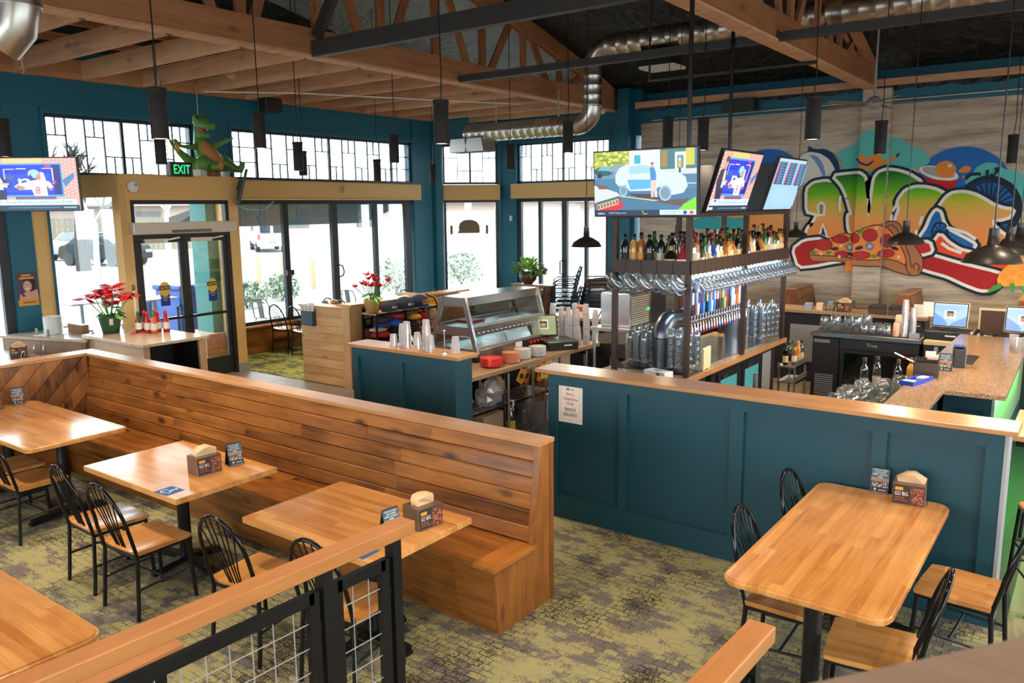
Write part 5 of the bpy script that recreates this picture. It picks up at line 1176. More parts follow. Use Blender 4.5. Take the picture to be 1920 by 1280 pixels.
# sink, grill unit, ledge behind
t = thing('sink', 'stainless hand sink at right end of service counter', 'sink', (-5.0, 9.25, 0)); b = MB()
b.bx(-.45, .30, -.4, .4, .70, .71).bx(-.45, -.43, -.4, .4, .71, .9).bx(.28, .30, -.4, .4, .71, .86).bx(-.45, .30, -.4, -.38, .71, .88).bx(-.45, .30, .38, .4, .71, .88); part('basin', b, [STEEL], t)
for x in (-.4, .25):
    for y in (-.35, .35): part('leg', MB().cyl((x, y, 0), (x, y, .70), .018, n=10), [ALU], t)
part('faucet', MB().tube([(-.4, 0, .9), (-.4, 0, 1.1), (-.3, 0, 1.16), (-.2, 0, 1.1)], .012), [CHROME], t)
t = thing('wall_ledge', 'pale ledge table seen between cup stacks and bar tower', 'table', (-5.65, 9.95, 0)); part('tabletop', MB().bx(-.75, .75, -.45, .6, 1.03, 1.07), [GRANITEL], t); part('panel', MB().bx(-.7, .7, .1, .2, 0, 1.03), [BLKMATT], t)
t = thing('table_sign', 'black A-frame sign stand on the pale ledge', 'sign', (-5.6, 9.75, 1.07)); part('frame', MB().bar((-.09, 0, 0), (0, .02, .19), .03, .012).bar((.09, 0, 0), (0, .02, .19), .03, .012), [flat(50, 60, 50)], t)
t = thing('condiment_card', 'red and white menu card behind register monitor', 'card', (-5.95, 9.62, 1.07)); part('card', MB().bx(-.1, .1, -.003, .003, 0, .17), [PAPER], t); part('picture', MB().bx(-.08, .08, -.005, -.003, .07, .14), [flat(205, 90, 50)], t)
t = thing('drinks_machine', 'steel machine with vent slots and green light left of taps', 'machine', (-4.62, 8.75, 1.19)); part('casing', MB().bx(-.2, .2, -.45, .1, 0, .40), [STEEL], t, bev=.01); part('side_body', MB().bx(-.2, .2, .1, .5, 0, .42), [BLKPL], t, bev=.01)
for i in range(13): part('vent_slat', MB().bx(.2, .207, -.42, .02, .03+i*.026, .045+i*.026), [CREAM], t)
part('indicator', MB().bx(.207, .212, -.02, .03, .17, .2), [emi('green_led', (.02, .9, .15), 2.5)], t)
t = thing('wire_stand', 'steel stand beneath the drinks machine', 'stand', (-4.62, 8.75, 0)); part('deck', MB().bx(-.25, .25, -.6, .7, 1.15, 1.19), [STEEL], t); part('deck', MB().bx(-.25, .25, -.6, .7, .5, .53), [STEEL], t)
for x in (-.22, .22):
    for y in (-.55, .65): part('leg', MB().cyl((x, y, 0), (x, y, 1.15), .018, n=10), [ALU], t)
# ---- bar counter
bc = thing('bar_counter', 'granite-edged bar counter with stainless drip top under the taps', 'counter', (-3.15, 7.9, 0))
part('worktop', MB().bx(-.95, 0, -1.08, 2.15, .90, .95), [GRANITE], bc, bev=.004); part('steel_top', MB().bx(-.85, -.10, -.5, 1.75, .95, .956), [STEEL], bc)
part('edge_strip', MB().bx(0.0, .012, -1.08, 2.15, .90, .952), [OAKY], bc)
for y in (.62,): part('seam', MB().bx(-.85, -.10, y-.004, y+.004, .9561, .958), [CHROME], bc)
part('cabinet', MB().bx(-.92, -.12, -1.04, 2.1, .02, .90), [BLKMATT], bc)
cl = thing('bottle_cooler', 'black undercounter cooler with lit teal glass doors below the taps', 'cooler', (-3.27, 8.58, 0))
part('casing', MB().bx(0, .06, -.75, 1.1, .04, .86), [BLKPL], cl); lit = emi('cooler_interior', (.16, .62, .60), .8)
for i, (a, b) in enumerate(((-.62, .05), (.10, .74))):
    dr = part('door', MB().bx(.06, .085, a, a+.07, .06, .84).bx(.06, .085, b-.07, b, .06, .84).bx(.06, .085, a+.07, b-.07, .06, .13).bx(.06, .085, a+.07, b-.07, .76, .84), [BLKPL], cl); part('lit_interior', MB().bx(.061, .064, a+.07, b-.07, .13, .76), [lit], cl); part('door_glass', MB().bx(.078, .081, a+.07, b-.07, .13, .76), [PANE], dr); part('handle', MB().bx(.085, .10, a+.1, a+.25, .77, .82), [BLKMATT], dr)
    for k in range(3): part('bottle', MB().lathe([(.0, .14), (.03, .14), (.03, .3), (.012, .36), (.012, .42)], 8, (.07, a+.16+k*.17, 0)), [flat(40, 120, 110)], cl)
part('grille', MB().bx(.06, .07, .78, 1.08, .06, .84), [GREYPL], cl)
# bar tower frame
tw = thing('bottle_tower', 'dark steel bar tower carrying bottle shelf and televisions', 'shelf unit', (-3.58, 8.56, .95))
for x in (-.40, .39):
    for y in (-1.41, .07, 1.42): part('post', MB().bx(x-.025, x+.025, y-.025, y+.025, 0, 1.57), [SHELFB], tw)
part('shelf', MB().bx(-.42, .42, -1.45, 1.46, 1.02, 1.05), [SHELFB], tw)
for i in range(19): part('fascia_panel', MB().bx(.425, .437, -1.44+i*.1522, -1.44+i*.1522+.147, 1.0, 1.13), [SHELFB], tw)
for i in range(5): part('fascia_panel', MB().bx(-.42+i*.169, -.42+i*.169+.164, -1.462, -1.45, 1.0, 1.13), [SHELFB], tw)
part('top_frame', MB().bx(-.43, .42, -1.44, -1.40, 1.54, 1.58).bx(-.43, .42, 1.40, 1.44, 1.54, 1.58).bx(-.43, -.39, -1.4, 1.4, 1.54, 1.58).bx(.38, .42, -1.4, 1.4, 1.54, 1.58), [SHELFB], tw)
part('bracket', MB().prism([(-.37, .02), (-.30, .02), (-.37, .10)], -1.44, -1.38, 'y'), [SHELFB], tw)
part('ceiling_pole', MB().cyl((.36, -1.41, 1.58), (.36, -1.41, 4.9), .022), [BLACK], tw); part('ceiling_pole', MB().cyl((-.36, 1.41, 1.58), (-.36, 1.41, 4.7), .022), [BLACK], tw)
led = MB(); led.bx(.30, .32, -1.35, 1.35, 1.0, 1.015); part('led_strip', led, [emi('blue_white_led', (.55, .75, 1.0), 5)], tw)
ld = bpy.data.lights.new('led_strip_light', 'AREA'); ld.shape = 'RECTANGLE'; ld.size = .05; ld.size_y = 2.7; ld.energy = 18; ld.color = (.55, .75, 1); lo = bpy.data.objects.new('led_strip_light', ld); COL.objects.link(lo); lo.location = (-3.27, 8.56, 1.945)
# ---- bottles
BG = {'dark': mat('dark_glass', (.010, .008, .012), .06), 'amber': mat('whisky_glass', (.40, .13, .018), .06), 'honey': mat('honey_glass', (.62, .30, .06), .06), 'green': mat('green_glass', (.03, .16, .04), .06), 'clear': glass('clear_bottle', (.82, .86, .87), .2, .04, .8), 'red': mat('red_liqueur', (.45, .02, .03), .06), 'blue': mat('blue_glass', (.03, .07, .42), .06)}
CAPM = [flat(20, 20, 22, .35), flat(120, 25, 25, .35), flat(60, 45, 30, .35), flat(190, 150, 70, .35), flat(25, 70, 35, .35)]
LABM = [flat(226, 196, 140), flat(236, 224, 200), flat(30, 28, 28), flat(214, 160, 90), flat(200, 190, 170), flat(60, 90, 60), flat(220, 150, 50)]
PROF = {'wine': [(0, 0), (.036, 0), (.037, .01), (.037, .185), (.030, .215), (.014, .245), (.0135, .285)], 'liquor': [(0, 0), (.040, 0), (.041, .01), (.041, .17), (.036, .195), (.016, .215), (.0145, .265)], 'tall': [(0, 0), (.033, 0), (.034, .01), (.034, .20), (.028, .225), (.0145, .245), (.0145, .30)], 'round': [(0, 0), (.040, 0), (.058, .03), (.062, .07), (.055, .11), (.025, .145), (.017, .165), (.017, .19)], 'flask': [(0, 0), (.048, 0), (.05, .015), (.046, .12), (.020, .17), (.014, .19), (.014, .235)]}
BMESH = {}
def bottle(x, y, z, kind, col, cap, lab, text, group, s=1.0, rz=0):
    k = (kind, col, cap, lab)
    if k not in BMESH:
        P = PROF[kind]; top = P[-1][1]; r = max(p[0] for p in P); nk = P[-1][0]
        b = MB().lathe(P, 14).mesh('glass', [BG[col]]); c = MB().lathe([(nk+.001, top-.045), (nk+.003, top-.04), (nk+.003, top+.006), (0, top+.007)], 12).mesh('cap', [CAPM[cap]])
        z0, z1 = (.04, .13) if kind != 'round' else (.055, .085)
        l = MB().lat0([(r+.0008, z0), (r+.0008, z1)], 14).mesh('label', [LABM[lab]]) if kind != 'flask' else MB().bx(-r*.8, r*.8, -r-.002, r+.002, .03, .085).mesh('label', [LABM[lab]])
        BMESH[k] = (b, c, l)
    t = thing('liquor_bottle', text, 'bottle', (x, y, z), rz, group); t.scale = (s, s, s)
    for n, me in zip(('glass', 'cap', 'label'), BMESH[k]): OB(n, me, t)
    return t
SZ = .95+1.05
# short end, facing the room
E_ = [(-3.90, 7.20, 'wine', 'dark', 0, 2, 'dark wine bottle'), (-3.82, 7.24, 'wine', 'honey', 0, 3, 'slim honey-coloured bottle'), (-3.73, 7.22, 'tall', 'amber', 0, 6, 'glowing amber bottle'), (-3.63, 7.20, 'wine', 'dark', 0, 2, 'black wine bottle'), (-3.51, 7.21, 'wine', 'dark', 0, 4, 'dark cream-liqueur bottle with pale label'), (-3.405, 7.235, 'tall', 'dark', 0, 2, 'tall dark bottle with blue-black cap'), (-3.385, 7.17, 'round', 'dark', 3, 3, 'squat round black bottle with gold band'), (-3.25, 7.17, 'flask', 'red', 1, 1, 'red flask-shaped liqueur bottle')]
for a in E_: bottle(a[0], a[1], SZ, a[2], a[3], a[4], a[5], a[6]+' on the short end of the liquor shelf', 'bottles on short end of the shelf', 1.12)
for i, (x, y, c, cp) in enumerate(((-3.66, 7.36, 'green', 4), (-3.5, 7.38, 'green', 4), (-3.42, 7.45, 'clear', 0), (-3.33, 7.40, 'clear', 1), (-3.30, 7.28, 'clear', 0), (-3.27, 7.48, 'clear', 0), (-3.24, 7.36, 'clear', 1), (-3.22, 7.29, 'clear', 2))):
    bottle(x, y, SZ, 'liquor' if i % 2 else 'tall', c, cp, [1, 4][i % 2], '%s bottle, %s in the rear row of the short shelf end' % (c, ORD[i]), 'bottles in rear row, short end', 1.15)
# long side, two rows
rnd = random.Random(12); cols = ['honey', 'amber', 'clear', 'green', 'clear', 'blue', 'clear', 'clear', 'amber', 'honey', 'amber', 'honey', 'dark', 'amber', 'clear', 'honey', 'clear', 'dark', 'amber', 'honey', 'green', 'clear', 'amber', 'green', 'clear', 'honey', 'amber']
nice = {'honey': 'honey-coloured', 'amber': 'amber whisky', 'clear': 'clear glass', 'green': 'dark green', 'blue': 'blue', 'dark': 'near-black', 'red': 'red'}
y = 7.30
for i in range(27):
    if abs(y-8.63) < .05: y += .07
    k = rnd.choice(['liquor', 'liquor', 'tall', 'wine', 'flask'] if i else ['tall']); li = rnd.randrange(2) if cols[i] != 'clear' else rnd.choice([1, 4, 0])
    bottle(-3.225+rnd.uniform(-.01, .01), y, SZ, k, cols[i], rnd.randrange(3), li, '%s bottle, %s from the near corner post, front row of liquor shelf' % (nice[cols[i]], ORD[i]), 'front row of bottles along liquor shelf', 1.0+rnd.uniform(0, .12), rnd.uniform(-.4, .4)); y += .0985
y = 7.42
for i in range(24):
    c = rnd.choice(['clear', 'amber', 'honey', 'clear', 'dark', 'green'])
    bottle(-3.34+rnd.uniform(-.02, .02), y, SZ, rnd.choice(['tall', 'wine', 'liquor']), c, rnd.randrange(5), rnd.randrange(5), '%s bottle, %s from the near corner, rear row of liquor shelf' % (nice[c], ORD[i]), 'rear row of bottles along liquor shelf', 1.12+rnd.uniform(0, .12)); y += .105
# ---- hanging mugs
mg = MB(); mg.lathe([(0, -.17), (.040, -.168), (.047, -.155), (.047, -.12), (.044, -.06), (.046, 0), (.0425, 0), (.040, -.06), (.042, -.14), (0, -.148)], 14)
mgm = mg.mesh('mug_body', [CLEARG]); hm = MB().tube([(-.044, 0, -.03), (-.075, 0, -.035), (-.082, 0, -.07), (-.075, 0, -.11), (-.046, 0, -.12)], .007, 6).mesh('handle', [CLEARG])
def mug(x, y, z, lab, group, s=1.0, rot=None):
    t = thing('beer_mug', lab, 'mug', (x, y, z), 0, group); t.rotation_euler = rot or (0, -.80, 0); t.scale = (s, s, s); OB('body', mgm, t); OB('handle', hm, t); return t
HKM = MB().tube([(0, 0, 0), (.012, 0, -.015), (0, 0, -.03), (-.014, 0, -.02)], .003, 5).mesh('hook', [ALU])
for i in range(26):
    y = 7.23+i*.108; mug(-3.13, y, 1.90, 'hanging glass mug, %s from near corner, outer row of long side' % ORD[i], 'mugs hung along the shelf, outer row', 1.0)
    OB('mug_hook', HKM, tw, (.41, y-8.56, 1.0))
    if i < 25: mug(-3.24, y+.05, 1.93, 'hanging glass mug, %s from near corner, inner row of long side' % ORD[i], 'mugs hung along the shelf, inner row', .95)
for i, x in enumerate((-4.02, -3.87, -3.70, -3.53, -3.36)): mug(x, 7.10, 1.93, 'large tilted glass mug, %s from left under short shelf end' % ORD[i], 'mugs hung under short shelf end', 1.25)
for i, x in enumerate((-3.90, -3.74, -3.57, -3.42)): mug(x, 7.22, 1.93, 'glass mug behind the front ones, %s from left under short end' % ORD[i], 'inner mugs under short shelf end', 1.1)
# ---- tap pipe
tp = thing('beer_tap_rail', 'brushed steel pipe tap rail with a row of beer taps', 'beer tap', (-3.58, 7.43, .956))
pm = MB(); pm.cyl((0, 0, 0), (0, 0, .02), .13, n=24); pm.cyl((0, 0, .02), (0, 0, .28), .092, n=24); part('column', pm, [mat('dark_steel_pipe', (.13, .14, .16), .32, .9)], tp); PIPE = bpy.data.materials['dark_steel_pipe']
part('collar', MB().cyl((0, 0, .28), (0, 0, .31), .105, n=24), [PIPE], tp)
part('elbow', MB().tube([(0, .17-.17*math.cos(t), .31+.17*math.sin(t)) for t in [PI/2*i/8 for i in range(9)]], .095, 24), [PIPE], tp)
part('pipe', MB().cyl((0, .17, .48), (0, 2.0, .48), .085, n=24), [PIPE], tp); part('column', MB().cyl((0, 1.9, 0), (0, 1.9, .42), .092, n=24), [PIPE], tp)
HC = [(40, 110, 190), (220, 222, 232), (30, 34, 60), (120, 60, 45), (225, 220, 236), (30, 60, 120), (60, 150, 215), (20, 20, 34), (30, 110, 215), (215, 225, 235), (40, 130, 190), (50, 30, 36), (110, 40, 56), (40, 110, 70), (196, 180, 110), (130, 80, 60), (80, 46, 40), (210, 214, 240), (228, 226, 240), (225, 110, 40), (205, 205, 205), (150, 70, 50), (30, 70, 170)]
for i in range(23):
    y = .26+i*.074; sh = MB(); sh.cyl((.08, y, .47), (.14, y, .47), .014, n=10); sh.cyl((.13, y, .50), (.13, y, .43), .013, n=10); sh.tube([(.135, y, .45), (.17, y, .42), (.175, y, .33)], .010, 8); f = part('faucet', sh, [CHROME], tp)
    part('spout_tip', MB().cyl((.175, y, .335), (.175, y, .31), .012, n=8), [flat(*((205, 60, 45) if i % 4 not in (0, 3) else (40, 90, 190)))], f)
    h = MB(); w = .020+.006*((i*7) % 3); z1 = .80+.03*((i*5) % 3); h.prism([(-w*.5, .50), (w*.5, .50), (w, .58), (w, z1-.02), (w*.6, z1), (-w*.6, z1), (-w, z1-.02), (-w, .58)], .115, .145, 'x'); h.v = [(a, b+y, c) for a, b, c in h.v]
    hh = part('tap_handle', h, [flat(*HC[i], .35)], tp)
    lb = MB(); lb.bx(.145, .147, y-w*.7, y+w*.7, .62, .74); part('badge', lb, [flat(*HC[(i+7) % 23], .35)], hh)
# ---- pint glass stacks
PG = [(.0, 0), (.038, 0), (.042, .01), (.030, .145), (.028, .148), (.0, .142)]
PGm = MB().lathe([(.045, 0), (.031, .150), (0, .150), (0, .143), (.028, .143), (.0425, 0)], 14).mesh('pint_glass', [CLEARG])
def gstack(x, y, z, n, lab, group):
    for i in range(n): o = OB('pint_glass', PGm, None, (x+random.uniform(-.002, .002), y, z+i*.072)); tag(o, lab+(', topmost' if i == n-1 else ', '+ORD[i]+' up'), 'glass', group)
S1 = [(-3.93, 7.40, 4), (-3.83, 7.36, 5), (-3.74, 7.34, 4), (-3.72, 7.45, 5), (-3.82, 7.50, 5), (-3.93, 7.55, 4), (-3.70, 7.62, 4)]
for i, (x, y, n) in enumerate(S1): gstack(x, y, .956, n, 'upturned glass in %s stack left of the pipe elbow' % ORD[i], 'glass stack %s left of elbow' % ORD[i])
S2 = [(-3.42, 7.30, 5), (-3.33, 7.27, 5), (-3.38, 7.40, 5), (-3.28, 7.37, 5), (-3.23, 7.28, 4), (-3.22, 7.46, 5), (-3.30, 7.49, 4)]
for i, (x, y, n) in enumerate(S2): gstack(x, y, .956, n, 'upturned glass in %s stack by the near tower post' % ORD[i], 'glass stack %s by near post' % ORD[i])
S3 = [(-3.45+.095*(i % 3)+.02*(i//3), 9.50+.1*(i//3), 5 if i % 4 else 6) for i in range(12)]
for i, (x, y, n) in enumerate(S3): gstack(x, y, .956, n, 'upturned glass in %s stack at far end of bar counter' % ORD[i], 'glass stack %s at far end' % ORD[i])
solo('bar_mat', MB().bx(-.42, .42, -.20, .25, 0, .006), [BLKPL], 'black rubber bar mat under glasses at near tower end', 'mat', (-3.6, 7.42, .9505))
gb = thing('glove_box', 'white glove box with purple hand print on bar counter', 'box', (-3.40, 6.98, .951), -.25); part('box', MB().bx(-.13, .13, -.065, .065, 0, .075), [WHITE], gb, bev=.003)
pr = Print(); pu = flat(60, 40, 140)
pr.poly(ell(.05, .028, .024, .02), pu)
for a in (-40, -15, 10, 35, 75): A = math.radians(90-a); pr.stroke([(.05, .03), (.05+.042*math.cos(A), .03+.04*math.sin(A))], .009, pu)
pr.rect(-.10, .02, -.02, .03, flat(120, 110, 160)); pr.build('print', gb, (0, -.066, 0), (1, 0, 0), (0, 0, 1))
pr = Print(); pr.poly(ell(0, 0, .05, .02), flat(70, 60, 120)); pr.build('slot', gb, (0, 0, .0765), (1, 0, 0), (0, 1, 0))
solo('clipboard', MB().bx(-.012, .012, -.12, .12, 0, .22), [CREAM], 'upright cream board standing behind glasses on the bar', 'board', (-3.2, 7.66, .951), .1)
# little bottles under the taps
for i in range(6):
    bottle(-3.95+.05*(i % 2), 8.05+i*.12, .951, 'wine', ['honey', 'amber', 'red', 'green', 'amber', 'clear'][i], [3, 1, 1, 4, 0, 1][i], 1, 'small %s syrup bottle, %s under the tap rail' % (['honey', 'orange', 'red', 'green', 'amber', 'clear'][i], ORD[i]), 'syrup bottles under the taps', .75)
# ---- back of half wall
t = thing('work_shelf', 'black work shelf behind the long half wall', 'shelf', (-2.2, 5.85, 0)); part('top', MB().bx(-.9, .5, -.13, .14, .95, .98), [BLKPL], t); part('panel', MB().bx(-.88, .48, -.12, -.10, 0, .95), [BLKPL], t)
t = thing('bar_gun', 'black cylinder with red tip standing behind the half wall', 'bar tool', (-2.05, 5.86, .98)); part('base', MB().cyl((0, 0, 0), (0, 0, .22), .02), [REDPL], t); part('grip', MB().cyl((0, 0, .22), (0, 0, .36), .019), [flat(70, 70, 72)], t)
sh = thing('bottle_rack', 'steel speed rack with small bottles beside the black cooler', 'rack', (-3.15, 10.35, 0))
for z in (.35, .55): part('tray', MB().bx(-.12, .12, -.22, .25, z, z+.02).bx(.11, .12, -.22, .25, z, z+.09), [ALU], sh)
for y in (-.2, .23): part('leg', MB().bx(-.11, -.09, y-.01, y+.01, 0, .6).bx(.09, .11, y-.01, y+.01, 0, .6), [ALU], sh)
for i in range(6): bottle(-3.19+.09*(i % 2), 10.2+.07*i, .571, 'tall', ['dark', 'amber', 'clear', 'honey', 'green', 'clear'][i], i % 5, i % 5, 'small %s bottle, %s in the speed rack' % (['dark', 'amber', 'clear', 'honey', 'green', 'colourless'][i], ORD[i]), 'bottles in the speed rack', .95)
# ---- back bar cooler and register counter
cb_ = thing('back_bar_cooler', 'black back bar cooler with two glass doors and steel top', 'cooler', (-2.38, 10.72, 0))
part('casing', MB().bx(-.64, .64, .04, .62, 0, .90), [BLKPL], cb_); part('steel_top', MB().bx(-.66, .66, -.02, .66, .90, .955), [STEEL], cb_, bev=.004); part('grille', MB().bx(-.63, -.30, .0, .045, .0, .88), [BLKMATT], cb_, bev=.005)
gr = MB(); [gr.bx(-.58, -.35, -.004, .0, .05+i*.028, .065+i*.028) for i in range(13)]; part('vent', gr, [GREYPL], cb_); part('badge', MB().bx(-.61, -.41, -.006, .0, .82, .86), [flat(120, 120, 118)], cb_)
part('header', MB().bx(-.29, .64, 0, .045, .76, .88), [BLKPL], cb_)
dg = mat('dark_interior', (.02, .03, .02), .4)
for a, b in ((-.27, .17), (.18, .62)):
    dr = part('door', MB().bx(a, a+.04, .0, .04, .05, .75).bx(b-.04, b, .0, .04, .05, .75).bx(a+.04, b-.04, .0, .04, .05, .09).bx(a+.04, b-.04, .0, .04, .71, .75), [BLKMATT], cb_); part('door_glass', MB().bx(a+.04, b-.04, .012, .018, .09, .71), [glass('tinted_glass', (.5, .55, .5), .12, .02, .5) if a < 0 else bpy.data.materials['tinted_glass']], dr)
pr = Print(); pr.text('True', .1, .81, .045, flat(190, 190, 188), .13); pr.build('maker_plate', cb_, (0, -.001, 0), (1, 0, 0), (0, 0, 1))
lw = emi('green_neon', (.04, .95, .10), 1.2)
g1 = MB(); g1.sph((0, .037, .56), (.09, .006, .16), 12, 8); part('green_poster', g1, [flat(20, 120, 25)], cb_); part('green_poster', MB().bx(-.26, -.16, .03, .038, .08, .35), [flat(70, 140, 20)], cb_)
for i in range(4): part('bottle', MB().sph((-.2+i*.12, .035, .40-.01*i), .022, 10, 6), [flat(150, 110, 60)], cb_)
part('bottle', MB().bx(.36, .43, .03, .038, .5, .62), [flat(190, 180, 120)], cb_)
solo('bar_mat', MB().bx(-.62, .62, -.30, .3, 0, .007), [BLKPL], 'black rubber mat covering the cooler top', 'mat', (-2.38, 11.04, .9555))
PIT = MB().lathe([(.075, 0), (.060, .17), (.05, .19), (0, .19), (0, .183), (.046, .183), (.057, .165), (.072, 0)], 18).mesh('body', [CLEARG]); PH = MB().tube([(.06, 0, .04), (.11, 0, .04), (.11, 0, .12), (.062, 0, .13)], .009, 6).mesh('handle', [CLEARG])
MUGm = MB().lathe([(.045, 0), (.05, .05), (.044, .12), (.03, .135), (0, .135), (0, .128), (.028, .128), (.042, .115), (.047, .05), (.042, 0)], 16).mesh('body', [CLEARG])
def pitcher(x, y, z, lab, group, s=1, rz=0, m=None):
    t = thing('glass_pitcher', lab, 'pitcher', (x, y, z), rz, group); t.scale = (s, s, s); OB('body', PIT, t); OB('handle', PH, t)
for i, (x, y, s) in enumerate(((-2.93, 10.95, .9), (-2.78, 10.90, 1.1), (-2.66, 11.08, .95), (-2.52, 10.90, 1.15), (-2.45, 11.1, 1.2))): pitcher(x, y, .963, 'upturned glass pitcher, %s from left on the cooler mat' % ORD[i], 'pitchers on the cooler', s, i)
for i, (x, y) in enumerate(((-2.40, 10.82), (-2.31, 10.84), (-2.22, 10.86), (-2.37, 10.96), (-2.27, 10.98), (-2.17, 10.98), (-2.13, 10.80))):
    o = OB('goblet', MUGm, None, (x, y, .963)); tag(o, 'upturned round glass, %s of the group beside the pink cups' % ORD[i], 'glass', 'round glasses on the cooler')
PKC = [(.032, 0), (.040, .085), (.041, .088), (.038, .088), (.030, .003), (0, .003)]
pile('paper_cup', 7, [(r, .088-z) for r, z in PKC[::-1]], flat(226, 168, 140), .014, (-2.03, 10.82, .963), 'pink paper cup in stack on the cooler', 'cup', 'pink paper cups', 16); pile('paper_cup', 8, [(r, .088-z) for r, z in PKC[::-1]], flat(224, 196, 170), .022, (-2.05, 11.05, .963), 'cream paper cup in stack behind pink cups', 'cup', 'cream paper cups', 16)
cupstack(-1.94, 10.84, .963, 11, 'clear plastic cup in taller stack on the cooler'); cupstack(-1.86, 10.90, .963, 8, 'clear plastic cup in shorter stack on the cooler')
t = thing('garnish_tray', 'small clear garnish tray at right end of the cooler', 'tray', (-1.82, 10.80, .963), .2); b = MB(); b.bx(-.06, .06, -.07, .07, 0, .004); [b.bx(*q) for q in ((-.06, -.055, -.07, .07, .004, .05), (.055, .06, -.07, .07, .004, .05), (-.055, .055, -.07, -.065, .004, .05), (-.055, .055, .065, .07, .004, .05))]; part('tray', b, [CUPPL], t)
rc = thing('register_counter', 'white-topped register counter along the mural wall', 'counter', (-1.70, 10.72, 0)); part('worktop', MB().bx(0, 2.9, 0, .9, .90, .95), [CREAM], rc, bev=.004); part('cabinet', MB().bx(.0, 2.85, .05, .85, 0, .90), [BLKPL], rc); part('door_edge', MB().bx(.12, .16, .03, .05, .1, .88), [ALU], rc)
drawer((-1.48, 11.05, .95), -.08, 'black cash drawer under the left blue-screened monitor', .46); drawer((-.72, 10.98, .95), -.08, 'black cash drawer under the right blue-screened monitor', .46)
pos((-1.48, 11.08, 1.056), -.05, 'blue-screened register monitor with paper note on its left', .40, .31, .22, 'blue', .03, CREAM); pos((-.70, 11.02, 1.056), -.05, 'blue-screened register monitor cut by right edge', .40, .31, .22, 'blue', .03, CREAM)
solo('paper_note', MB().bx(-.06, .06, -.002, .0, -.09, .09), [PAPER], 'pale paper note stuck left of the blue-screened monitor', 'note', (-1.72, 11.04, 1.30))
ph = thing('desk_phone', 'black desk phone with handset between the two registers', 'phone', (-1.06, 11.0, .95), -.15); part('base', MB().prism([(-.1, 0), (.1, 0), (.1, .09), (-.1, .03)], -.09, .11, 'x'), [BLKPL], ph, bev=.004); part('handset', MB().tube([(-.125, -.08, .05), (-.13, 0, .09), (-.125, .09, .11)], [.028, .020, .028], 10), [BLKPL], ph)
kp = MB(); [kp.cb((-.03+.032*i, -.06+.028*j, .048+.0085*j), (.022, .018, .01)) for i in range(3) for j in range(4)]; part('keypad', kp, [WHITE], ph); part('display', MB().cb((.01, .07, .088), (.12, .04, .01)), [flat(60, 64, 60)], ph)
t = thing('card_terminal', 'black card terminal left of first register', 'card reader', (-1.90, 11.30, .956), .3); part('body', MB().prism([(-.1, 0), (.12, 0), (.12, .12), (-.1, .06)], -.08, .08, 'x'), [BLKPL], t, bev=.006); part('keypad', MB().cb((0, -.02, .087), (.10, .07, .008)), [GREYPL], t)
t = thing('receipt_printer', 'black receipt printer on the counter edge', 'printer', (-1.62, 11.45, .95), 0); part('body', MB().bx(-.08, .08, -.1, .1, 0, .15), [BLKPL], t, bev=.008); part('slot', MB().bx(-.06, .06, -.102, -.09, .11, .125), [GREYPL], t)
t = thing('picture_frame', 'cream-edged photo frame between the two registers', 'frame', (-1.05, 11.45, .95)); part('frame', MB().bx(-.16, .16, -.01, .01, 0, .36), [CREAM], t); part('picture', MB().bx(-.14, .14, -.013, -.01, .02, .33), [flat(80, 50, 44)], t)
solo('printer_top', MB().bx(-.2, .2, -.15, .15, 0, .28), [BLKPL], 'black printer behind the right register monitor', 'printer', (-.55, 11.4, .95))
solo('receipt_roll', MB().tube([(-.05, 0, .03), (.05, 0, .03)], .05, 16), [PAPER], 'paper roll beside the desk phone', 'paper roll', (-1.21, 11.1, .972), .3)
# ledge behind the cooler
t = thing('back_ledge', 'brown ledge counter behind the glass pitchers', 'counter', (-3.1, 12.0, 0)); part('worktop', MB().bx(-1.2, 1.25, -.15, .45, 1.04, 1.08), [CORK], t); part('panel', MB().bx(-1.15, 1.2, 0, .4, 0, 1.04), [BLKPL], t); part('steel_panel', MB().bx(-.6, .1, -.02, 0, .3, .85), [ALU], t)
napkin(-2.95, 12.0, 1.08, .1, 'brown napkin box on the ledge behind pitchers', 1); tent(-3.14, 11.98, 1.08, .15, 'dark table tent on the ledge behind pitchers')
t = thing('toothpick_cup', 'square cream cup on the ledge by the far post', 'cup', (-3.30, 12.05, 1.08)); part('cup', MB().bx(-.045, .045, -.045, .045, 0, .10), [CREAM], t)
solo('sugar_box', MB().bx(-.05, .05, -.05, .05, 0, .09), [flat(150, 160, 180)], 'small grey-blue box on the ledge beside far post', 'box', (-3.46, 12.05, 1.08))
t = thing('condiment_caddy', 'dark two-bin caddy on the ledge right of pitchers', 'caddy', (-2.38, 12.0, 1.08), .1)
for x in (-.13, .13): b = MB(); b.bx(x-.11, x+.11, -.10, .10, 0, .01); [b.bx(*q) for q in ((x-.11, x-.10, -.1, .1, .01, .11), (x+.10, x+.11, -.1, .1, .01, .13), (x-.1, x+.1, -.1, -.09, .01, .08), (x-.1, x+.1, .09, .1, .01, .13))]; part('bin', b, [BROWNPL], t)
t = thing('menu_stand', 'white menu card stand left of the card terminal', 'sign', (-1.95, 11.95, 1.08)); part('card', MB().bx(-.09, .09, -.004, .004, 0, .17), [PAPER], t)
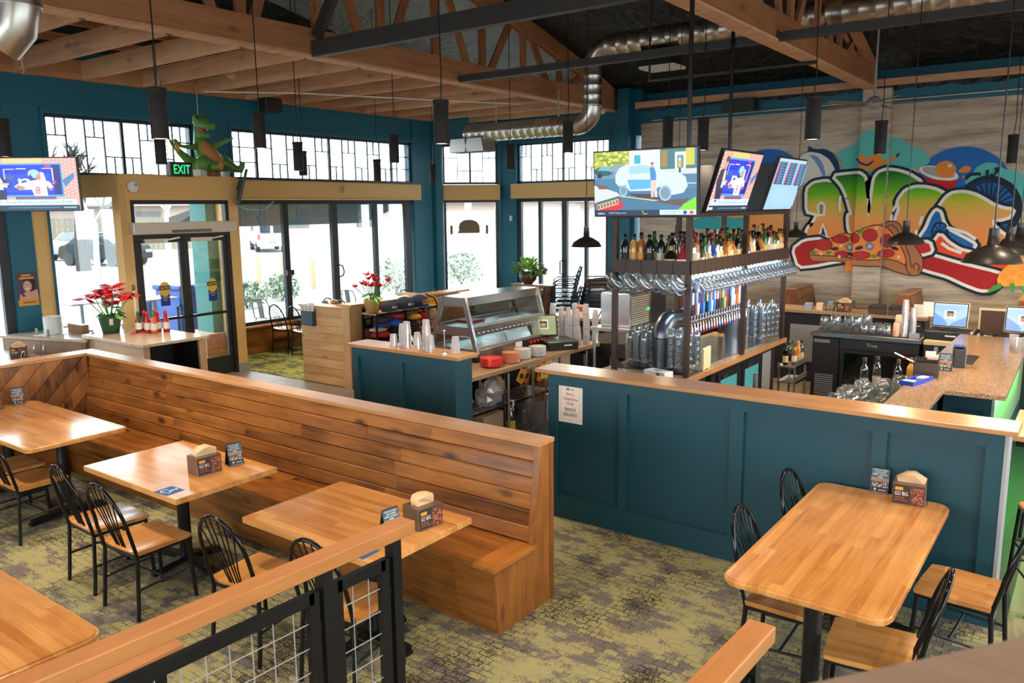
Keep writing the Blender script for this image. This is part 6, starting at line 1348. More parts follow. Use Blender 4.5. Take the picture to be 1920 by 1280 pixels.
# booths along the mural wall
def booth(x, lab, y0=14.05, y1=15.05, w=.26):
    t = thing('booth', lab, 'booth', (x, y0, 0))
    part('core', MB().prism([(-w, 0), (w, 0), (.07, 1.14), (-.07, 1.14)], .012, y1-y0, 'y'), [BENCHD], t); part('end_panel', MB().prism([(-w-.01, 0), (w+.01, 0), (.08, 1.15), (-.08, 1.15)], -.012, .012, 'y'), [BENCHD], t)
    for i in range(5):
        z0, z1 = .42+i*.142, .42+i*.142+.137; f = lambda z: w+(.07-w)*z/1.14
        for s in (-1, 1):
            q = MB(); vs = [(s*(f(z)+o), yy, z) for z in (z0, z1) for o in (0, .015) for yy in (.013, y1-y0)]; q.add(vs, [(0, 2, 3, 1), (4, 5, 7, 6), (0, 1, 5, 4), (2, 6, 7, 3), (0, 4, 6, 2), (1, 3, 7, 5)]); part('plank', q, [BENCHY], t)
    part('top_cap', MB().bx(-.095, .095, -.02, y1-y0, 1.15, 1.175), [OAKY], t)
    for s in (-1, 1): part('seat', MB().bx(min(s*.15, s*.62), max(s*.15, s*.62), .03, y1-y0, .40, .45), [BENCHY], t)
booth(-4.35, 'double-backed pine booth end seen through the bar tower'); booth(-2.55, 'double-backed pine booth end behind the cup stacks'); booth(-8.35, 'pine booth end by the stacked black chairs', 13.9, 14.88); booth(-.9, 'pine booth end behind the register monitors'); booth(-6.3, 'pine booth end behind the drinks machine')
t = thing('dining_table', 'dark booth table against the concrete pilaster', 'table', (-3.45, 14.5, 0)); part('tabletop', MB().bx(-.35, .35, -.55, .5, .74, .78), [flat(64, 40, 28)], t); part('pedestal', MB().cyl((0, 0, 0), (0, 0, .74), .05), [BLACK], t)
napkin(-3.70, 14.65, .78, .1, 'brown napkin box on the dark booth table', 1); tent(-3.50, 14.7, .78, .1, 'dark table tent on the dark booth table')
# ---- granite bar on the right
gb_ = thing('granite_bar', 'L-shaped brown granite bar top on teal panelled base', 'counter', (-1.0, 7.3, 0)); P = [(-.28, -1.58), (.02, -1.58), (.02, 0), (.46, .02), (.40, 3.3), (-.30, 3.3)]
part('granite_top', MB().prism(P, 1.04, 1.08), [GRANITE], gb_, bev=.003)
part('bar_panel', MB().bx(.0, .36, .19, .22, 0, 1.04).bx(-.24, -.04, -1.55, 3.1, 0, 1.04).bx(.30, .34, .22, 3.2, 0, 1.04), [TEALD], gb_)
part('panel_frame', MB().bx(.0, .06, .17, .19, 0, 1.04).bx(.30, .36, .17, .19, 0, 1.04).bx(.06, .30, .17, .19, .90, 1.04), [TEALD], gb_); part('corner_trim', MB().bx(.355, .375, .165, .23, 0, 1.04), [GREYPL], gb_)
part('neon_strip', MB().bx(.345, .36, .25, 3.1, .98, 1.0), [lw], gb_)
gl = bpy.data.lights.new('neon_light', 'AREA'); gl.shape = 'RECTANGLE'; gl.size = .05; gl.size_y = 2.2; gl.energy = 45; gl.color = (.05, 1, .12); go = bpy.data.objects.new('neon_light', gl); COL.objects.link(go); go.location = (-.56, 8.8, .96); go.rotation_euler = (0, 1.0, 0)
part('bar_front_board', MB().bx(.345, .36, .22, 3.2, .42, .96), [flat(120, 120, 100)], gb_); part('bar_kick_board', MB().bx(.345, .36, .22, 3.2, .02, .415), [TEALD], gb_)
t = thing('condiment_caddy', 'dark brown caddy with check pads on granite bar', 'caddy', (-1.21, 7.90, 1.08), .12); b = MB(); b.bx(-.10, .10, -.16, .16, 0, .01); [b.bx(*q) for q in ((-.10, -.09, -.16, .16, .01, .13), (.09, .10, -.16, .16, .01, .13), (-.09, .09, -.16, -.15, .01, .13), (-.09, .09, .15, .16, .01, .13))]; part('box', b, [BROWNPL], t)
part('divider', MB().bx(-.09, .09, -.02, -.01, .01, .14).bx(-.09, .09, .07, .08, .01, .14), [BLKPL], t); part('check_pad', MB().bx(.0, .085, .0, .14, .13, .16), [flat(225, 170, 150)], t); part('check_pad', MB().bx(-.02, .06, .09, .14, .1, .19), [PAPER], t); part('pen', MB().tube([(-.1, -.1, .12), (-.26, -.14, .20)], .008, 6), [WHITE], t); part('pen_tip', MB().tube([(-.16, -.115, .15), (-.18, -.12, .16)], .010, 6), [REDPL], t)
tent(-1.10, 8.17, 1.08, .1, 'bar table tent with game picture beside black napkin dispenser')
t = thing('napkin_dispenser', 'black and silver napkin dispenser on granite bar', 'napkin holder', (-1.03, 8.47, 1.08), .2); part('body', MB().prism([(-.09, 0), (.09, 0), (.08, .16), (.03, .19), (-.08, .17)], -.05, .05, 'x'), [BLKPL], t, bev=.006); part('face', MB().bx(.051, .055, -.06, .06, .03, .14), [ALU], t); part('card', MB().bx(-.045, .04, -.06, .04, .19, .20), [flat(40, 80, 170)], t)
solo('rubber_mat', MB().bx(-.07, .07, -.25, .25, 0, .008), [BLKPL], 'small black rubber mat on granite bar behind napkin dispenser', 'mat', (-1.0, 8.87, 1.0805))
t = thing('card_tray', 'blue tray holding white cards on granite bar edge', 'tray', (-1.22, 7.50, 1.0805), -.25); b = MB(); b.bx(-.06, .06, -.19, .19, 0, .012); [b.bx(*q) for q in ((-.06, -.052, -.19, .19, .012, .035), (.052, .06, -.19, .19, .012, .035), (-.052, .052, -.19, -.182, .012, .035), (-.052, .052, .182, .19, .012, .035))]; part('tray', b, [flat(30, 60, 160)], t); part('card', MB().bx(-.05, .05, -.15, -.08, .014, .03), [PAPER], t); part('card', MB().bx(-.03, .05, .06, .17, .014, .03), [PAPER], t)
for i, (x, y, m) in enumerate(((-.70, 9.80, 1), (-.66, 9.58, 0), (-.58, 9.63, 0))):
    t = thing('plastic_cup', ['clear cup with dregs of cola on granite bar', 'clear cup of ice water, left of two at right edge', 'clear cup of ice water cut by right edge'][i], 'cup', (x, y, 1.0805), 0, 'cups on granite bar'); part('cup', MB().lathe([(.032, 0), (.045, .15), (.047, .152), (.044, .152), (.03, .004), (0, .004)], 18), [CUPPL], t)
    part('drink', MB().cyl((0, 0, .006), (0, 0, .03 if m else .07), .031, .034 if m else .037, 16), [flat(90, 30, 16, .1) if m else CLEARG], t)
# drainboard with glasses
t = thing('drain_board', 'steel drain board crowded with glasses beside granite bar', 'drain board', (-1.60, 7.6, 0)); part('top', MB().bx(-.24, .28, -1.3, 1.0, .77, .80), [STEEL], t); part('cabinet', MB().bx(-.22, .26, -1.28, .98, 0, .77), [BLKPL], t)
part('rail', MB().tube([(-.22, -.95, .80), (-.22, -.95, .90), (-.22, -.6, .93), (-.20, -.3, .85), (-.2, -.3, .80)], .012), [CHROME], t)
GP = [(-1.76, 7.05), (-1.63, 7.02), (-1.48, 7.05), (-1.73, 7.22), (-1.59, 7.2), (-1.45, 7.24), (-1.75, 7.42), (-1.60, 7.42), (-1.46, 7.45), (-1.68, 7.62), (-1.52, 7.66), (-1.72, 7.82), (-1.55, 7.88), (-1.44, 8.02)]
for i, (x, y) in enumerate(GP):
    if i % 3 == 2: o = OB('goblet', MUGm, None, (x, y, .80)); o.scale = (1.25,)*3; tag(o, 'upturned round glass, %s on drain board counting from near end' % ORD[i], 'glass', 'glasses on the drain board')
    else: pitcher(x, y, .80, 'upturned glass pitcher, %s on drain board counting from near end' % ORD[i], 'pitchers on the drain board', 1.05+.1*(i % 2), i*.7)
for i, (x, y, c) in enumerate(((-1.78, 8.12, 'clear'), (-1.7, 8.28, 'clear'), (-1.5, 8.22, 'clear'), (-1.42, 8.38, 'honey'))): bottle(x, y, .80, 'tall', c, [0, 0, 2, 2][i], 4, '%s bottle, %s behind the drain board glasses' % (nice[c], ORD[i]), 'bottles behind the drain board', 1.1)
t = thing('brush', 'blue scrub brush standing left of drain board glasses', 'brush', (-1.79, 6.86, .80)); part('handle', MB().cyl((0, 0, .04), (0, 0, .20), .025), [flat(30, 70, 190)], t); part('base', MB().bx(-.05, .05, -.05, .05, 0, .04), [flat(30, 70, 190)], t)
# high table and slatted stools at the right edge
t = thing('high_table', 'plank-topped high table at right edge lit green', 'table', (-.02, 6.6, 0))
for i in range(4): part('plank', MB().bx(-.40, .40, -.42+i*.21, -.42+i*.21+.205, 1.02, 1.055), [LPINEX], t)
part('frame', MB().bx(-.36, .36, -.36, .36, .97, 1.02), [BLACK], t); part('leg', MB().cyl((.2, 0, 0), (.2, 0, .97), .04), [BLACK], t)
def stool(x, y, rz, lab):
    t = thing('bar_stool', lab, 'stool', (x, y, 0), rz, 'slat-back stools at the right edge'); part('seat', MB().prism(rrect(-.2, .2, -.2, .2, .05), .60, .635), [SEATW], t, bev=.006)
    for sx in (-1, 1): part('back_post', MB().tube([(sx*.19, -.19, .60), (sx*.19, -.22, .8), (sx*.19, -.27, 1.05)], .013, 8), [BLACK], t)
    for i in range(4): part('back_slat', MB().bx(-.19, .19, -.235-.012*i, -.22-.012*i, .74+i*.085, .765+i*.085), [BLACK], t)
    for sx in (-1, 1):
        for sy in (-1, 1): part('leg', MB().tube([(sx*.18, sy*.18, .60), (sx*.21, sy*.21, 0)], .013, 8), [BLACK], t)
    for z in (.22, .36): part('rung', MB().tube([(-.2, -.2, z), (.2, -.2, z), (.2, .2, z), (-.2, .2, z)], .009, 6, True), [BLACK], t)
stool(-.08, 5.98, .35, 'slat-back bar stool cut by right edge nearest the half wall end'); stool(-.12, 7.35, PI-.1, 'slat-back bar stool farther along the granite bar')
MURAL = [
('blue',0,[(-5.74,3.42),(-5.61,3.54),(-5.44,3.61),(-5.24,3.63),(-5.02,3.6),(-4.84,3.51),(-4.7,3.36),(-4.68,3.06),(-5.73,3.09)]),
('blue',0,[(-2.69,2.94),(-2.66,3.12),(-2.58,3.27),(-2.45,3.39),(-2.28,3.47),(-2.12,3.5),(-1.95,3.5),(-1.78,3.46),(-1.61,3.37),(-1.47,3.25),(-1.38,3.11),(-1.39,2.91),(-1.49,2.7),(-1.83,2.6),(-2.33,2.71)]),
('teal',0,[(-4.05,3.47),(-3.97,3.54),(-3.83,3.58),(-3.73,3.63),(-3.64,3.74),(-3.57,3.8),(-3.44,3.85),(-3.28,3.84),(-3.18,3.78),(-3.15,3.71),(-3.03,3.71),(-2.93,3.65),(-2.84,3.55),(-2.71,3.52),(-2.59,3.44),(-2.5,3.3),(-2.58,3.21),(-2.77,3.19),(-2.89,3.17),(-3.03,3.2),(-3.24,3.15),(-3.28,2.96),(-3.34,2.73),(-3.43,2.85),(-3.5,3.08),(-3.67,3.15),(-3.87,3.18),(-3.93,3.26),(-3.91,3.36)]),
('teal',0,[(-2.0,2.92),(-1.87,3.05),(-1.83,3.17),(-1.69,3.24),(-1.55,3.22),(-1.43,3.12),(-1.29,3.1),(-1.16,3.03),(-1.08,2.9),(-1.08,2.69),(-1.18,2.59),(-1.47,2.43),(-1.72,2.7)]),
('navy',0,[(-4.68,3.4),(-4.62,3.5),(-4.51,3.56),(-4.53,3.65),(-4.41,3.58),(-4.22,3.58),(-4.07,3.49),(-3.97,3.32),(-3.94,3.12),(-3.97,3.02),(-4.09,3.04)]),
('white',0,[(-4.69,3.4),(-4.6,3.51),(-4.48,3.54),(-4.3,3.5),(-4.15,3.4),(-4.06,3.27),(-3.99,3.06),(-4.09,2.99),(-4.19,3.07),(-4.29,2.95),(-4.64,2.93)]),
('ltblue',0,[(-4.5,3.49),(-4.36,3.46),(-4.25,3.33),(-4.19,3.13),(-4.22,3.04),(-4.28,3.19),(-4.37,3.34)]),
('orange',0,[(-3.63,3.31),(-3.62,3.46),(-3.55,3.44),(-3.46,3.37),(-3.36,3.44),(-3.25,3.43),(-3.2,3.31),(-3.05,3.4),(-3.01,3.36),(-3.14,3.29),(-3.24,3.24),(-3.32,3.18),(-3.42,3.16),(-3.56,3.19),(-3.61,3.24)]),
('navy',0,[(-3.71,3.39),(-3.64,3.37),(-3.56,3.31),(-3.46,3.27),(-3.37,3.34),(-3.35,3.32),(-3.44,3.23),(-3.57,3.27),(-3.68,3.35)]),
('navy',0,[(-3.04,3.42),(-2.98,3.46),(-3.0,3.39),(-3.04,3.37)]),
('red',0,[(-2.65,3.05),(-2.35,2.97),(-2.07,2.99),(-2.1,2.9),(-2.15,2.74),(-2.27,2.74),(-2.46,2.8),(-2.62,2.88)]),
('white',0,[(-2.07,3.02),(-2.08,2.99),(-2.13,2.97),(-2.2,2.96),(-2.28,2.97),(-2.38,2.98),(-2.47,3.01),(-2.55,3.05),(-2.62,3.09),(-2.66,3.13),(-2.67,3.17),(-2.65,3.2),(-2.6,3.21),(-2.53,3.22),(-2.45,3.21),(-2.35,3.2),(-2.26,3.17),(-2.18,3.13),(-2.11,3.09),(-2.08,3.05)]),
('gray',0,[(-2.13,3.04),(-2.14,3.02),(-2.18,3.01),(-2.24,3.01),(-2.31,3.01),(-2.38,3.03),(-2.46,3.05),(-2.53,3.08),(-2.58,3.11),(-2.61,3.14),(-2.62,3.16),(-2.61,3.18),(-2.57,3.2),(-2.51,3.2),(-2.44,3.19),(-2.37,3.18),(-2.29,3.15),(-2.22,3.12),(-2.17,3.09),(-2.14,3.07)]),
('orange',0,[(-2.11,3.14),(-2.12,3.1),(-2.14,3.06),(-2.17,3.03),(-2.21,3.01),(-2.26,3.01),(-2.3,3.01),(-2.35,3.04),(-2.39,3.07),(-2.41,3.11),(-2.42,3.15),(-2.42,3.2),(-2.4,3.23),(-2.37,3.26),(-2.32,3.28),(-2.28,3.29),(-2.23,3.28),(-2.18,3.26),(-2.15,3.22),(-2.12,3.18)]),
('white',0,[(-2.18,3.2),(-2.18,3.19),(-2.18,3.19),(-2.19,3.18),(-2.2,3.18),(-2.21,3.18),(-2.22,3.18),(-2.23,3.18),(-2.24,3.19),(-2.24,3.2),(-2.25,3.2),(-2.24,3.21),(-2.24,3.22),(-2.23,3.23),(-2.22,3.23),(-2.21,3.23),(-2.2,3.23),(-2.19,3.22),(-2.18,3.22),(-2.18,3.21)]),
('orange',0,[(-2.09,3.1),(-2.02,3.18),(-1.94,3.2),(-1.89,3.15),(-1.93,3.09),(-2.01,3.08)]),
('orange',0,[(-2.02,3.03),(-1.99,3.05),(-1.97,3.0),(-2.0,2.98)]),
('blue2',0,[(-1.2,2.52),(-1.2,2.42),(-1.22,2.33),(-1.26,2.25),(-1.32,2.18),(-1.39,2.12),(-1.47,2.09),(-1.56,2.08),(-1.65,2.09),(-1.74,2.12),(-1.82,2.17),(-1.89,2.24),(-1.94,2.33),(-1.98,2.42),(-2.0,2.52),(-1.99,2.62),(-1.97,2.72),(-1.93,2.8),(-1.87,2.87),(-1.8,2.92),(-1.71,2.95),(-1.63,2.96),(-1.54,2.94),(-1.45,2.91),(-1.37,2.86),(-1.31,2.79),(-1.25,2.7),(-1.22,2.61)]),
('STROKE',0.075,[(-1.17,2.52),(-1.17,2.44),(-1.19,2.36),(-1.21,2.28),(-1.25,2.22),(-1.29,2.16),(-1.35,2.11),(-1.41,2.07),(-1.48,2.05),(-1.56,2.04),(-1.63,2.05),(-1.71,2.07),(-1.78,2.11),(-1.84,2.15),(-1.9,2.21),(-1.95,2.28),(-1.99,2.36),(-2.01,2.44),(-2.03,2.52),(-2.03,2.61),(-2.01,2.69),(-1.98,2.76),(-1.95,2.83),(-1.9,2.89),(-1.84,2.93),(-1.77,2.97),(-1.7,2.99),(-1.63,2.99),(-1.55,2.98),(-1.48,2.96),(-1.41,2.92),(-1.35,2.88),(-1.29,2.82),(-1.25,2.75),(-1.21,2.68),(-1.19,2.6)]),
('STROKE',0.03,[(-1.22,2.52),(-1.22,2.45),(-1.23,2.38),(-1.26,2.31),(-1.29,2.25),(-1.33,2.2),(-1.38,2.16),(-1.43,2.13),(-1.5,2.11),(-1.56,2.1),(-1.63,2.11),(-1.69,2.13),(-1.75,2.16),(-1.81,2.2),(-1.86,2.25),(-1.91,2.31),(-1.94,2.38),(-1.96,2.45),(-1.97,2.52),(-1.97,2.6),(-1.96,2.67),(-1.94,2.73),(-1.9,2.79),(-1.86,2.84),(-1.81,2.88),(-1.75,2.91),(-1.69,2.93),(-1.62,2.93),(-1.56,2.93),(-1.49,2.91),(-1.43,2.87),(-1.38,2.83),(-1.33,2.78),(-1.29,2.72),(-1.26,2.66),(-1.24,2.59)]),
('LINE',0.022,[(-1.55,2.52),(-1.21,2.52)]),
('LINE',0.022,[(-1.55,2.51),(-1.22,2.42)]),
('LINE',0.022,[(-1.55,2.5),(-1.24,2.32)]),
('LINE',0.022,[(-1.55,2.49),(-1.29,2.24)]),
('LINE',0.022,[(-1.56,2.48),(-1.35,2.17)]),
('LINE',0.022,[(-1.57,2.48),(-1.43,2.12)]),
('LINE',0.022,[(-1.58,2.47),(-1.51,2.1)]),
('LINE',0.022,[(-1.59,2.47),(-1.61,2.1)]),
('LINE',0.022,[(-1.61,2.48),(-1.7,2.12)]),
('LINE',0.022,[(-1.62,2.48),(-1.79,2.17)]),
('LINE',0.022,[(-1.62,2.49),(-1.86,2.24)]),
('LINE',0.022,[(-1.63,2.5),(-1.92,2.32)]),
('LINE',0.022,[(-1.64,2.51),(-1.97,2.42)]),
('LINE',0.022,[(-1.64,2.52),(-1.99,2.52)]),
('LINE',0.022,[(-1.64,2.53),(-1.98,2.63)]),
('LINE',0.022,[(-1.64,2.54),(-1.95,2.72)]),
('LINE',0.022,[(-1.63,2.55),(-1.91,2.81)]),
('LINE',0.022,[(-1.62,2.56),(-1.84,2.88)]),
('LINE',0.022,[(-1.61,2.57),(-1.76,2.92)]),
('LINE',0.022,[(-1.6,2.57),(-1.67,2.94)]),
('LINE',0.022,[(-1.59,2.57),(-1.58,2.94)]),
('LINE',0.022,[(-1.58,2.56),(-1.49,2.91)]),
('LINE',0.022,[(-1.57,2.56),(-1.4,2.86)]),
('LINE',0.022,[(-1.56,2.55),(-1.33,2.8)]),
('LINE',0.022,[(-1.55,2.54),(-1.27,2.71)]),
('LINE',0.022,[(-1.55,2.53),(-1.23,2.62)]),
('LINE',0.05,[(-1.96,2.98),(-1.9,3.05),(-1.8,3.06),(-1.75,3.05)]),
('LINE',0.04,[(-1.66,2.97),(-1.66,3.12)]),
('LINE',0.04,[(-1.62,3.04),(-1.57,3.03),(-1.53,3.08),(-1.55,3.14),(-1.51,3.15),(-1.51,3.08)]),
('letter',1,[(-6.18,3.03),(-5.46,3.17),(-5.1,3.0),(-4.9,2.63),(-4.87,1.96),(-5.17,1.51),(-6.13,1.45)]),
('letter',1,[(-4.49,2.87),(-4.38,2.97),(-4.19,3.0),(-4.05,2.98),(-3.94,2.91),(-3.87,2.83),(-3.9,2.77),(-3.85,2.71),(-3.8,2.62),(-3.77,2.47),(-3.79,2.38),(-3.75,2.18),(-3.62,2.01),(-3.89,2.0),(-4.09,2.0),(-4.13,2.18),(-4.21,2.03),(-4.3,1.97),(-4.49,1.99),(-4.43,2.18),(-4.34,2.23),(-4.39,2.18),(-4.27,2.42),(-4.35,2.45),(-4.47,2.48)]),
('gray2',2,[(-4.25,2.42),(-4.27,2.57),(-4.23,2.61),(-4.19,2.57),(-4.19,2.43)]),
('navy',2,[(-4.21,2.06),(-4.18,2.21),(-4.12,2.03)]),
('letter',1,[(-4.03,3.09),(-3.81,3.11),(-3.59,3.12),(-3.49,3.05),(-3.46,2.9),(-3.42,2.62),(-3.38,2.33),(-3.36,2.47),(-3.34,2.73),(-3.33,2.9),(-3.31,3.04),(-3.25,3.12),(-3.13,3.16),(-2.97,3.13),(-2.81,3.07),(-2.62,2.94),(-2.69,2.87),(-2.85,2.86),(-2.94,2.72),(-2.95,2.67),(-2.86,2.63),(-2.93,2.5),(-2.97,2.24),(-3.06,2.07),(-3.33,1.98),(-3.6,1.98),(-3.72,2.15),(-3.75,2.39),(-3.68,2.41),(-3.8,2.77),(-3.89,2.94)]),
('letter',1,[(-2.92,2.69),(-2.84,2.81),(-2.69,2.86),(-2.54,2.85),(-2.39,2.81),(-2.28,2.75),(-2.16,2.65),(-2.21,2.56),(-2.3,2.52),(-2.44,2.45),(-2.5,2.33),(-2.57,2.16),(-2.61,2.02),(-2.62,1.79),(-2.78,1.87),(-2.95,1.93),(-2.99,2.16),(-2.95,2.38),(-2.91,2.5),(-2.95,2.61)]),
('letter',1,[(-2.21,2.69),(-2.12,2.75),(-1.97,2.76),(-1.82,2.72),(-1.68,2.64),(-1.55,2.55),(-1.4,2.49),(-1.27,2.47),(-1.3,2.38),(-1.42,2.34),(-1.54,2.33),(-1.52,2.22),(-1.42,2.12),(-1.31,2.04),(-1.33,1.82),(-1.54,1.78),(-1.75,1.81),(-1.84,1.98),(-2.04,2.11),(-2.17,2.19),(-2.24,2.33),(-2.34,2.47)]),
('blue2',1,[(-2.57,2.01),(-2.47,2.19),(-2.42,2.36),(-2.36,2.47),(-2.3,2.44),(-2.26,2.3),(-2.18,2.16),(-2.04,2.08),(-1.89,2.0),(-1.76,1.92),(-1.79,1.85),(-1.92,1.84),(-2.12,1.87),(-2.26,1.91),(-2.4,1.94)]),
('STROKE',0.03,[(-2.16,2.13),(-2.16,2.09),(-2.17,2.05),(-2.2,2.01),(-2.23,1.99),(-2.27,1.98),(-2.3,1.99),(-2.34,2.01),(-2.37,2.04),(-2.39,2.08),(-2.4,2.13),(-2.39,2.17),(-2.38,2.21),(-2.36,2.25),(-2.32,2.27),(-2.29,2.27),(-2.25,2.27),(-2.21,2.25),(-2.19,2.21),(-2.17,2.17)]),
('LINE',0.015,[(-2.28,2.13),(-2.17,2.13)]),
('LINE',0.015,[(-2.28,2.13),(-2.19,2.04)]),
('LINE',0.015,[(-2.28,2.13),(-2.27,2.0)]),
('LINE',0.015,[(-2.28,2.13),(-2.35,2.03)]),
('LINE',0.015,[(-2.28,2.13),(-2.39,2.13)]),
('LINE',0.015,[(-2.28,2.13),(-2.36,2.22)]),
('LINE',0.015,[(-2.28,2.13),(-2.29,2.26)]),
('LINE',0.015,[(-2.28,2.13),(-2.21,2.22)]),
('redor',1,[(-2.41,1.94),(-2.33,1.96),(-2.27,2.07),(-2.15,1.94),(-1.97,1.82),(-1.8,1.78),(-1.75,1.73),(-1.53,1.67),(-1.34,1.63),(-1.2,1.64),(-1.24,1.56),(-1.35,1.51),(-1.54,1.51),(-1.78,1.58),(-2.06,1.68),(-2.32,1.81)]),
('dred',1,[(-2.53,1.75),(-2.31,1.7),(-2.01,1.61),(-1.73,1.54),(-1.47,1.48),(-1.31,1.43),(-1.37,1.31),(-1.47,1.2),(-1.61,1.19),(-1.83,1.27),(-2.11,1.4),(-2.34,1.46),(-2.51,1.51)]),
('red',1,[(-2.78,1.79),(-2.63,1.93),(-2.43,1.94),(-2.38,1.8),(-2.52,1.75)]),
('dred',1,[(-4.68,1.78),(-4.5,1.93),(-4.18,1.97),(-3.78,1.62),(-3.98,1.58),(-4.27,1.51),(-4.57,1.47)]),
('WLINE',0.05,[(-2.18,2.2),(-2.04,2.16),(-1.89,2.11),(-1.74,2.01)]),
('WLINE',0.05,[(-2.24,1.94),(-2.12,1.85),(-1.93,1.78)]),
('WLINE',0.045,[(-2.95,2.61),(-2.99,2.55),(-3.02,2.47)]),
('WLINE',0.045,[(-3.9,2.74),(-3.91,2.59),(-3.89,2.46)]),
('WLINE',0.045,[(-3.04,2.41),(-3.04,2.31)]),
('WLINE',0.045,[(-2.56,2.38),(-2.59,2.24)]),
('WLINE',0.045,[(-2.63,2.15),(-2.64,2.06)]),
('pizza',0,[(-4.41,1.67),(-4.26,1.85),(-4.03,1.98),(-3.81,2.08),(-3.64,2.06),(-3.5,2.15),(-3.23,2.24),(-3.07,2.18),(-2.93,2.07),(-2.81,1.87),(-2.75,1.56),(-2.92,1.58),(-3.14,1.58),(-3.36,1.61),(-3.58,1.61),(-3.78,1.66),(-4.04,1.65),(-4.28,1.59)]),
('crust',0,[(-4.39,1.68),(-4.16,1.67),(-3.78,1.66),(-3.53,1.62),(-3.25,1.62),(-3.04,1.64),(-2.85,1.59),(-2.71,1.48),(-2.59,1.47),(-2.57,1.39),(-2.7,1.39),(-2.92,1.44),(-3.14,1.54),(-3.38,1.53),(-3.64,1.54),(-3.87,1.6),(-4.16,1.58),(-4.34,1.58)]),
('crust',0,[(-3.15,2.24),(-3.08,2.29),(-2.97,2.29),(-2.89,2.23),(-2.84,2.07),(-2.71,1.96),(-2.58,1.79),(-2.51,1.67),(-2.5,1.5),(-2.56,1.4),(-2.65,1.38),(-2.73,1.46),(-2.76,1.7),(-2.86,1.9),(-2.95,2.04),(-3.05,2.16)]),
('STROKEB',0.02,[(-3.1,2.21),(-3.02,2.24),(-2.93,2.16),(-2.88,2.02),(-2.79,1.9),(-2.71,1.71),(-2.67,1.51)]),
('STROKEB',0.025,[(-2.62,1.49),(-2.65,1.55),(-2.6,1.59),(-2.54,1.54),(-2.56,1.45)]),
('pep',0,[(-3.72,1.98),(-3.73,1.96),(-3.75,1.95),(-3.78,1.93),(-3.81,1.92),(-3.86,1.92),(-3.9,1.92),(-3.94,1.93),(-3.97,1.94),(-3.99,1.96),(-4.0,1.98),(-3.99,1.99),(-3.97,2.01),(-3.94,2.03),(-3.9,2.03),(-3.86,2.04),(-3.82,2.04),(-3.78,2.03),(-3.75,2.01),(-3.73,2.0)]),
('pep',0,[(-3.22,2.06),(-3.22,2.03),(-3.24,2.0),(-3.26,1.98),(-3.29,1.97),(-3.33,1.96),(-3.36,1.96),(-3.39,1.98),(-3.42,2.0),(-3.44,2.03),(-3.45,2.06),(-3.44,2.09),(-3.43,2.12),(-3.4,2.14),(-3.37,2.16),(-3.34,2.16),(-3.3,2.16),(-3.27,2.14),(-3.24,2.12),(-3.23,2.09)]),
('pep',0,[(-4.0,1.88),(-4.0,1.85),(-4.02,1.82),(-4.05,1.8),(-4.09,1.79),(-4.13,1.78),(-4.18,1.79),(-4.22,1.8),(-4.25,1.82),(-4.27,1.85),(-4.28,1.88),(-4.27,1.91),(-4.25,1.93),(-4.22,1.95),(-4.19,1.97),(-4.14,1.97),(-4.1,1.97),(-4.06,1.96),(-4.03,1.94),(-4.01,1.91)]),
('pep',0,[(-3.7,1.71),(-3.71,1.7),(-3.72,1.69),(-3.75,1.67),(-3.78,1.67),(-3.81,1.66),(-3.85,1.66),(-3.88,1.67),(-3.91,1.68),(-3.92,1.69),(-3.93,1.71),(-3.93,1.72),(-3.91,1.74),(-3.89,1.75),(-3.85,1.76),(-3.82,1.76),(-3.78,1.76),(-3.75,1.75),(-3.73,1.74),(-3.71,1.73)]),
('pep',0,[(-3.32,1.72),(-3.32,1.7),(-3.34,1.68),(-3.37,1.67),(-3.41,1.66),(-3.45,1.66),(-3.49,1.66),(-3.53,1.66),(-3.57,1.68),(-3.59,1.69),(-3.59,1.71),(-3.59,1.73),(-3.57,1.75),(-3.54,1.76),(-3.5,1.77),(-3.46,1.77),(-3.42,1.77),(-3.38,1.76),(-3.35,1.75),(-3.32,1.74)]),
('pep',0,[(-3.0,1.96),(-3.0,1.93),(-3.01,1.9),(-3.03,1.87),(-3.05,1.86),(-3.07,1.85),(-3.09,1.86),(-3.12,1.87),(-3.13,1.9),(-3.15,1.93),(-3.15,1.96),(-3.15,1.99),(-3.14,2.02),(-3.13,2.05),(-3.11,2.06),(-3.08,2.07),(-3.06,2.07),(-3.04,2.05),(-3.02,2.03),(-3.01,2.0)]),
('pep',0,[(-2.96,1.75),(-2.96,1.73),(-2.98,1.71),(-3.0,1.7),(-3.03,1.69),(-3.06,1.68),(-3.1,1.68),(-3.13,1.69),(-3.16,1.71),(-3.18,1.72),(-3.18,1.74),(-3.18,1.76),(-3.16,1.78),(-3.14,1.79),(-3.11,1.8),(-3.07,1.81),(-3.04,1.81),(-3.01,1.8),(-2.98,1.78),(-2.96,1.77)]),
('pep',0,[(-3.51,2.01),(-3.51,1.98),(-3.52,1.96),(-3.54,1.94),(-3.56,1.93),(-3.59,1.92),(-3.61,1.93),(-3.64,1.94),(-3.66,1.96),(-3.67,1.98),(-3.68,2.0),(-3.67,2.03),(-3.66,2.05),(-3.64,2.07),(-3.62,2.08),(-3.6,2.09),(-3.57,2.08),(-3.55,2.07),(-3.53,2.05),(-3.51,2.03)]),
('green',0,[(-4.25,1.74),(-4.26,1.72),(-4.28,1.71),(-4.31,1.7),(-4.34,1.71),(-4.36,1.72),(-4.37,1.73),(-4.37,1.75),(-4.34,1.76),(-4.32,1.77),(-4.29,1.76),(-4.26,1.75)]),
('green',0,[(-3.99,1.75),(-4.0,1.73),(-4.01,1.71),(-4.04,1.7),(-4.07,1.7),(-4.09,1.71),(-4.1,1.72),(-4.1,1.74),(-4.08,1.76),(-4.06,1.77),(-4.03,1.77),(-4.0,1.76)]),
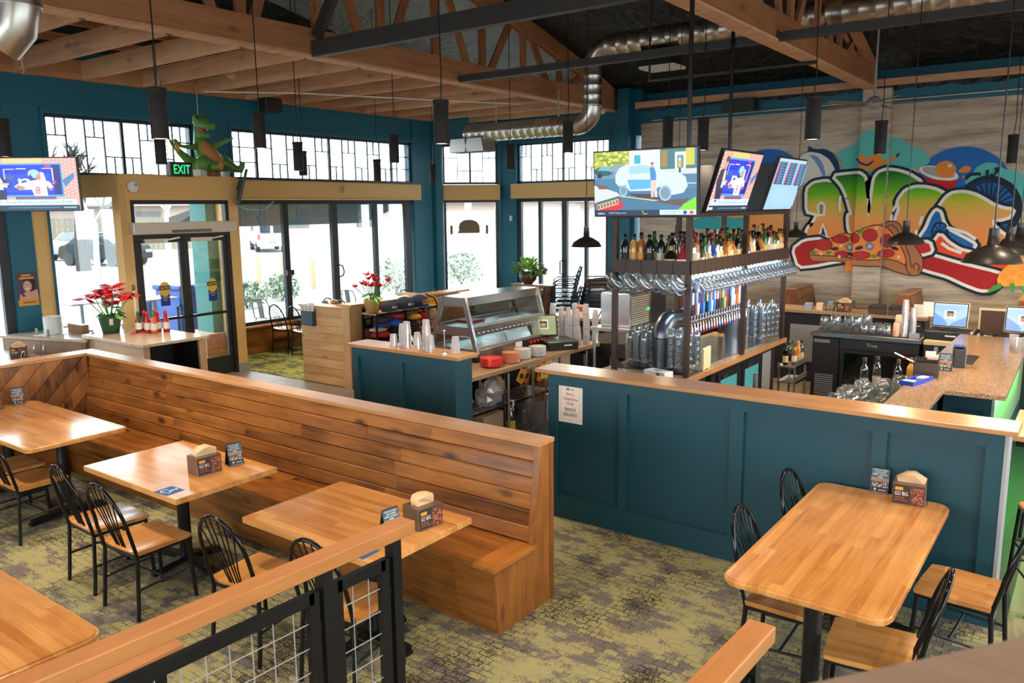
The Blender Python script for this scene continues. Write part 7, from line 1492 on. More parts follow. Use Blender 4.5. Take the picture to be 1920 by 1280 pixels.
('green',0,[(-3.44,2.16),(-3.44,2.15),(-3.45,2.12),(-3.47,2.1),(-3.49,2.09),(-3.52,2.09),(-3.53,2.1),(-3.53,2.11),(-3.53,2.14),(-3.51,2.16),(-3.48,2.17),(-3.46,2.17)]),
('green',0,[(-3.19,1.7),(-3.2,1.68),(-3.22,1.67),(-3.24,1.67),(-3.27,1.67),(-3.29,1.69),(-3.3,1.7),(-3.29,1.72),(-3.27,1.73),(-3.24,1.73),(-3.21,1.73),(-3.19,1.71)]),
('olive',0,[(-3.87,1.81),(-3.88,1.79),(-3.9,1.78),(-3.94,1.77),(-3.98,1.78),(-4.01,1.79),(-4.02,1.81),(-4.01,1.82),(-3.98,1.83),(-3.94,1.84),(-3.91,1.84),(-3.88,1.82)]),
('olive',0,[(-3.58,1.68),(-3.6,1.67),(-3.63,1.67),(-3.66,1.68),(-3.69,1.7),(-3.72,1.72),(-3.72,1.74),(-3.71,1.75),(-3.68,1.75),(-3.64,1.74),(-3.61,1.72),(-3.59,1.7)]),
('olive',0,[(-3.43,1.86),(-3.43,1.84),(-3.45,1.82),(-3.48,1.81),(-3.52,1.8),(-3.55,1.8),(-3.56,1.81),(-3.56,1.83),(-3.54,1.85),(-3.51,1.87),(-3.47,1.88),(-3.44,1.87)]),
('olive',0,[(-2.88,1.82),(-2.9,1.8),(-2.92,1.8),(-2.96,1.81),(-2.99,1.82),(-3.01,1.84),(-3.02,1.86),(-3.01,1.87),(-2.98,1.87),(-2.94,1.87),(-2.91,1.85),(-2.89,1.83)]),
('mush',0,[(-3.61,1.84),(-3.62,1.82),(-3.62,1.8),(-3.64,1.79),(-3.66,1.77),(-3.68,1.77),(-3.71,1.77),(-3.73,1.78),(-3.74,1.8),(-3.76,1.82),(-3.76,1.84),(-3.76,1.86),(-3.75,1.88),(-3.73,1.9),(-3.71,1.91),(-3.69,1.91),(-3.67,1.91),(-3.65,1.9),(-3.63,1.88),(-3.62,1.87)]),
('mush2',0,[(-3.65,1.84),(-3.65,1.83),(-3.66,1.83),(-3.67,1.82),(-3.67,1.81),(-3.68,1.81),(-3.7,1.81),(-3.71,1.82),(-3.71,1.82),(-3.72,1.83),(-3.72,1.84),(-3.72,1.85),(-3.71,1.86),(-3.71,1.87),(-3.7,1.87),(-3.69,1.87),(-3.68,1.87),(-3.67,1.87),(-3.66,1.86),(-3.65,1.85)]),
('mush',0,[(-3.25,1.87),(-3.25,1.85),(-3.26,1.83),(-3.28,1.81),(-3.29,1.8),(-3.32,1.8),(-3.34,1.8),(-3.36,1.81),(-3.38,1.83),(-3.39,1.85),(-3.39,1.87),(-3.39,1.89),(-3.38,1.91),(-3.37,1.93),(-3.35,1.94),(-3.32,1.94),(-3.3,1.94),(-3.28,1.93),(-3.27,1.91),(-3.25,1.89)]),
('mush2',0,[(-3.29,1.87),(-3.29,1.86),(-3.29,1.85),(-3.3,1.85),(-3.31,1.84),(-3.32,1.84),(-3.33,1.84),(-3.34,1.85),(-3.35,1.85),(-3.35,1.86),(-3.35,1.87),(-3.35,1.88),(-3.35,1.89),(-3.34,1.89),(-3.33,1.9),(-3.32,1.9),(-3.31,1.9),(-3.3,1.89),(-3.3,1.89),(-3.29,1.88)]),
('crustl',0,[(-3.81,1.85),(-3.82,1.84),(-3.84,1.83),(-3.85,1.84),(-3.86,1.85),(-3.86,1.87),(-3.85,1.88),(-3.84,1.89),(-3.82,1.88),(-3.81,1.87)]),
('crustl',0,[(-3.21,2.17),(-3.22,2.16),(-3.23,2.16),(-3.25,2.16),(-3.25,2.18),(-3.25,2.19),(-3.24,2.21),(-3.23,2.21),(-3.21,2.21),(-3.21,2.19)]),
('crustl',0,[(-4.15,1.7),(-4.16,1.69),(-4.18,1.68),(-4.19,1.69),(-4.2,1.7),(-4.2,1.72),(-4.19,1.74),(-4.17,1.74),(-4.16,1.73),(-4.15,1.72)]),
('crustl',0,[(-3.83,1.66),(-3.84,1.64),(-3.86,1.64),(-3.87,1.64),(-3.88,1.66),(-3.88,1.68),(-3.87,1.69),(-3.85,1.7),(-3.84,1.69),(-3.83,1.68)]),
('crustl',0,[(-2.86,1.68),(-2.86,1.66),(-2.88,1.66),(-2.89,1.66),(-2.9,1.68),(-2.9,1.7),(-2.89,1.71),(-2.88,1.71),(-2.86,1.71),(-2.85,1.69)]),
('orange',0,[(-3.74,1.6),(-3.61,1.61),(-3.61,1.41),(-3.64,1.33),(-3.66,1.44),(-3.7,1.4),(-3.75,1.42)]),
('yor',0,[(-1.4,1.34),(-1.35,1.5),(-1.22,1.64),(-1.05,1.74),(-0.85,1.76),(-0.7,1.55),(-0.73,1.37),(-0.95,1.3),(-1.17,1.26),(-1.31,1.26)]),
('ltor',0,[(-1.24,1.4),(-1.26,1.38),(-1.29,1.37),(-1.32,1.38),(-1.35,1.41),(-1.35,1.44),(-1.34,1.46),(-1.31,1.47),(-1.27,1.46),(-1.25,1.43)]),
('ltor',0,[(-1.13,1.49),(-1.14,1.46),(-1.16,1.44),(-1.19,1.43),(-1.22,1.44),(-1.24,1.46),(-1.24,1.49),(-1.22,1.52),(-1.18,1.53),(-1.15,1.52)]),
('ltor',0,[(-1.01,1.39),(-1.03,1.37),(-1.06,1.37),(-1.09,1.39),(-1.11,1.42),(-1.11,1.45),(-1.09,1.47),(-1.06,1.47),(-1.03,1.45),(-1.01,1.42)]),
('ltor',0,[(-1.14,1.34),(-1.16,1.31),(-1.18,1.3),(-1.22,1.3),(-1.24,1.32),(-1.26,1.35),(-1.24,1.38),(-1.22,1.39),(-1.18,1.39),(-1.16,1.37)]),
('ltor',0,[(-1.0,1.55),(-1.02,1.53),(-1.05,1.52),(-1.08,1.52),(-1.1,1.55),(-1.11,1.57),(-1.1,1.6),(-1.07,1.61),(-1.04,1.61),(-1.01,1.58)]),
('ltor',0,[(-0.88,1.41),(-0.89,1.38),(-0.91,1.36),(-0.95,1.36),(-0.97,1.38),(-0.99,1.41),(-0.98,1.44),(-0.95,1.45),(-0.92,1.46),(-0.89,1.44)]),
('green',0,[(-1.52,1.13),(-1.46,1.25),(-1.33,1.32),(-1.31,1.24),(-1.41,1.18)]),
('green',0,[(-1.22,1.3),(-1.16,1.33),(-1.12,1.25),(-1.15,1.15),(-1.19,1.21)]),
('green',0,[(-1.09,1.28),(-1.03,1.27),(-0.96,1.14),(-1.01,1.17)]),
('teal2',0,[(-6.69,2.13),(-6.69,2.29),(-6.51,2.38),(-6.17,2.38),(-5.81,2.36),(-5.56,2.37),(-5.55,2.14)]),
]
# ================================================================== MURAL
MC = {'blue': hexc(40, 110, 190), 'teal': hexc(96, 196, 190), 'navy': hexc(30, 62, 105), 'white': hexc(228, 228, 222), 'ltblue': hexc(120, 160, 205), 'orange': hexc(232, 140, 60), 'red': hexc(205, 40, 40), 'gray': hexc(170, 168, 160), 'blue2': hexc(32, 104, 180), 'gray2': hexc(160, 140, 115), 'redor': hexc(236, 80, 40), 'dred': hexc(176, 34, 40), 'pizza': hexc(240, 140, 70), 'crust': hexc(176, 116, 78), 'crustl': hexc(236, 205, 160), 'pep': hexc(186, 46, 50), 'green': hexc(70, 150, 60), 'olive': hexc(50, 54, 66), 'mush': hexc(120, 130, 140), 'mush2': hexc(190, 195, 200), 'yor': hexc(242, 170, 60), 'ltor': hexc(250, 150, 70), 'teal2': hexc(60, 160, 170)}
MM = {k: mat('mural_'+k, v, .85) for k, v in MC.items()}
MM['letter'] = zgrad('mural_letter', [(1.30, hexc(225, 60, 30)), (1.75, hexc(235, 120, 40)), (2.35, hexc(235, 165, 95)), (2.62, hexc(205, 190, 70)), (2.78, hexc(110, 195, 30)), (3.1, hexc(20, 110, 45))], .12)
INK = mat('mural_dark_outline', hexc(28, 42, 58), .85); WLN = mat('mural_white_outline', hexc(236, 234, 226), .85); BRN = mat('mural_brown_line', hexc(100, 60, 45), .85)
def grow(P, d):
    n = len(P); A = sum(P[i][0]*P[(i+1) % n][1]-P[(i+1) % n][0]*P[i][1] for i in range(n)); s = 1 if A > 0 else -1; Q = []
    for i in range(n):
        a, p, b = Vector(P[i-1]), Vector(P[i]), Vector(P[(i+1) % n]); e1 = (p-a).normalized(); e2 = (b-p).normalized(); n1 = Vector((e1.y, -e1.x))*s; n2 = Vector((e2.y, -e2.x))*s
        m = (n1+n2); L = m.length; m = m/L if L > .3 else n1; Q.append(tuple(p+m*d/max(.55, m.dot(n1))))
    return Q
class MuralPrint(Print): pass
mp_ = Print(.0006); CIRC = None
for c, o, P in MURAL:
    if o in (0, 1) and len(P) > 4: P = [tuple(Vector(a).lerp(Vector(b), t)) for a, b in zip(P, P[1:]+P[:1]) for t in (.18, .82)]
    if c == 'STROKE': mp_.stroke(P, o, INK, True)
    elif c == 'STROKEB': mp_.stroke(P, o, BRN)
    elif c == 'LINE': mp_.stroke(P, o, INK)
    elif c == 'WLINE': mp_.stroke(P, o, WLN)
    else:
        if o == 1: mp_.poly(grow(P, .098), INK); mp_.poly(grow(P, .052), WLN); mp_.poly(P, MM[c])
        elif o == 2: mp_.poly(grow(P, .035), WLN); mp_.poly(P, MM[c])
        elif c in ('pizza', 'crust'): mp_.poly(grow(P, .02), BRN); mp_.poly(P, MM[c])
        elif c == 'pep': mp_.poly(grow(P, .014), BRN); mp_.poly(P, MM[c])
        else: mp_.poly(P, MM[c])
mo = mp_.build('mural', wall, (0, WY-.003, 0), (1, 0, 0), (0, 0, 1), 'painted graffiti mural of colourful letters with pizza and penny-farthing')
# carry the painting forward over the pilaster
bm = bmesh.new(); bm.from_mesh(mo.data)
for x in (-3.602, -3.138): bmesh.ops.bisect_plane(bm, geom=bm.verts[:]+bm.edges[:]+bm.faces[:], plane_co=(x, 0, 0), plane_no=(1, 0, 0))
mid = [f for f in bm.faces if -3.602 < f.calc_center_median().x < -3.138]
bmesh.ops.split(bm, geom=mid)
for v in bm.verts: v.tag = False
for f in bm.faces:
    if -3.602 < f.calc_center_median().x < -3.138:
        for v in f.verts: v.tag = True
for v in bm.verts:
    if v.tag: v.co.y -= .152
bm.to_mesh(mo.data); bm.free()

# ================================================================== TELEVISIONS
def tv(loc, rz, w, h, lab, art=None, tilt=0.0, bracket=None):
    t = thing('television', lab, 'tv', loc, rz); T = Matrix.Rotation(tilt, 4, 'X')
    cz = part('casing', MB().bx(-w/2, w/2, 0, .045, -h/2, h/2, T), [BLKPL], t, bev=.004)
    part('back_box', MB().bx(-w*.3, w*.3, .045, .075, -h*.35, h*.25, T), [BLKPL], t)
    part('wall_mount', MB().bx(-.08, .08, .07, .16, -.1, .1, T), [BLACK], t)
    if art:
        pr = Print(.0003); art(pr, w-.03, h-.03); pr.build('screen', cz, T @ Vector((0, -.001, 0)), (1, 0, 0), T.to_3x3() @ Vector((0, 0, 1)))
    else: part('screen', MB().bx(-w/2+.015, w/2-.015, -.001, .0, -h/2+.015, h/2-.015, T), [mat('dark_screen', (.01, .01, .012), .1) if 'dark_screen' not in bpy.data.materials else bpy.data.materials['dark_screen']], t)
    return t
def football(pr, w, h):
    X = lambda u: (u-.5)*w; Y = lambda v: (.5-v)*h          # u right, v down
    R = lambda a, b, c, d, m: pr.rect(X(a), Y(d), X(c), Y(b), m); Q = lambda pts, m: pr.poly([(X(a), Y(b)) for a, b in pts][::-1], m)
    k = 1.15; brick = scr(214, 130, 120, k); mort = scr(240, 200, 195, k)
    R(0, 0, 1, 1, mort); rn = random.Random(1)
    pr.many([[(X(a), Y(b)), (X(a), Y(b+.022)), (X(min(1, a+.075)), Y(b+.022)), (X(min(1, a+.075)), Y(b))] for r in range(27) for a in [(i*.085+(r % 2)*.04) for i in range(12)] for b in [r*.033] if a < 1], brick)
    R(.20, 0, .63, .12, scr(228, 190, 130, k)); R(.15, .10, .84, .74, scr(60, 150, 210, k)); R(.16, .13, .82, .70, scr(16, 40, 205, k)); R(.18, .30, .70, .66, scr(20, 70, 240, k)); R(.74, .13, .82, .70, scr(8, 16, 110, k))
    for a in ((.20, .20, .32, .215), (.62, .19, .74, .205), (.20, .20, .212, .40), (.727, .19, .742, .50), (.34, .19, .45, .21)): R(*a, scr(190, 210, 250, k))
    R(.66, .13, .72, .18, scr(220, 30, 110, k)); R(.725, .44, .765, .48, scr(230, 30, 130, k))
    pr.text('n', X(.41), Y(.60), .33*h, scr(236, 236, 250, k), .16*w); R(.38, .555, .54, .60, scr(236, 236, 250, k))
    # player
    sk = scr(190, 130, 100, k); wh = scr(226, 232, 250, k); Q([(.43, .46), (.52, .42), (.62, .41), (.70, .46), (.73, .56), (.70, .59), (.655, .53), (.66, .72), (.51, .72), (.49, .60), (.44, .58), (.36, .61), (.30, .54), (.33, .50)], wh); Q([(.33, .51), (.40, .54), (.43, .58), (.37, .605), (.32, .57)], sk); Q([(.66, .56), (.71, .57), (.725, .62), (.69, .615)], sk)
    pr.poly(ell(X(.53), Y(.30), .065*w, .085*h), scr(150, 200, 220, k)); Q([(.49, .30), (.53, .40), (.57, .42), (.50, .42), (.475, .36)], scr(30, 60, 110, k)); Q([(.56, .31), (.61, .32), (.60, .41), (.55, .42)], sk); Q([(.60, .26), (.64, .28), (.66, .44), (.63, .46), (.60, .40)], scr(226, 200, 200, k)); pr.poly(ell(X(.27), Y(.36), .05*w, .045*h), scr(60, 90, 150, k)); pr.text('8', X(.555), Y(.685), .14*h, scr(205, 40, 70, k), .055*w)
    # presenter
    jk = scr(50, 52, 78, k); Q([(.02, .32), (.08, .28), (.16, .31), (.22, .44), (.27, .50), (.25, .56), (.18, .53), (.20, .80), (.08, .80), (.03, .60), (0, .50)], jk); Q([(.11, .30), (.15, .32), (.19, .48), (.18, .62), (.14, .62)], scr(205, 230, 230, k)); Q([(.07, .60), (.20, .60), (.21, .80), (.07, .80)], scr(30, 44, 70, k)); pr.poly(ell(X(.11), Y(.19), .045*w, .085*h), scr(200, 150, 130, k)); Q([(.065, .15), (.08, .09), (.13, .08), (.155, .13), (.15, .17), (.09, .17)], scr(96, 70, 60, k)); R(.13, .47, .25, .51, scr(210, 160, 140, k)); Q([(.14, .49), (.23, .50), (.23, .56), (.15, .53)], scr(235, 225, 235, k))
    R(.03, .79, .97, .90, scr(196, 222, 246, k)); R(0, .90, 1, 1, scr(10, 50, 80, k)); R(0, .93, .10, .97, scr(230, 235, 245, k)); R(.22, .94, .78, .955, scr(90, 130, 150, k)); R(.30, .74, .75, .79, scr(120, 80, 110, k)); Q([(.84, .42), (.97, .28), (.97, .38), (.86, .56)], scr(60, 120, 170, k))
    pr.text('Former NFL QB Ryan Leaf wakes up with @GMFB', X(.56), Y(.865), .045*h, scr(70, 130, 175, k), .72*w); pr.text('NFL', X(.105), Y(.885), .035*h, scr(220, 90, 130, k), .05*w); R(.08, .805, .13, .835, scr(40, 80, 150, k)); R(.82, .94, .96, .955, scr(210, 230, 240, k))
def suv(pr, w, h):
    X = lambda u: (u-.5)*w; Y = lambda v: (.5-v)*h
    R = lambda a, b, c, d, m: pr.rect(X(a), Y(d), X(c), Y(b), m); Q = lambda pts, m: pr.poly([(X(a), Y(b)) for a, b in pts][::-1], m); C = lambda u, v, a, b, m: pr.poly(ell(X(u), Y(v), a*w, b*h), m)
    k = 1.1; R(0, 0, 1, 1, scr(70, 120, 150, k)); R(0, 0, .40, .27, scr(170, 180, 60, k)); rn = random.Random(3); pr.many([ell(X(.37*rn.random()), Y(.01+.2*rn.random()), .03*w, .03*h, 8) for _ in range(30)], scr(130, 150, 40, k)); pr.many([ell(X(.37*rn.random()), Y(.01+.2*rn.random()), .02*w, .02*h, 8) for _ in range(24)], scr(206, 206, 110, k))
    R(.36, .0, .68, .30, scr(206, 216, 222, k)); R(.41, .07, .47, .20, scr(60, 160, 190, k)); R(.66, .0, .98, .30, scr(60, 110, 120, k)); R(.80, .05, .90, .30, scr(215, 230, 235, k)); R(.82, .10, .88, .29, scr(90, 140, 140, k)); R(.67, .02, .73, .27, scr(150, 120, 50, k)); R(.9, .0, .98, .25, scr(190, 190, 60, k)); R(.66, .30, 1, .38, scr(196, 200, 196, k)); R(0, .26, .30, .42, scr(96, 140, 166, k))
    C(.845, .16, .012, .025, scr(236, 220, 190, k)); R(.832, .18, .858, .29, scr(226, 170, 70, k)); R(.836, .28, .856, .36, scr(60, 60, 90, k))
    C(.10, .30, .10, .075, scr(36, 84, 90, k)); Q([(.03, .28), (.08, .22), (.15, .22), (.19, .30)], scr(110, 170, 180, k)); C(.055, .37, .025, .04, scr(25, 30, 36, k)); Q([(.16, .24), (.22, .19), (.33, .20), (.36, .30), (.17, .32)], scr(130, 150, 160, k))
    Q([(.0, .62), (1, .60), (1, .92), (0, .92)], scr(62, 112, 146, k)); pr.stroke([(X(.28), Y(.70)), (X(1), Y(.86))], .008, scr(235, 225, 110, k)); pr.stroke([(X(.88), Y(.52)), (X(1), Y(.52))], .006, scr(220, 230, 235, k)); Q([(.28, .70), (.60, .78), (.94, .74), (.86, .86)], scr(92, 74, 70, k)); Q([(.34, .66), (.72, .68), (.70, .76), (.45, .72)], scr(70, 40, 60, k))
    body = scr(196, 222, 238, k); Q([(.22, .36), (.26, .26), (.33, .21), (.48, .20), (.60, .22), (.70, .33), (.84, .36), (.90, .42), (.92, .56), (.88, .66), (.78, .69), (.70, .66), (.66, .56), (.58, .62), (.36, .62), (.32, .52), (.25, .54), (.22, .48)], body); Q([(.36, .24), (.47, .22), (.57, .25), (.63, .34), (.36, .36)], scr(150, 196, 222, k)); Q([(.34, .44), (.60, .45), (.60, .58), (.37, .60)], scr(86, 166, 214, k)); C(.30, .61, .042, .09, scr(140, 176, 196, k)); C(.71, .66, .062, .12, scr(150, 184, 200, k)); C(.71, .66, .045, .09, scr(110, 140, 156, k)); C(.30, .61, .028, .06, scr(110, 140, 156, k))
    R(.575, .20, .60, .26, scr(200, 150, 120, k)); Q([(.565, .27), (.605, .26), (.625, .36), (.625, .46), (.57, .46)], scr(60, 130, 190, k)); Q([(.572, .46), (.622, .46), (.63, .58), (.64, .72), (.61, .72), (.595, .58), (.60, .72), (.575, .72)], scr(210, 190, 176, k)); R(.575, .19, .602, .21, scr(90, 60, 50, k))
    Q([(0, .52), (.10, .56), (.24, .64), (.28, .70), (.02, .80), (0, .80)], scr(200, 206, 226, k)); Q([(.02, .50), (.12, .54), (.16, .58), (.05, .58)], scr(120, 80, 60, k)); Q([(.02, .79), (.26, .69), (.28, .73), (.03, .86)], scr(70, 100, 90, k)); Q([(.02, .84), (.27, .74), (.30, .88), (.20, .93), (.02, .93)], scr(205, 36, 56, k))
    for i in range(7): a = .03+i*.032; b = .83-i*.014; Q([(a, b), (a+.026, b-.012), (a+.03, b+.07), (a+.006, b+.085)], scr(230, 226, 196, k)); Q([(a+.005, b+.008), (a+.021, b), (a+.025, b+.06), (a+.009, b+.073)], scr(90, 76, 46, k))
    Q([(.83, .92), (.90, .82), (1, .72), (1, .92)], scr(120, 220, 40, k)); R(0, .915, 1, 1, scr(24, 44, 72, k)); R(.66, .915, 1, .99, scr(200, 224, 240, k)); pr.text('ESPN', X(.07), Y(.985), .03*h, scr(230, 240, 250, k), .07*w); pr.text('HOUSE | Michigan vs Iowa', X(.24), Y(.97), .022*h, scr(220, 228, 236, k), .18*w); R(.49, .93, .50, .95, scr(230, 220, 60, k)); pr.text('ESPN', X(.52), Y(.985), .022*h, scr(220, 230, 60, k), .045*w); pr.text('MAPLE LEAFS vs RED WINGS', X(.78), Y(.95), .022*h, scr(60, 90, 130, k), .15*w); pr.text('TONIGHT 7P ESPN', X(.76), Y(.98), .022*h, scr(60, 90, 130, k), .11*w); C(.90, .955, .018, .03, scr(30, 70, 160, k)); C(.96, .955, .02, .025, scr(220, 60, 60, k))
def board(pr, w, h):
    X = lambda u: (u-.5)*w; Y = lambda v: (.5-v)*h
    R = lambda a, b, c, d, m: pr.rect(X(a), Y(d), X(c), Y(b), m); k = 1.05
    R(0, 0, 1, 1, scr(150, 195, 230, k)); R(0, 0, 1, .06, scr(170, 205, 225, k))
    for c in range(3):
        a = .03+c*.325; R(a, .06, a+.04, .50, scr(220, 60, 90, k)); R(a+.04, .06, a+.30, .50, scr(26, 60, 100, k))
        for r in range(8): y = .075+r*.053; R(a+.06, y, a+.14, y+.012, scr(120, 180, 220, k)); R(a+.16, y, a+.2, y+.012, scr(150, 200, 235, k)); R(a+.25, y, a+.29, y+.035, scr(110, 200, 225, k)); R(a+.06, y+.022, a+.16, y+.032, scr(90, 150, 200, k)); R(a+.04, y+.042, a+.30, y+.047, scr(80, 130, 180, k))
    for i in range(9): R(.06+i*.1, .54+.02*(i % 3), .09+i*.1, .92, scr(166, 206, 236, k))
tv((-11.15, 4.78, 2.955), .637, 1.20, .685, 'television showing football player number 8, hung at upper left', football, .04)
tv((-3.585, 6.97, 2.815), 0, 1.10, .635, 'large television showing plastic-wrapped car on near end of bar tower', suv, .06)
tv((-3.10, 8.05, 2.83), PI/2, 1.08, .63, 'tilted television with football player on long side of bar tower', football, .30)
tv((-3.10, 9.62, 2.83), PI/2, 1.0, .62, 'tilted television with blue score table at far end of bar tower', board, .30)
tv((-3.80, 10.12, 2.80), PI, 1.16, .62, 'black back of television on the far end of bar tower', None, .03)
tv((-11.33, 8.06, 2.95), 2.53, 1.0, .58, 'television seen edge-on beside the entry vestibule', None, .28)
t = thing('exit_sign', 'green lit EXIT sign on top of entry vestibule', 'sign', (-11.10, 6.82, 3.12)); part('casing', MB().bx(-.05, .05, -.18, .18, -.02, .19), [BLKPL], t, bev=.006); part('wire', MB().tube([(-.03, -.15, .19), (-.05, -.17, .8), (-.05, -.17, 1.35)], .006, 6), [BLKPL], t)
pr = Print(); pr.text('EXIT', 0, .02, .13, emi('exit_green', (.03, .95, .22), 1.6), .27); pr.build('letters', t, (.0515, 0, 0), (0, 1, 0), (0, 0, 1))
t = thing('smoke_alarm', 'white round alarm device on the vestibule front', 'alarm', (-11.205, 6.13, 2.95)); T = Matrix.Rotation(PI/2, 4, 'Y'); part('body', MB().lathe([(.085, 0), (.085, .03), (.06, .055), (0, .06)], 20, T=T), [WHITE], t); part('lens', MB().cyl((.05, .02, .02), (.062, .02, .02), .02, n=12), [GREYPL], t)
t = thing('exit_plate', 'small black EXIT plate on ochre door post', 'sign', (-11.205, 5.98, 1.52)); part('plate', MB().bx(-.01, .004, -.055, .055, -.035, .035), [BLKPL], t); pr = Print(); pr.text('EXIT', 0, -.018, .036, flat(230, 226, 215), .09); pr.build('print', t, (.0045, 0, 0), (0, 1, 0), (0, 0, 1)); part('door_strip', MB().bx(-.01, .003, .02, .05, -.42, -.05), [WHITE], t)
t = thing('hours_sheet', 'opening hours sheet taped on the side window', 'sign', tuple(V0+VD*.42+VN*.012+Vector((0, 0, 1.38)))); U = -VD
part('sheet', MB().bar((0, 0, -.16), (0, 0, .16), .24, .002, VN), [WHITE], t); pr = Print(); pr.rect(-.06, .09, .06, .13, flat(240, 220, 180)); pr.text('HOURS', 0, .03, .035, flat(150, 150, 150), .15)
for i in range(5): pr.rect(-.08, -.02-.025*i, .08, -.012-.025*i, flat(190, 190, 190))
pr.build('print', t, VN*.0015, U, (0, 0, 1)); solo('flyer', MB().bar((0, 0, -.09), (0, 0, .09), .16, .002, VN), [flat(190, 180, 120)], 'khaki flyer taped on side window beside hours sheet', 'flyer', tuple(V0+VD*.20+VN*.012+Vector((0, 0, 1.45))))
# poster on the teal wall
t = thing('poster', 'poster of laughing person eating on the teal wall', 'poster', (FX+.006, 5.14, 1.52)); part('sheet', MB().bx(-.006, 0, -.14, .14, -.25, .24), [flat(74, 66, 60)], t); pr = Print()
pr.rect(-.14, -.25, .14, .24, flat(74, 70, 66)); pr.rect(-.14, -.25, .14, -.16, flat(226, 150, 60)); sk = flat(214, 160, 130); pr.poly([(-.12, -.16), (-.11, -.08), (-.04, -.05), (.05, -.05), (.13, -.02), (.14, -.16)][::-1], sk); pr.poly(ell(.02, .06, .095, .11), flat(36, 26, 34)); pr.poly(ell(-.06, .0, .045, .12), flat(70, 56, 110)); pr.poly(ell(.0, .03, .058, .08), sk); pr.poly(ell(.0, .0, .022, .012), flat(240, 230, 225)); pr.poly([(-.03, .05), (-.01, .056), (-.03, .06)], flat(40, 26, 26)); pr.poly([(.03, .05), (.012, .056), (.03, .06)], flat(40, 26, 26)); pr.poly(ell(.0, -.075, .06, .028), sk); pr.rect(-.10, .135, .09, .165, flat(226, 150, 60)); pr.rect(-.07, .18, .05, .20, flat(226, 170, 100)); pr.rect(-.08, -.21, .09, -.195, flat(120, 70, 30)); pr.build('print', t, (.001, 0, 0), (0, 1, 0), (0, 0, 1))

# ================================================================== DINOSAUR STATUE
GD = mat('dino_green', (.10, .26, .045), .35, vary=.35, bs=7); OD = mat('dino_orange', (.50, .20, .045), .5, bump=.2, bs=30)
dn = thing('dinosaur_statue', 'green cartoon dinosaur statue with orange belly on top of vestibule', 'statue', (-11.62, 7.62, 3.12))
K = .00138; KZ = .00117
def dp(X, Y, d=0): return Vector((d, (X-600)*K, (985-Y)*KZ))
b = MB()
b.tube([dp(515, 470), dp(530, 560), dp(585, 660, .02), dp(640, 770, .03), dp(640, 860)], [.085, .12, .155, .20, .16], 18)
b.tube([dp(520, 500), dp(515, 420), dp(520, 330), dp(525, 290)], [.085, .075, .07, .07], 14)
b.sph(dp(520, 255, .02), (.09, .10, .075), 16, 10); b.tube([dp(520, 275, .05), dp(550, 320, .22), dp(565, 335, .30)], [.075, .062, .05], 14); b.tube([dp(510, 400, .03), dp(530, 440, .16), dp(540, 452, .23)], [.055, .045, .03], 12)
for X in (470, 585): b.sph(dp(X, 205, .04), (.05, .05, .05), 12, 8)
b.tube([dp(500, 575), dp(400, 600, .06), dp(300, 605, .14), dp(215, 600, .16)], [.06, .042, .032, .028], 12); b.tube([dp(215, 600, .16), dp(160, 560, .16), dp(145, 510, .15)], [.03, .045, .02], 10)
b.tube([dp(590, 575), dp(700, 560, .05), dp(800, 500, .08), dp(850, 480, .1)], [.06, .045, .034, .03], 12)
for e in ((945, 445), (900, 430), (800, 450)): b.tube([dp(840, 490, .1), dp((840+e[0])/2, (480+e[1])/2-4, .11), dp(*e, .12)], [.022, .016, .006], 8)
b.tube([dp(700, 770), dp(800, 800, .1), dp(870, 865, .18), dp(905, 880, .24)], [.15, .115, .065, .05], 14); b.tube([dp(895, 905, .24), dp(925, 830, .27), dp(935, 780, .28)], [.055, .05, .035], 12)
for X in (925, 955, 985): b.tube([dp(930, 800, .28), dp(X, 765, .29)], [.02, .008], 6)
b.tube([dp(560, 830, .02), dp(480, 800, .16), dp(500, 850, .30)], [.15, .12, .09], 14); b.tube([dp(500, 850, .3), dp(565, 850, .36), dp(590, 800, .38)], [.075, .07, .045], 12)
b.tube([dp(560, 850, -.12), dp(420, 760, -.12), dp(300, 660, -.08), dp(200, 560, -.04), dp(130, 475, 0)], [.13, .075, .05, .03, .008], 12)
body = OB('body', b.mesh('body', [GD]), dn); rm = body.modifiers.new('weld', 'REMESH'); rm.mode = 'VOXEL'; rm.voxel_size = .012; rm.use_smooth_shade = True; sm = body.modifiers.new('soft', 'SMOOTH'); sm.iterations = 4
part('belly', MB().tube([dp(515, 520, .05), dp(535, 570, .06), dp(585, 660, .075), dp(640, 770, .09), dp(645, 850, .07)], [.05, .092, .125, .155, .12], 18), [OD], dn)
part('mouth', MB().tube([dp(520, 330, .09), dp(522, 370, .10), dp(528, 420, .12)], [.045, .055, .03], 12), [flat(150, 50, 45)], dn)
te = MB()
for X, Y in ((495, 335), (515, 345), (560, 368), (575, 360)): te.tube([dp(X, Y-12, .14), dp(X, Y+14, .15)], [.012, .002], 6)
part('teeth', te, [WHITE], dn)
for X in (470, 585): part('eye', MB().sph(dp(X, 208, .08), .026, 10, 8), [flat(40, 60, 20, .2)], dn)
part('foot_sole', MB().sph(dp(575, 835, .41), (.03, .055, .07), 12, 8), [OD], dn); part('foot_sole', MB().sph(dp(908, 880, .28), (.02, .03, .05), 12, 8), [OD], dn)
part('held_bottle', MB().lathe([(0, -.07), (.03, -.07), (.03, .02), (.012, .06), (.012, .08), (0, .08)], 12, tuple(dp(165, 610, .17))), [flat(200, 150, 70)], dn)
part('hanging_cord', MB().tube([dp(525, 170), dp(528, -200)], .005, 6), [ALU], dn); part('box_seat', MB().bx(-.12, .12, -.13, .13, .0, .11), [BENCHD], dn)
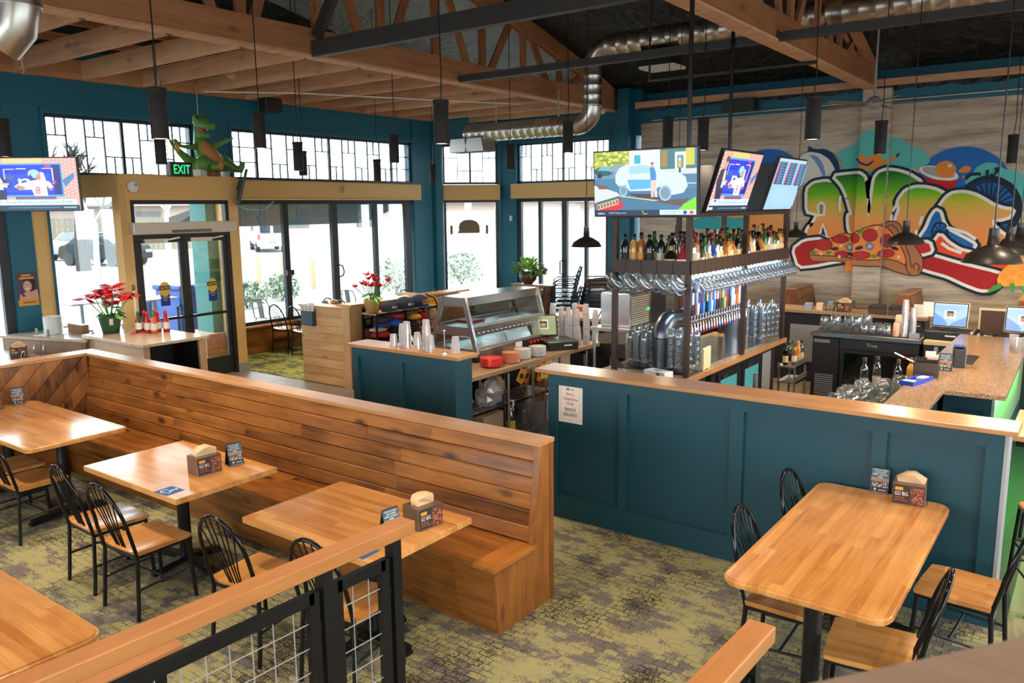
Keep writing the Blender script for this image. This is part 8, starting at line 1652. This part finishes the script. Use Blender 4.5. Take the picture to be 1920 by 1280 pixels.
solo('speaker', MB().bx(-.09, .09, -.07, .07, 0, .11), [WHITE], 'small white box left of the dinosaur on vestibule top', 'box', (-11.5, 7.40, 3.12), .2, bev=.006); solo('projector', MB().bx(-.09, .09, -.08, .08, 0, .09), [ALU], 'small silver box right of the dinosaur on vestibule top', 'box', (-11.5, 7.80, 3.12) if False else (-11.45, 7.78, 3.12), -.2, bev=.006)

# ================================================================== PENDANT LAMPS
LAMPGLOW = emi('lamp_glow', (1, .72, .42), 6)
CYL = {'shell': MB().lat0([(.070, -.40), (.070, -.035), (.076, -.035), (.076, 0), (.0, 0)], 24).mesh('shade', [BLKMATT]), 'glow': MB().cyl((0, 0, -.393), (0, 0, -.390), .068, n=20).mesh('bulb', [LAMPGLOW])}
SP = bpy.data.lights.new('pendant_spot', 'SPOT'); SP.energy = 150; SP.color = (1, .78, .52); SP.spot_size = 1.5; SP.spot_blend = .6; SP.shadow_soft_size = .06
def pendant(x, y, z, lab, light=True, s=1.0):
    t = thing('pendant_lamp', lab, 'lamp', (x, y, z), 0, 'black cylinder pendant lamps'); a = OB('shade', CYL['shell'], t, (0, 0, .40*s)); a.scale = (s,)*3; g = OB('bulb', CYL['glow'], t, (0, 0, .40*s)); g.scale = (s,)*3
    top = arch(y)-z
    part('cord', MB().tube([(0, 0, .40*s), (.012, 0, .62), (0, .004, 1.0), (0, 0, top)], .006, 6), [BLACK], t)
    if light: l = bpy.data.objects.new('pendant_spot', SP); COL.objects.link(l); l.location = (x, y, z-.01)
    return t
PL = [(-9.74, 3.93, 3.20, 'cylinder pendant lamp cut by left edge above the football television'), (-6.30, 3.72, 3.18, 'largest cylinder pendant lamp, left of the dinosaur'), (-10.0, 5.89, 3.20, 'cylinder pendant lamp half hidden behind the largest left one'), (-8.05, 5.99, 3.31, 'cylinder pendant lamp in front of second transom, right of dinosaur'), (-9.42, 7.64, 3.15, 'cylinder pendant lamp low over second transom, nearer of a close pair'), (-10.9, 8.93, 3.16, 'cylinder pendant lamp just behind the nearer one of a close pair'), (-5.17, 5.90, 3.20, 'large cylinder pendant lamp near centre before the duct end'), (-8.6, 8.75, 3.27, 'cylinder pendant lamp right end of second transom'), (-10.96, 10.69, 3.10, 'tiny cylinder pendant lamp left of the corner pier'), (-11.3, 12.6, 3.09, 'tiny cylinder pendant lamp on the teal corner pier'), (-7.85, 10.61, 3.20, 'cylinder pendant lamp between corner window and back transom'), (-5.9, 9.27, 3.31, 'cylinder pendant lamp left of the big television'), (-4.9, 10.2, 3.37, 'cylinder pendant lamp above the big television'), (-4.3, 9.98, 3.30, 'cylinder pendant lamp behind right edge of big television'), (-2.33, 7.94, 3.20, 'large cylinder pendant lamp before the mural, left of pilaster'), (-2.36, 10.85, 3.20, 'cylinder pendant lamp in front of the concrete pilaster'), (-1.21, 13.72, 3.15, 'cylinder pendant lamp near right edge over the wheel mural')]
for x, y, z, l in PL: pendant(x, y, z, l)
# out-of-view spots added to light tables and mural, one read from a hot spot
for i, (x, y) in enumerate(((-5.3, 2.5), (-3.4, 2.7), (-1.0, 4.3), (-7.6, 2.3), (-1.1, 2.2), (-4.2, .4), (-7, -1), (-2, -1.5), (-3.6, 4.6), (.4, 6.6), (.6, 11.2), (1.6, 11.8), (2.6, 11.0))):
    t = thing('added_fill_spot', 'black fill spotlight added out of view, %s of the unseen set' % ORD[i], 'lamp', (x, y, 4.75), 0, 'added fill spotlights outside the view'); OB('shade', CYL['shell'], t, (0, 0, .40)); OB('bulb', CYL['glow'], t, (0, 0, .40)); part('cord', MB().tube([(0, 0, .4), (0, 0, arch(y)-4.8)], .01, 6), [BLACK], t)
    l = bpy.data.objects.new('added_fill_spot_light', FILLSPOT); COL.objects.link(l); l.location = (x, y, 4.74)
    if i > 9: l.rotation_euler = (.55, 0, 0)
BARN = MB().lat0([(.030, .13), (.032, .125), (.036, .06), (.075, .045), (.15, .0), (.178, -.05), (.180, -.055), (.176, -.052), (.148, -.004), (.07, .04), (0, .05)], 28).mesh('shade', [mat('dark_bronze_enamel', (.045, .036, .030), .35, .3)])
def barn(x, y, z, lab):
    t = thing('barn_lamp', lab, 'lamp', (x, y, z+.055), 0, 'domed barn lamps'); OB('shade', BARN, t); part('socket', MB().cyl((0, 0, .12), (0, 0, .17), .032, n=14), [BLACK], t); part('cord', MB().tube([(0, 0, .17), (0, 0, arch(y)-z-.12)], .005, 6), [BLACK], t); part('bulb', MB().sph((0, 0, -.0), .032, 10, 8), [LAMPGLOW], t)
    l = bpy.data.objects.new('barn_lamp_light', BARNL); COL.objects.link(l); l.location = (x, y, z)
barn(-4.88, 8.07, 2.14, 'domed barn lamp before the back window, left of bar tower'); barn(-3.75, 12.2, 2.12, 'domed barn lamp at far post of bar tower'); barn(-1.57, 8.51, 2.21, 'domed barn lamp over pizza mural'); barn(-.60, 6.1, 2.21, 'largest domed barn lamp at right over granite bar'); barn(-.66, 7.9, 2.17, 'domed barn lamp behind the largest one at right edge'); barn(-.72, 9.6, 2.17, 'farthest domed barn lamp at right edge'); barn(-5.1, 11.0, 2.10, 'domed barn lamp seen through the bar tower bottles')

# ================================================================== ENTRY SIDE COUNTERS AND PLANTS
cs = thing('condiment_counter', 'granite-topped oak condiment counter by the entry doors', 'counter', (-10.35, 5.66, 0))
part('worktop', MB().bx(-.78, .78, -.47, .46, .915, .955), [GRANITEL], cs, bev=.004); part('front_board', MB().bx(-.74, .74, -.44, -.42, .0, .915), [LAMX], cs); part('back_board', MB().bx(-.74, .74, .40, .43, 0, .915), [LAMX], cs)
part('side_post', MB().bx(.70, .74, -.42, -.36, 0, .915), [LAMX], cs); part('side_post', MB().bx(.70, .74, .33, .40, 0, .915), [LAMX], cs); part('recess', MB().bx(.0, .02, -.42, .40, 0, .915).bx(-.7, .0, -.42, .40, .02, .04), [BLKMATT], cs); part('recess_floor', MB().bx(.02, .70, -.42, .40, .10, .14), [BLKMATT], cs); part('inner_panel', MB().bx(.02, .70, .39, .40, .14, .9), [BLKMATT], cs)
def poinsettia(loc, s, n, lab, pot, seed, flowers=False):
    rnd = random.Random(seed); t = thing('poinsettia', lab, 'plant', loc); t.scale = (s, s, s); h = .17
    part('pot', MB().lathe([(0, 0), (.075, 0), (.105, .16), (.108, .17), (.098, .17), (.09, .15), (0, .15)], 22), [pot], t)
    st = MB(); ends = []
    for i in range(12):
        a = i*2*PI/12+.3; r = .06+.14*((i*5) % 3)/2; e = Vector((math.cos(a)*r, math.sin(a)*r, .30+.09*rnd.random()+(.07 if r < .1 else 0))); st.tube([(0, 0, .12), (e.x*.5, e.y*.5, .22), tuple(e)], .005, 5); ends.append(e)
    part('stems', st, [LEAFG], t)
    lf = MB(); P = [(0, 0), (.025, .018), (.055, .030), (.085, .020), (.12, 0), (.085, -.020), (.055, -.030), (.025, -.018)]; lf.add([(x, y, .006-abs(y)*.5-(x-.04)**2*1.5) for x, y in P]+[(.055, 0, .014)], [(i, (i+1) % 8, 8) for i in range(8)], True)
    rmesh = lf.mesh('bract', [REDLEAF]); gmesh = lf.mesh('leaf', [LEAFG]); k = 0
    for e in ends:
        for j in range(n):
            o = OB('bract', rmesh, t, tuple(e), (rnd.uniform(-.3, .3), rnd.uniform(-.3, .5), j*2*PI/n+rnd.uniform(-.3, .3))); sc = rnd.uniform(.7, 1.15) if not flowers else rnd.uniform(.4, .7); o.scale = (sc,)*3
            if flowers: o.rotation_euler = (rnd.uniform(-.4, .4), -rnd.uniform(.4, 1.3), j*2*PI/n)
    for i in range(8): a = rnd.random()*2*PI; o = OB('leaf', gmesh, t, (math.cos(a)*.06, math.sin(a)*.06, .19+.06*rnd.random()), (0, rnd.uniform(0, .6), a)); o.scale = (rnd.uniform(.8, 1.2),)*3
    return t
p1 = poinsettia((-10.93, 5.50, .956), 1.4, 8, 'red poinsettia in green pot on condiment counter', mat('green_foil_pot', (.03, .085, .03), .4), 5)
part('plant_tag', MB().bx(.10, .104, -.06, -.025, .09, .15), [PAPER], p1)
poinsettia((-8.46, 8.05, 1.125), 1.15, 8, 'red flowering plant in gold pot on the hat shelf', mat('gold_foil_pot', (.62, .42, .14), .35, .4), 8, True)
PET = MB(); PET.add([(x, y, .012-abs(y)*.4-(x-.06)**2*2) for x, y in [(0, 0), (.03, .022), (.07, .032), (.13, 0), (.07, -.032), (.03, -.022)]]+[(.06, 0, .02)], [(i, (i+1) % 6, 6) for i in range(6)], True); PETm = PET.mesh('fallen_bract', [REDLEAF])
for i, (x, y, r) in enumerate(((-11.05, 5.30, 2.6), (-10.62, 5.58, .4), (-10.55, 5.66, 1.1), (-10.66, 5.68, 2.0))): tag(OB('fallen_bract', PETm, None, (x, y, .957), (0, 0, r)), ['fallen red bract left of the green pot', 'fallen red bract nearest right of the green pot', 'fallen red bract against the sauce bottles', 'fallen red bract behind others right of green pot'][i], 'leaf', 'fallen poinsettia bracts')
def sauce(x, y, body, cap, label, lab, kind='k'):
    t = thing('sauce_bottle', lab, 'bottle', (x, y, .956), random.random()*3, 'sauce bottles on condiment counter'); P = [(0, 0), (.028, 0), (.030, .02), (.029, .09), (.014, .125), (.013, .145)] if kind == 'k' else [(0, 0), (.03, 0), (.032, .01), (.032, .12), (.02, .14), (.012, .16)]
    P = [(r*1.5, z*1.75) for r, z in P]; top = P[-1][1]; part('bottle', MB().lathe(P, 14), [body], t); part('cap', MB().lathe([(.021, top-.02), (.022, top+.02), (.012, top+.04), (0, top+.042)], 12), [cap], t); part('label', MB().lat0([(P[2][0]+.001, .05), (P[3][0]+.0015, .14)], 14), [label], t)
KET = mat('ketchup_red', (.42, .012, .01), .15); SRI = mat('sriracha_red', (.65, .10, .04), .15); BRW = mat('brown_sauce', (.12, .04, .015), .12); RC = flat(205, 40, 35, .4); WL = flat(232, 222, 205); GC = flat(30, 140, 60, .4)
for a in ((-10.66, 5.84, BRW, RC, WL, 'sauce bottle with red cap behind the pale-labelled bottle'), (-10.60, 5.72, BRW, flat(60, 90, 40), WL, 'short sauce bottle with green neck at left front'), (-10.56, 5.93, BG['clear'], RC, WL, 'clear bottle with red cap at the rear left'), (-10.48, 5.78, KET, RC, WL, 'ketchup bottle at front middle of the bottle group'), (-10.43, 5.90, KET, RC, WL, 'ketchup bottle behind the front middle one'), (-10.44, 6.02, BG['clear'], RC, WL, 'clear bottle with red cap at the rear middle'), (-10.34, 5.97, KET, RC, WL, 'ketchup bottle at the rear right'), (-10.36, 5.80, SRI, GC, WL, 'orange-red chili sauce bottle with green cap')): sauce(*a)
cab = thing('oak_cabinet', 'oak cabinet with granite top and two curved handles at far left', 'cabinet', (-11.6, 5.1, 0))
PP = [(-.80, -.42), (.64, .06), (.42, .42), (-.86, .42)]
part('worktop', MB().prism([(x*1.02, y*1.02) for x, y in PP], .865, .90), [GRANITEL], cab); part('carcass', MB().prism([(x*.97, y*.97) for x, y in PP], 0, .865), [LAMB], cab)
fd = Vector((1.44, .48, 0)).normalized(); fn = Vector((fd.y, -fd.x, 0)); f0 = Vector((-.776, -.407, 0))
for k, (a, b_) in enumerate(((.04, .70), (.71, 1.42))):
    q = MB(); vs = [f0+fd*u+fn*d+Vector((0, 0, z)) for z in (.08, .85) for d in (0, .018) for u in (a, b_)]; q.add(vs, [(0, 2, 3, 1), (4, 5, 7, 6), (0, 1, 5, 4), (2, 6, 7, 3), (0, 4, 6, 2), (1, 3, 7, 5)]); dd = part('door', q, [LAMB], cab)
    u = b_-.08 if k == 0 else a+.08; part('handle', MB().tube([f0+fd*u+fn*d+Vector((0, 0, z)) for d, z in ((.018, .68), (.045, .69), (.055, .74), (.045, .79), (.018, .80))], .008, 8), [NICKEL], dd)
part('riser', MB().bx(-.36, .05, .30, .40, .90, 1.02), [LAMB], cab)
struct('trim_side_window_sill', MB().bx(-12.3, -11.3, 5.62, 6.0, .555, .60), [CREAM])
pile('dinner_plate', 19, PLTB, PORC, .0125, (-11.86, 5.16, .905), 'white dinner plate in the tall stack on oak cabinet', 'plate', 'tall stack of dinner plates')
solo('tray', MB().bx(-.19, .19, -.15, .15, 0, .005), [WHITE], 'thin white tray under the tall plate stack', 'tray', (-11.86, 5.14, .9), .3)
for i, (x, y) in enumerate(((-11.72, 5.02), (-12.0, 4.99))):
    t = thing('shaker', ['dark pepper shaker right of the plate stack', 'dark shaker left of the plate stack'][i], 'shaker', (x, y, .905), 0, 'shakers by the plates'); part('body', MB().lathe([(0, 0), (.022, 0), (.016, .06), (.018, .085), (0, .10)], 12), [GREYPL], t)
# hat shelf
hsf = thing('hat_shelf', 'black steel shelf of branded caps and folded shirts against bricks', 'shelf', (-8.44, 8.62, 0)); hsf['label'] = 'black steel shelf of caps and folded shirts against bricks'
part('shelf_board', MB().bx(-.15, .15, -.66, .66, 1.10, 1.12), [LAMY], hsf); part('shelf_board', MB().bx(-.15, .15, -.66, .66, .72, .74), [BLACK], hsf); part('shelf_board', MB().bx(-.15, .15, -.66, .66, .36, .38), [BLACK], hsf)
for x in (-.14, .14):
    for y in (-.65, -.05, .65): part('post', MB().bx(x-.012, x+.012, y-.012, y+.012, 0, 1.10), [BLACK], hsf)
part('rim', MB().bx(.145, .155, -.66, .66, 1.085, 1.12), [BLACK], hsf); part('arched_end', MB().tube([(.05, .66, .74), (.05, .78, .9), (.05, .78, 1.05), (.05, .70, 1.22), (.05, .5, 1.3)], .012, 6), [BLACK], hsf)
def cap(y, c, patch, lab, s=1.0):
    t = thing('baseball_cap', lab, 'cap', (-8.40, y, 1.121), 0, 'caps on the hat shelf'); t.scale = (s, s, s)
    part('crown', MB().lathe([(.09, 0), (.095, .03), (.088, .07), (.06, .105), (.02, .12), (0, .121)], 18), [c], t); q = MB(); n = 10; A = [(.088*math.cos(a), .088*math.sin(a)) for a in [-.95+1.9*i/n for i in range(n+1)]]; B = [(.045+.135*math.cos(a), .105*math.sin(a)) for a in [-.95+1.9*i/n for i in range(n+1)]]
    V = [(x, yy, .012-.9*yy*yy) for x, yy in A]+[(x, yy, .004-.9*yy*yy+.006) for x, yy in B]; V += [(a, b_, c_-.006) for a, b_, c_ in V]; m = n+1
    F = [(i, i+1, m+i+1, m+i) for i in range(n)]+[(2*m+i+1, 2*m+i, 3*m+i, 3*m+i+1) for i in range(n)]+[(m+i, m+i+1, 3*m+i+1, 3*m+i) for i in range(n)]; q.add(V, F, True); part('brim', q, [c], t)
    pr = Print(); pr.rect(-.05, -.02, .05, .025, patch); 
    for k in range(3): pr.rect(-.04+k*.014, -.010, -.03+k*.014, .014, flat(40, 40, 45) if patch is not GREYT else flat(225, 225, 225))
    pr.text('the', .022, -.008, .02, flat(40, 40, 45) if patch is not GREYT else flat(225, 225, 225), .04); pr.build('patch', t, (.094, 0, .05), (0, 1, 0), (-.12, 0, 1))
GREYT = flat(52, 54, 58)
cap(8.33, flat(48, 52, 60, .9), GREYT, 'small grey cap with white lettering, leftmost on shelf', 1.25); cap(8.65, flat(42, 52, 66, .9), GREYT, 'slate cap with white lettering in the middle of shelf', 1.5); cap(8.98, flat(34, 48, 84, .9), flat(214, 150, 50), 'navy cap with orange patch at right of shelf', 1.5)
solo('card_stack', MB().bx(-.08, .08, -.10, .10, 0, .08), [PAPER], 'pale box of cards left of the grey cap', 'box', (-8.42, 8.13, 1.121), .05) if False else None
def cloth(loc, s, c, lab, seed):
    r = random.Random(seed); b = MB(); b.sph((0, 0, s[2]/2), (s[0], s[1], s[2]/2), 14, 8); b.v = [(x*(1+r.uniform(-.12, .12)), y*(1+r.uniform(-.12, .12)), max(0, z*(1+r.uniform(-.08, .12)))) for x, y, z in b.v]; return solo('folded_shirt', b, [flat(*c, .9)], lab, 'shirt', loc, r.uniform(-.2, .2), 'shirts and caps in the shelf bays')
for a in (((-8.42, 8.16, .741), (.12, .16, .10), (196, 40, 44), 'red folded shirt at lower left of upper bay', 1), ((-8.42, 8.12, .835), (.12, .14, .07), (190, 170, 155), 'pale striped shirt on the red shirt', 2), ((-8.42, 8.2, .90), (.12, .15, .06), (40, 80, 170), 'blue shirt on the pale striped shirt', 3), ((-8.42, 8.18, .96), (.11, .14, .10), (60, 56, 50), 'dark brown cap bundle under shelf left', 4), ((-8.40, 8.44, .741), (.11, .12, .14), (34, 34, 36), 'black shirt bundle beside the red shirt', 5), ((-8.38, 8.42, .88), (.12, .11, .12), (44, 90, 190), 'bright blue bundle in left bay', 6), ((-8.40, 8.48, .99), (.11, .10, .09), (176, 44, 50), 'red cap bundle at top of left bay', 7), ((-8.40, 8.78, .741), (.12, .14, .20), (40, 38, 40), 'black bundle in the right bay', 8), ((-8.36, 8.80, .94), (.12, .12, .10), (222, 170, 50), 'yellow bundle at top of right bay', 9), ((-8.38, 9.0, .90), (.11, .09, .14), (170, 40, 50), 'red bundle in right bay', 10), ((-8.38, 9.18, .88), (.10, .09, .17), (160, 130, 110), 'tan bundle at right end of bay', 11), ((-8.36, 9.08, .79), (.10, .09, .09), (40, 70, 170), 'blue bundle low in the right bay', 12)): cloth(*a)
# hanging plant pot by the back window
pl = thing('pine_planter_wall', 'low oak-capped divider carrying the green plant', 'divider', (-9.0, 12.75, 0)); part('core', MB().bx(-.4, .5, 0, .14, 0, 1.09), [BENCHX], pl); part('top_cap', MB().bx(-.43, .53, -.03, .17, 1.09, 1.12), [OAKX], pl)
t = thing('potted_fern', 'bushy green plant in round brown pot by back window', 'plant', (-9.06, 12.80, 1.12)); part('pot', MB().lathe([(0, 0), (.08, 0), (.16, .08), (.18, .16), (.15, .24), (.14, .24), (.16, .16), (0, .12)], 22), [mat('brown_pot', (.07, .04, .03), .3)], t)
rnd = random.Random(4); b = MB()
for i in range(150):
    a = rnd.random()*2*PI; el_ = rnd.uniform(.1, 1.3); L = rnd.uniform(.18, .40); p = Vector((0, 0, .2)); q = p+Vector((math.cos(a)*math.cos(el_)*L, math.sin(a)*math.cos(el_)*L, math.sin(el_)*L-.04)); d = (q-p).normalized(); w = d.cross(Vector((0, 0, 1))).normalized(); n_ = w.cross(d)
    for k in range(2): m = q+w*rnd.uniform(-.05, .05)-Vector((0, 0, .03*k)); b.add([m-d*.05, m+w*.032+n_*.01, m+d*.06-Vector((0, 0, .03)), m-w*.032+n_*.01], [(0, 1, 2, 3)], True)
f = part('foliage', b, [mat('bright_leaf', (.34, .66, .08), .45, vary=.4, bs=12)], t)
# stacked black patio chairs
def stackchair(label, group):
    t = thing('stacked_chair', label, 'chair', (0, 0, 0), 0, group); b = MB()
    b.tube([(-.25, .22, 0), (-.25, .20, .62), (-.25, .12, .66), (-.25, -.20, .66), (-.22, -.24, .70), (-.2, -.30, .86), (0, -.33, .88), (.2, -.30, .86), (.22, -.24, .70), (.25, -.20, .66), (.25, .12, .66), (.25, .20, .62), (.25, .22, 0)], .012, 6); part('frame', b, [DKBLUE], t)
    for s in (-1, 1): part('leg', MB().tube([(s*.22, -.24, .68), (s*.22, -.20, .42), (s*.23, -.27, 0)], .012, 6), [DKBLUE], t)
    for i in range(5): part('seat_slat', MB().bx(-.22, .22, -.2+i*.085, -.13+i*.085, .425, .432), [DKBLUE], t)
    for i in range(2): part('back_slat', MB().bx(-.2, .2, -.29-.02*i, -.282-.02*i, .72+i*.08, .78+i*.08), [DKBLUE], t)
    return t
DKBLUE = mat('blue_black_steel', (.02, .045, .065), .35, .5)
first = None
for k, (x, y, n, rz, nm) in enumerate(((-8.75, 12.3, 4, 2.1, 'front low stack'), (-8.45, 12.9, 8, 2.2, 'tall left stack'), (-7.95, 13.3, 8, 2.3, 'tall right stack'), (-8.1, 12.5, 4, 2.2, 'front right stack'))):
    for i in range(n):
        lab = 'black slat-back patio chair, %s counting up the %s by the window' % (ORD[i], nm); loc = (x+.022*i*math.sin(rz), y-.022*i*math.cos(rz), i*.085)
        if first is None: first = stackchair(lab, 'black patio chairs stacked indoors'); first.location = loc; first.rotation_euler = (0, 0, rz); FT = get_tree(first)
        else: dup(first, loc, rz, lab, None, FT)
# small fittings
solo('sign_silhouette', MB().prism([(-.24, 0), (-.26, .03), (-.22, .06), (-.235, .14), (-.2, .24), (-.1, .30), (.05, .31), (.18, .27), (.25, .18), (.26, .04), (.24, .0)], -.012, .012, 'y'), [flat(120, 100, 78)], 'brown rounded sign hanging in the corner window', 'sign', tuple(A0+AD*.62-AN*(-.05)+Vector((0, 0, 2.02))), math.atan2(AD.y, AD.x))
for i, u in enumerate((.22, 1.05)): solo('hanging_bobbin', MB().cyl((0, 0, 0), (0, 0, .2), .028, n=10), [flat(110, 84, 60)], ['brown bobbin hanging left of the rounded window sign', 'brown bobbin hanging right of the rounded window sign'][i], 'ornament', tuple(A0+AD*u+AN*.04+Vector((0, 0, 2.0))))
solo('switch_box', MB().bx(-.02, .02, -.04, .04, -.06, .06), [WHITE], 'small white switch box on the teal pier by back window', 'switch', (-11.2, 15.16, 2.35), 0)
solo('junction_box', MB().bx(-.03, .03, -.09, .09, -.06, .06), [TAN], 'ochre junction box on the header over street windows', 'junction box', (FX+.25, 11.1, 2.98)); solo('cable', MB().tube([(FX+.24, 8.4, 2.77), (FX+.28, 8.7, 2.62), (FX+.26, 9.1, 2.60), (FX+.24, 9.35, 2.76)], .006, 6), [WHITE], 'white cable sagging below the header near vestibule', 'cable')
struct('trim_header_conduit', MB().tube([(FX+.24, 8.1, 2.80), (FX+.24, 13.2, 2.80)], .015, 8), [TAN])
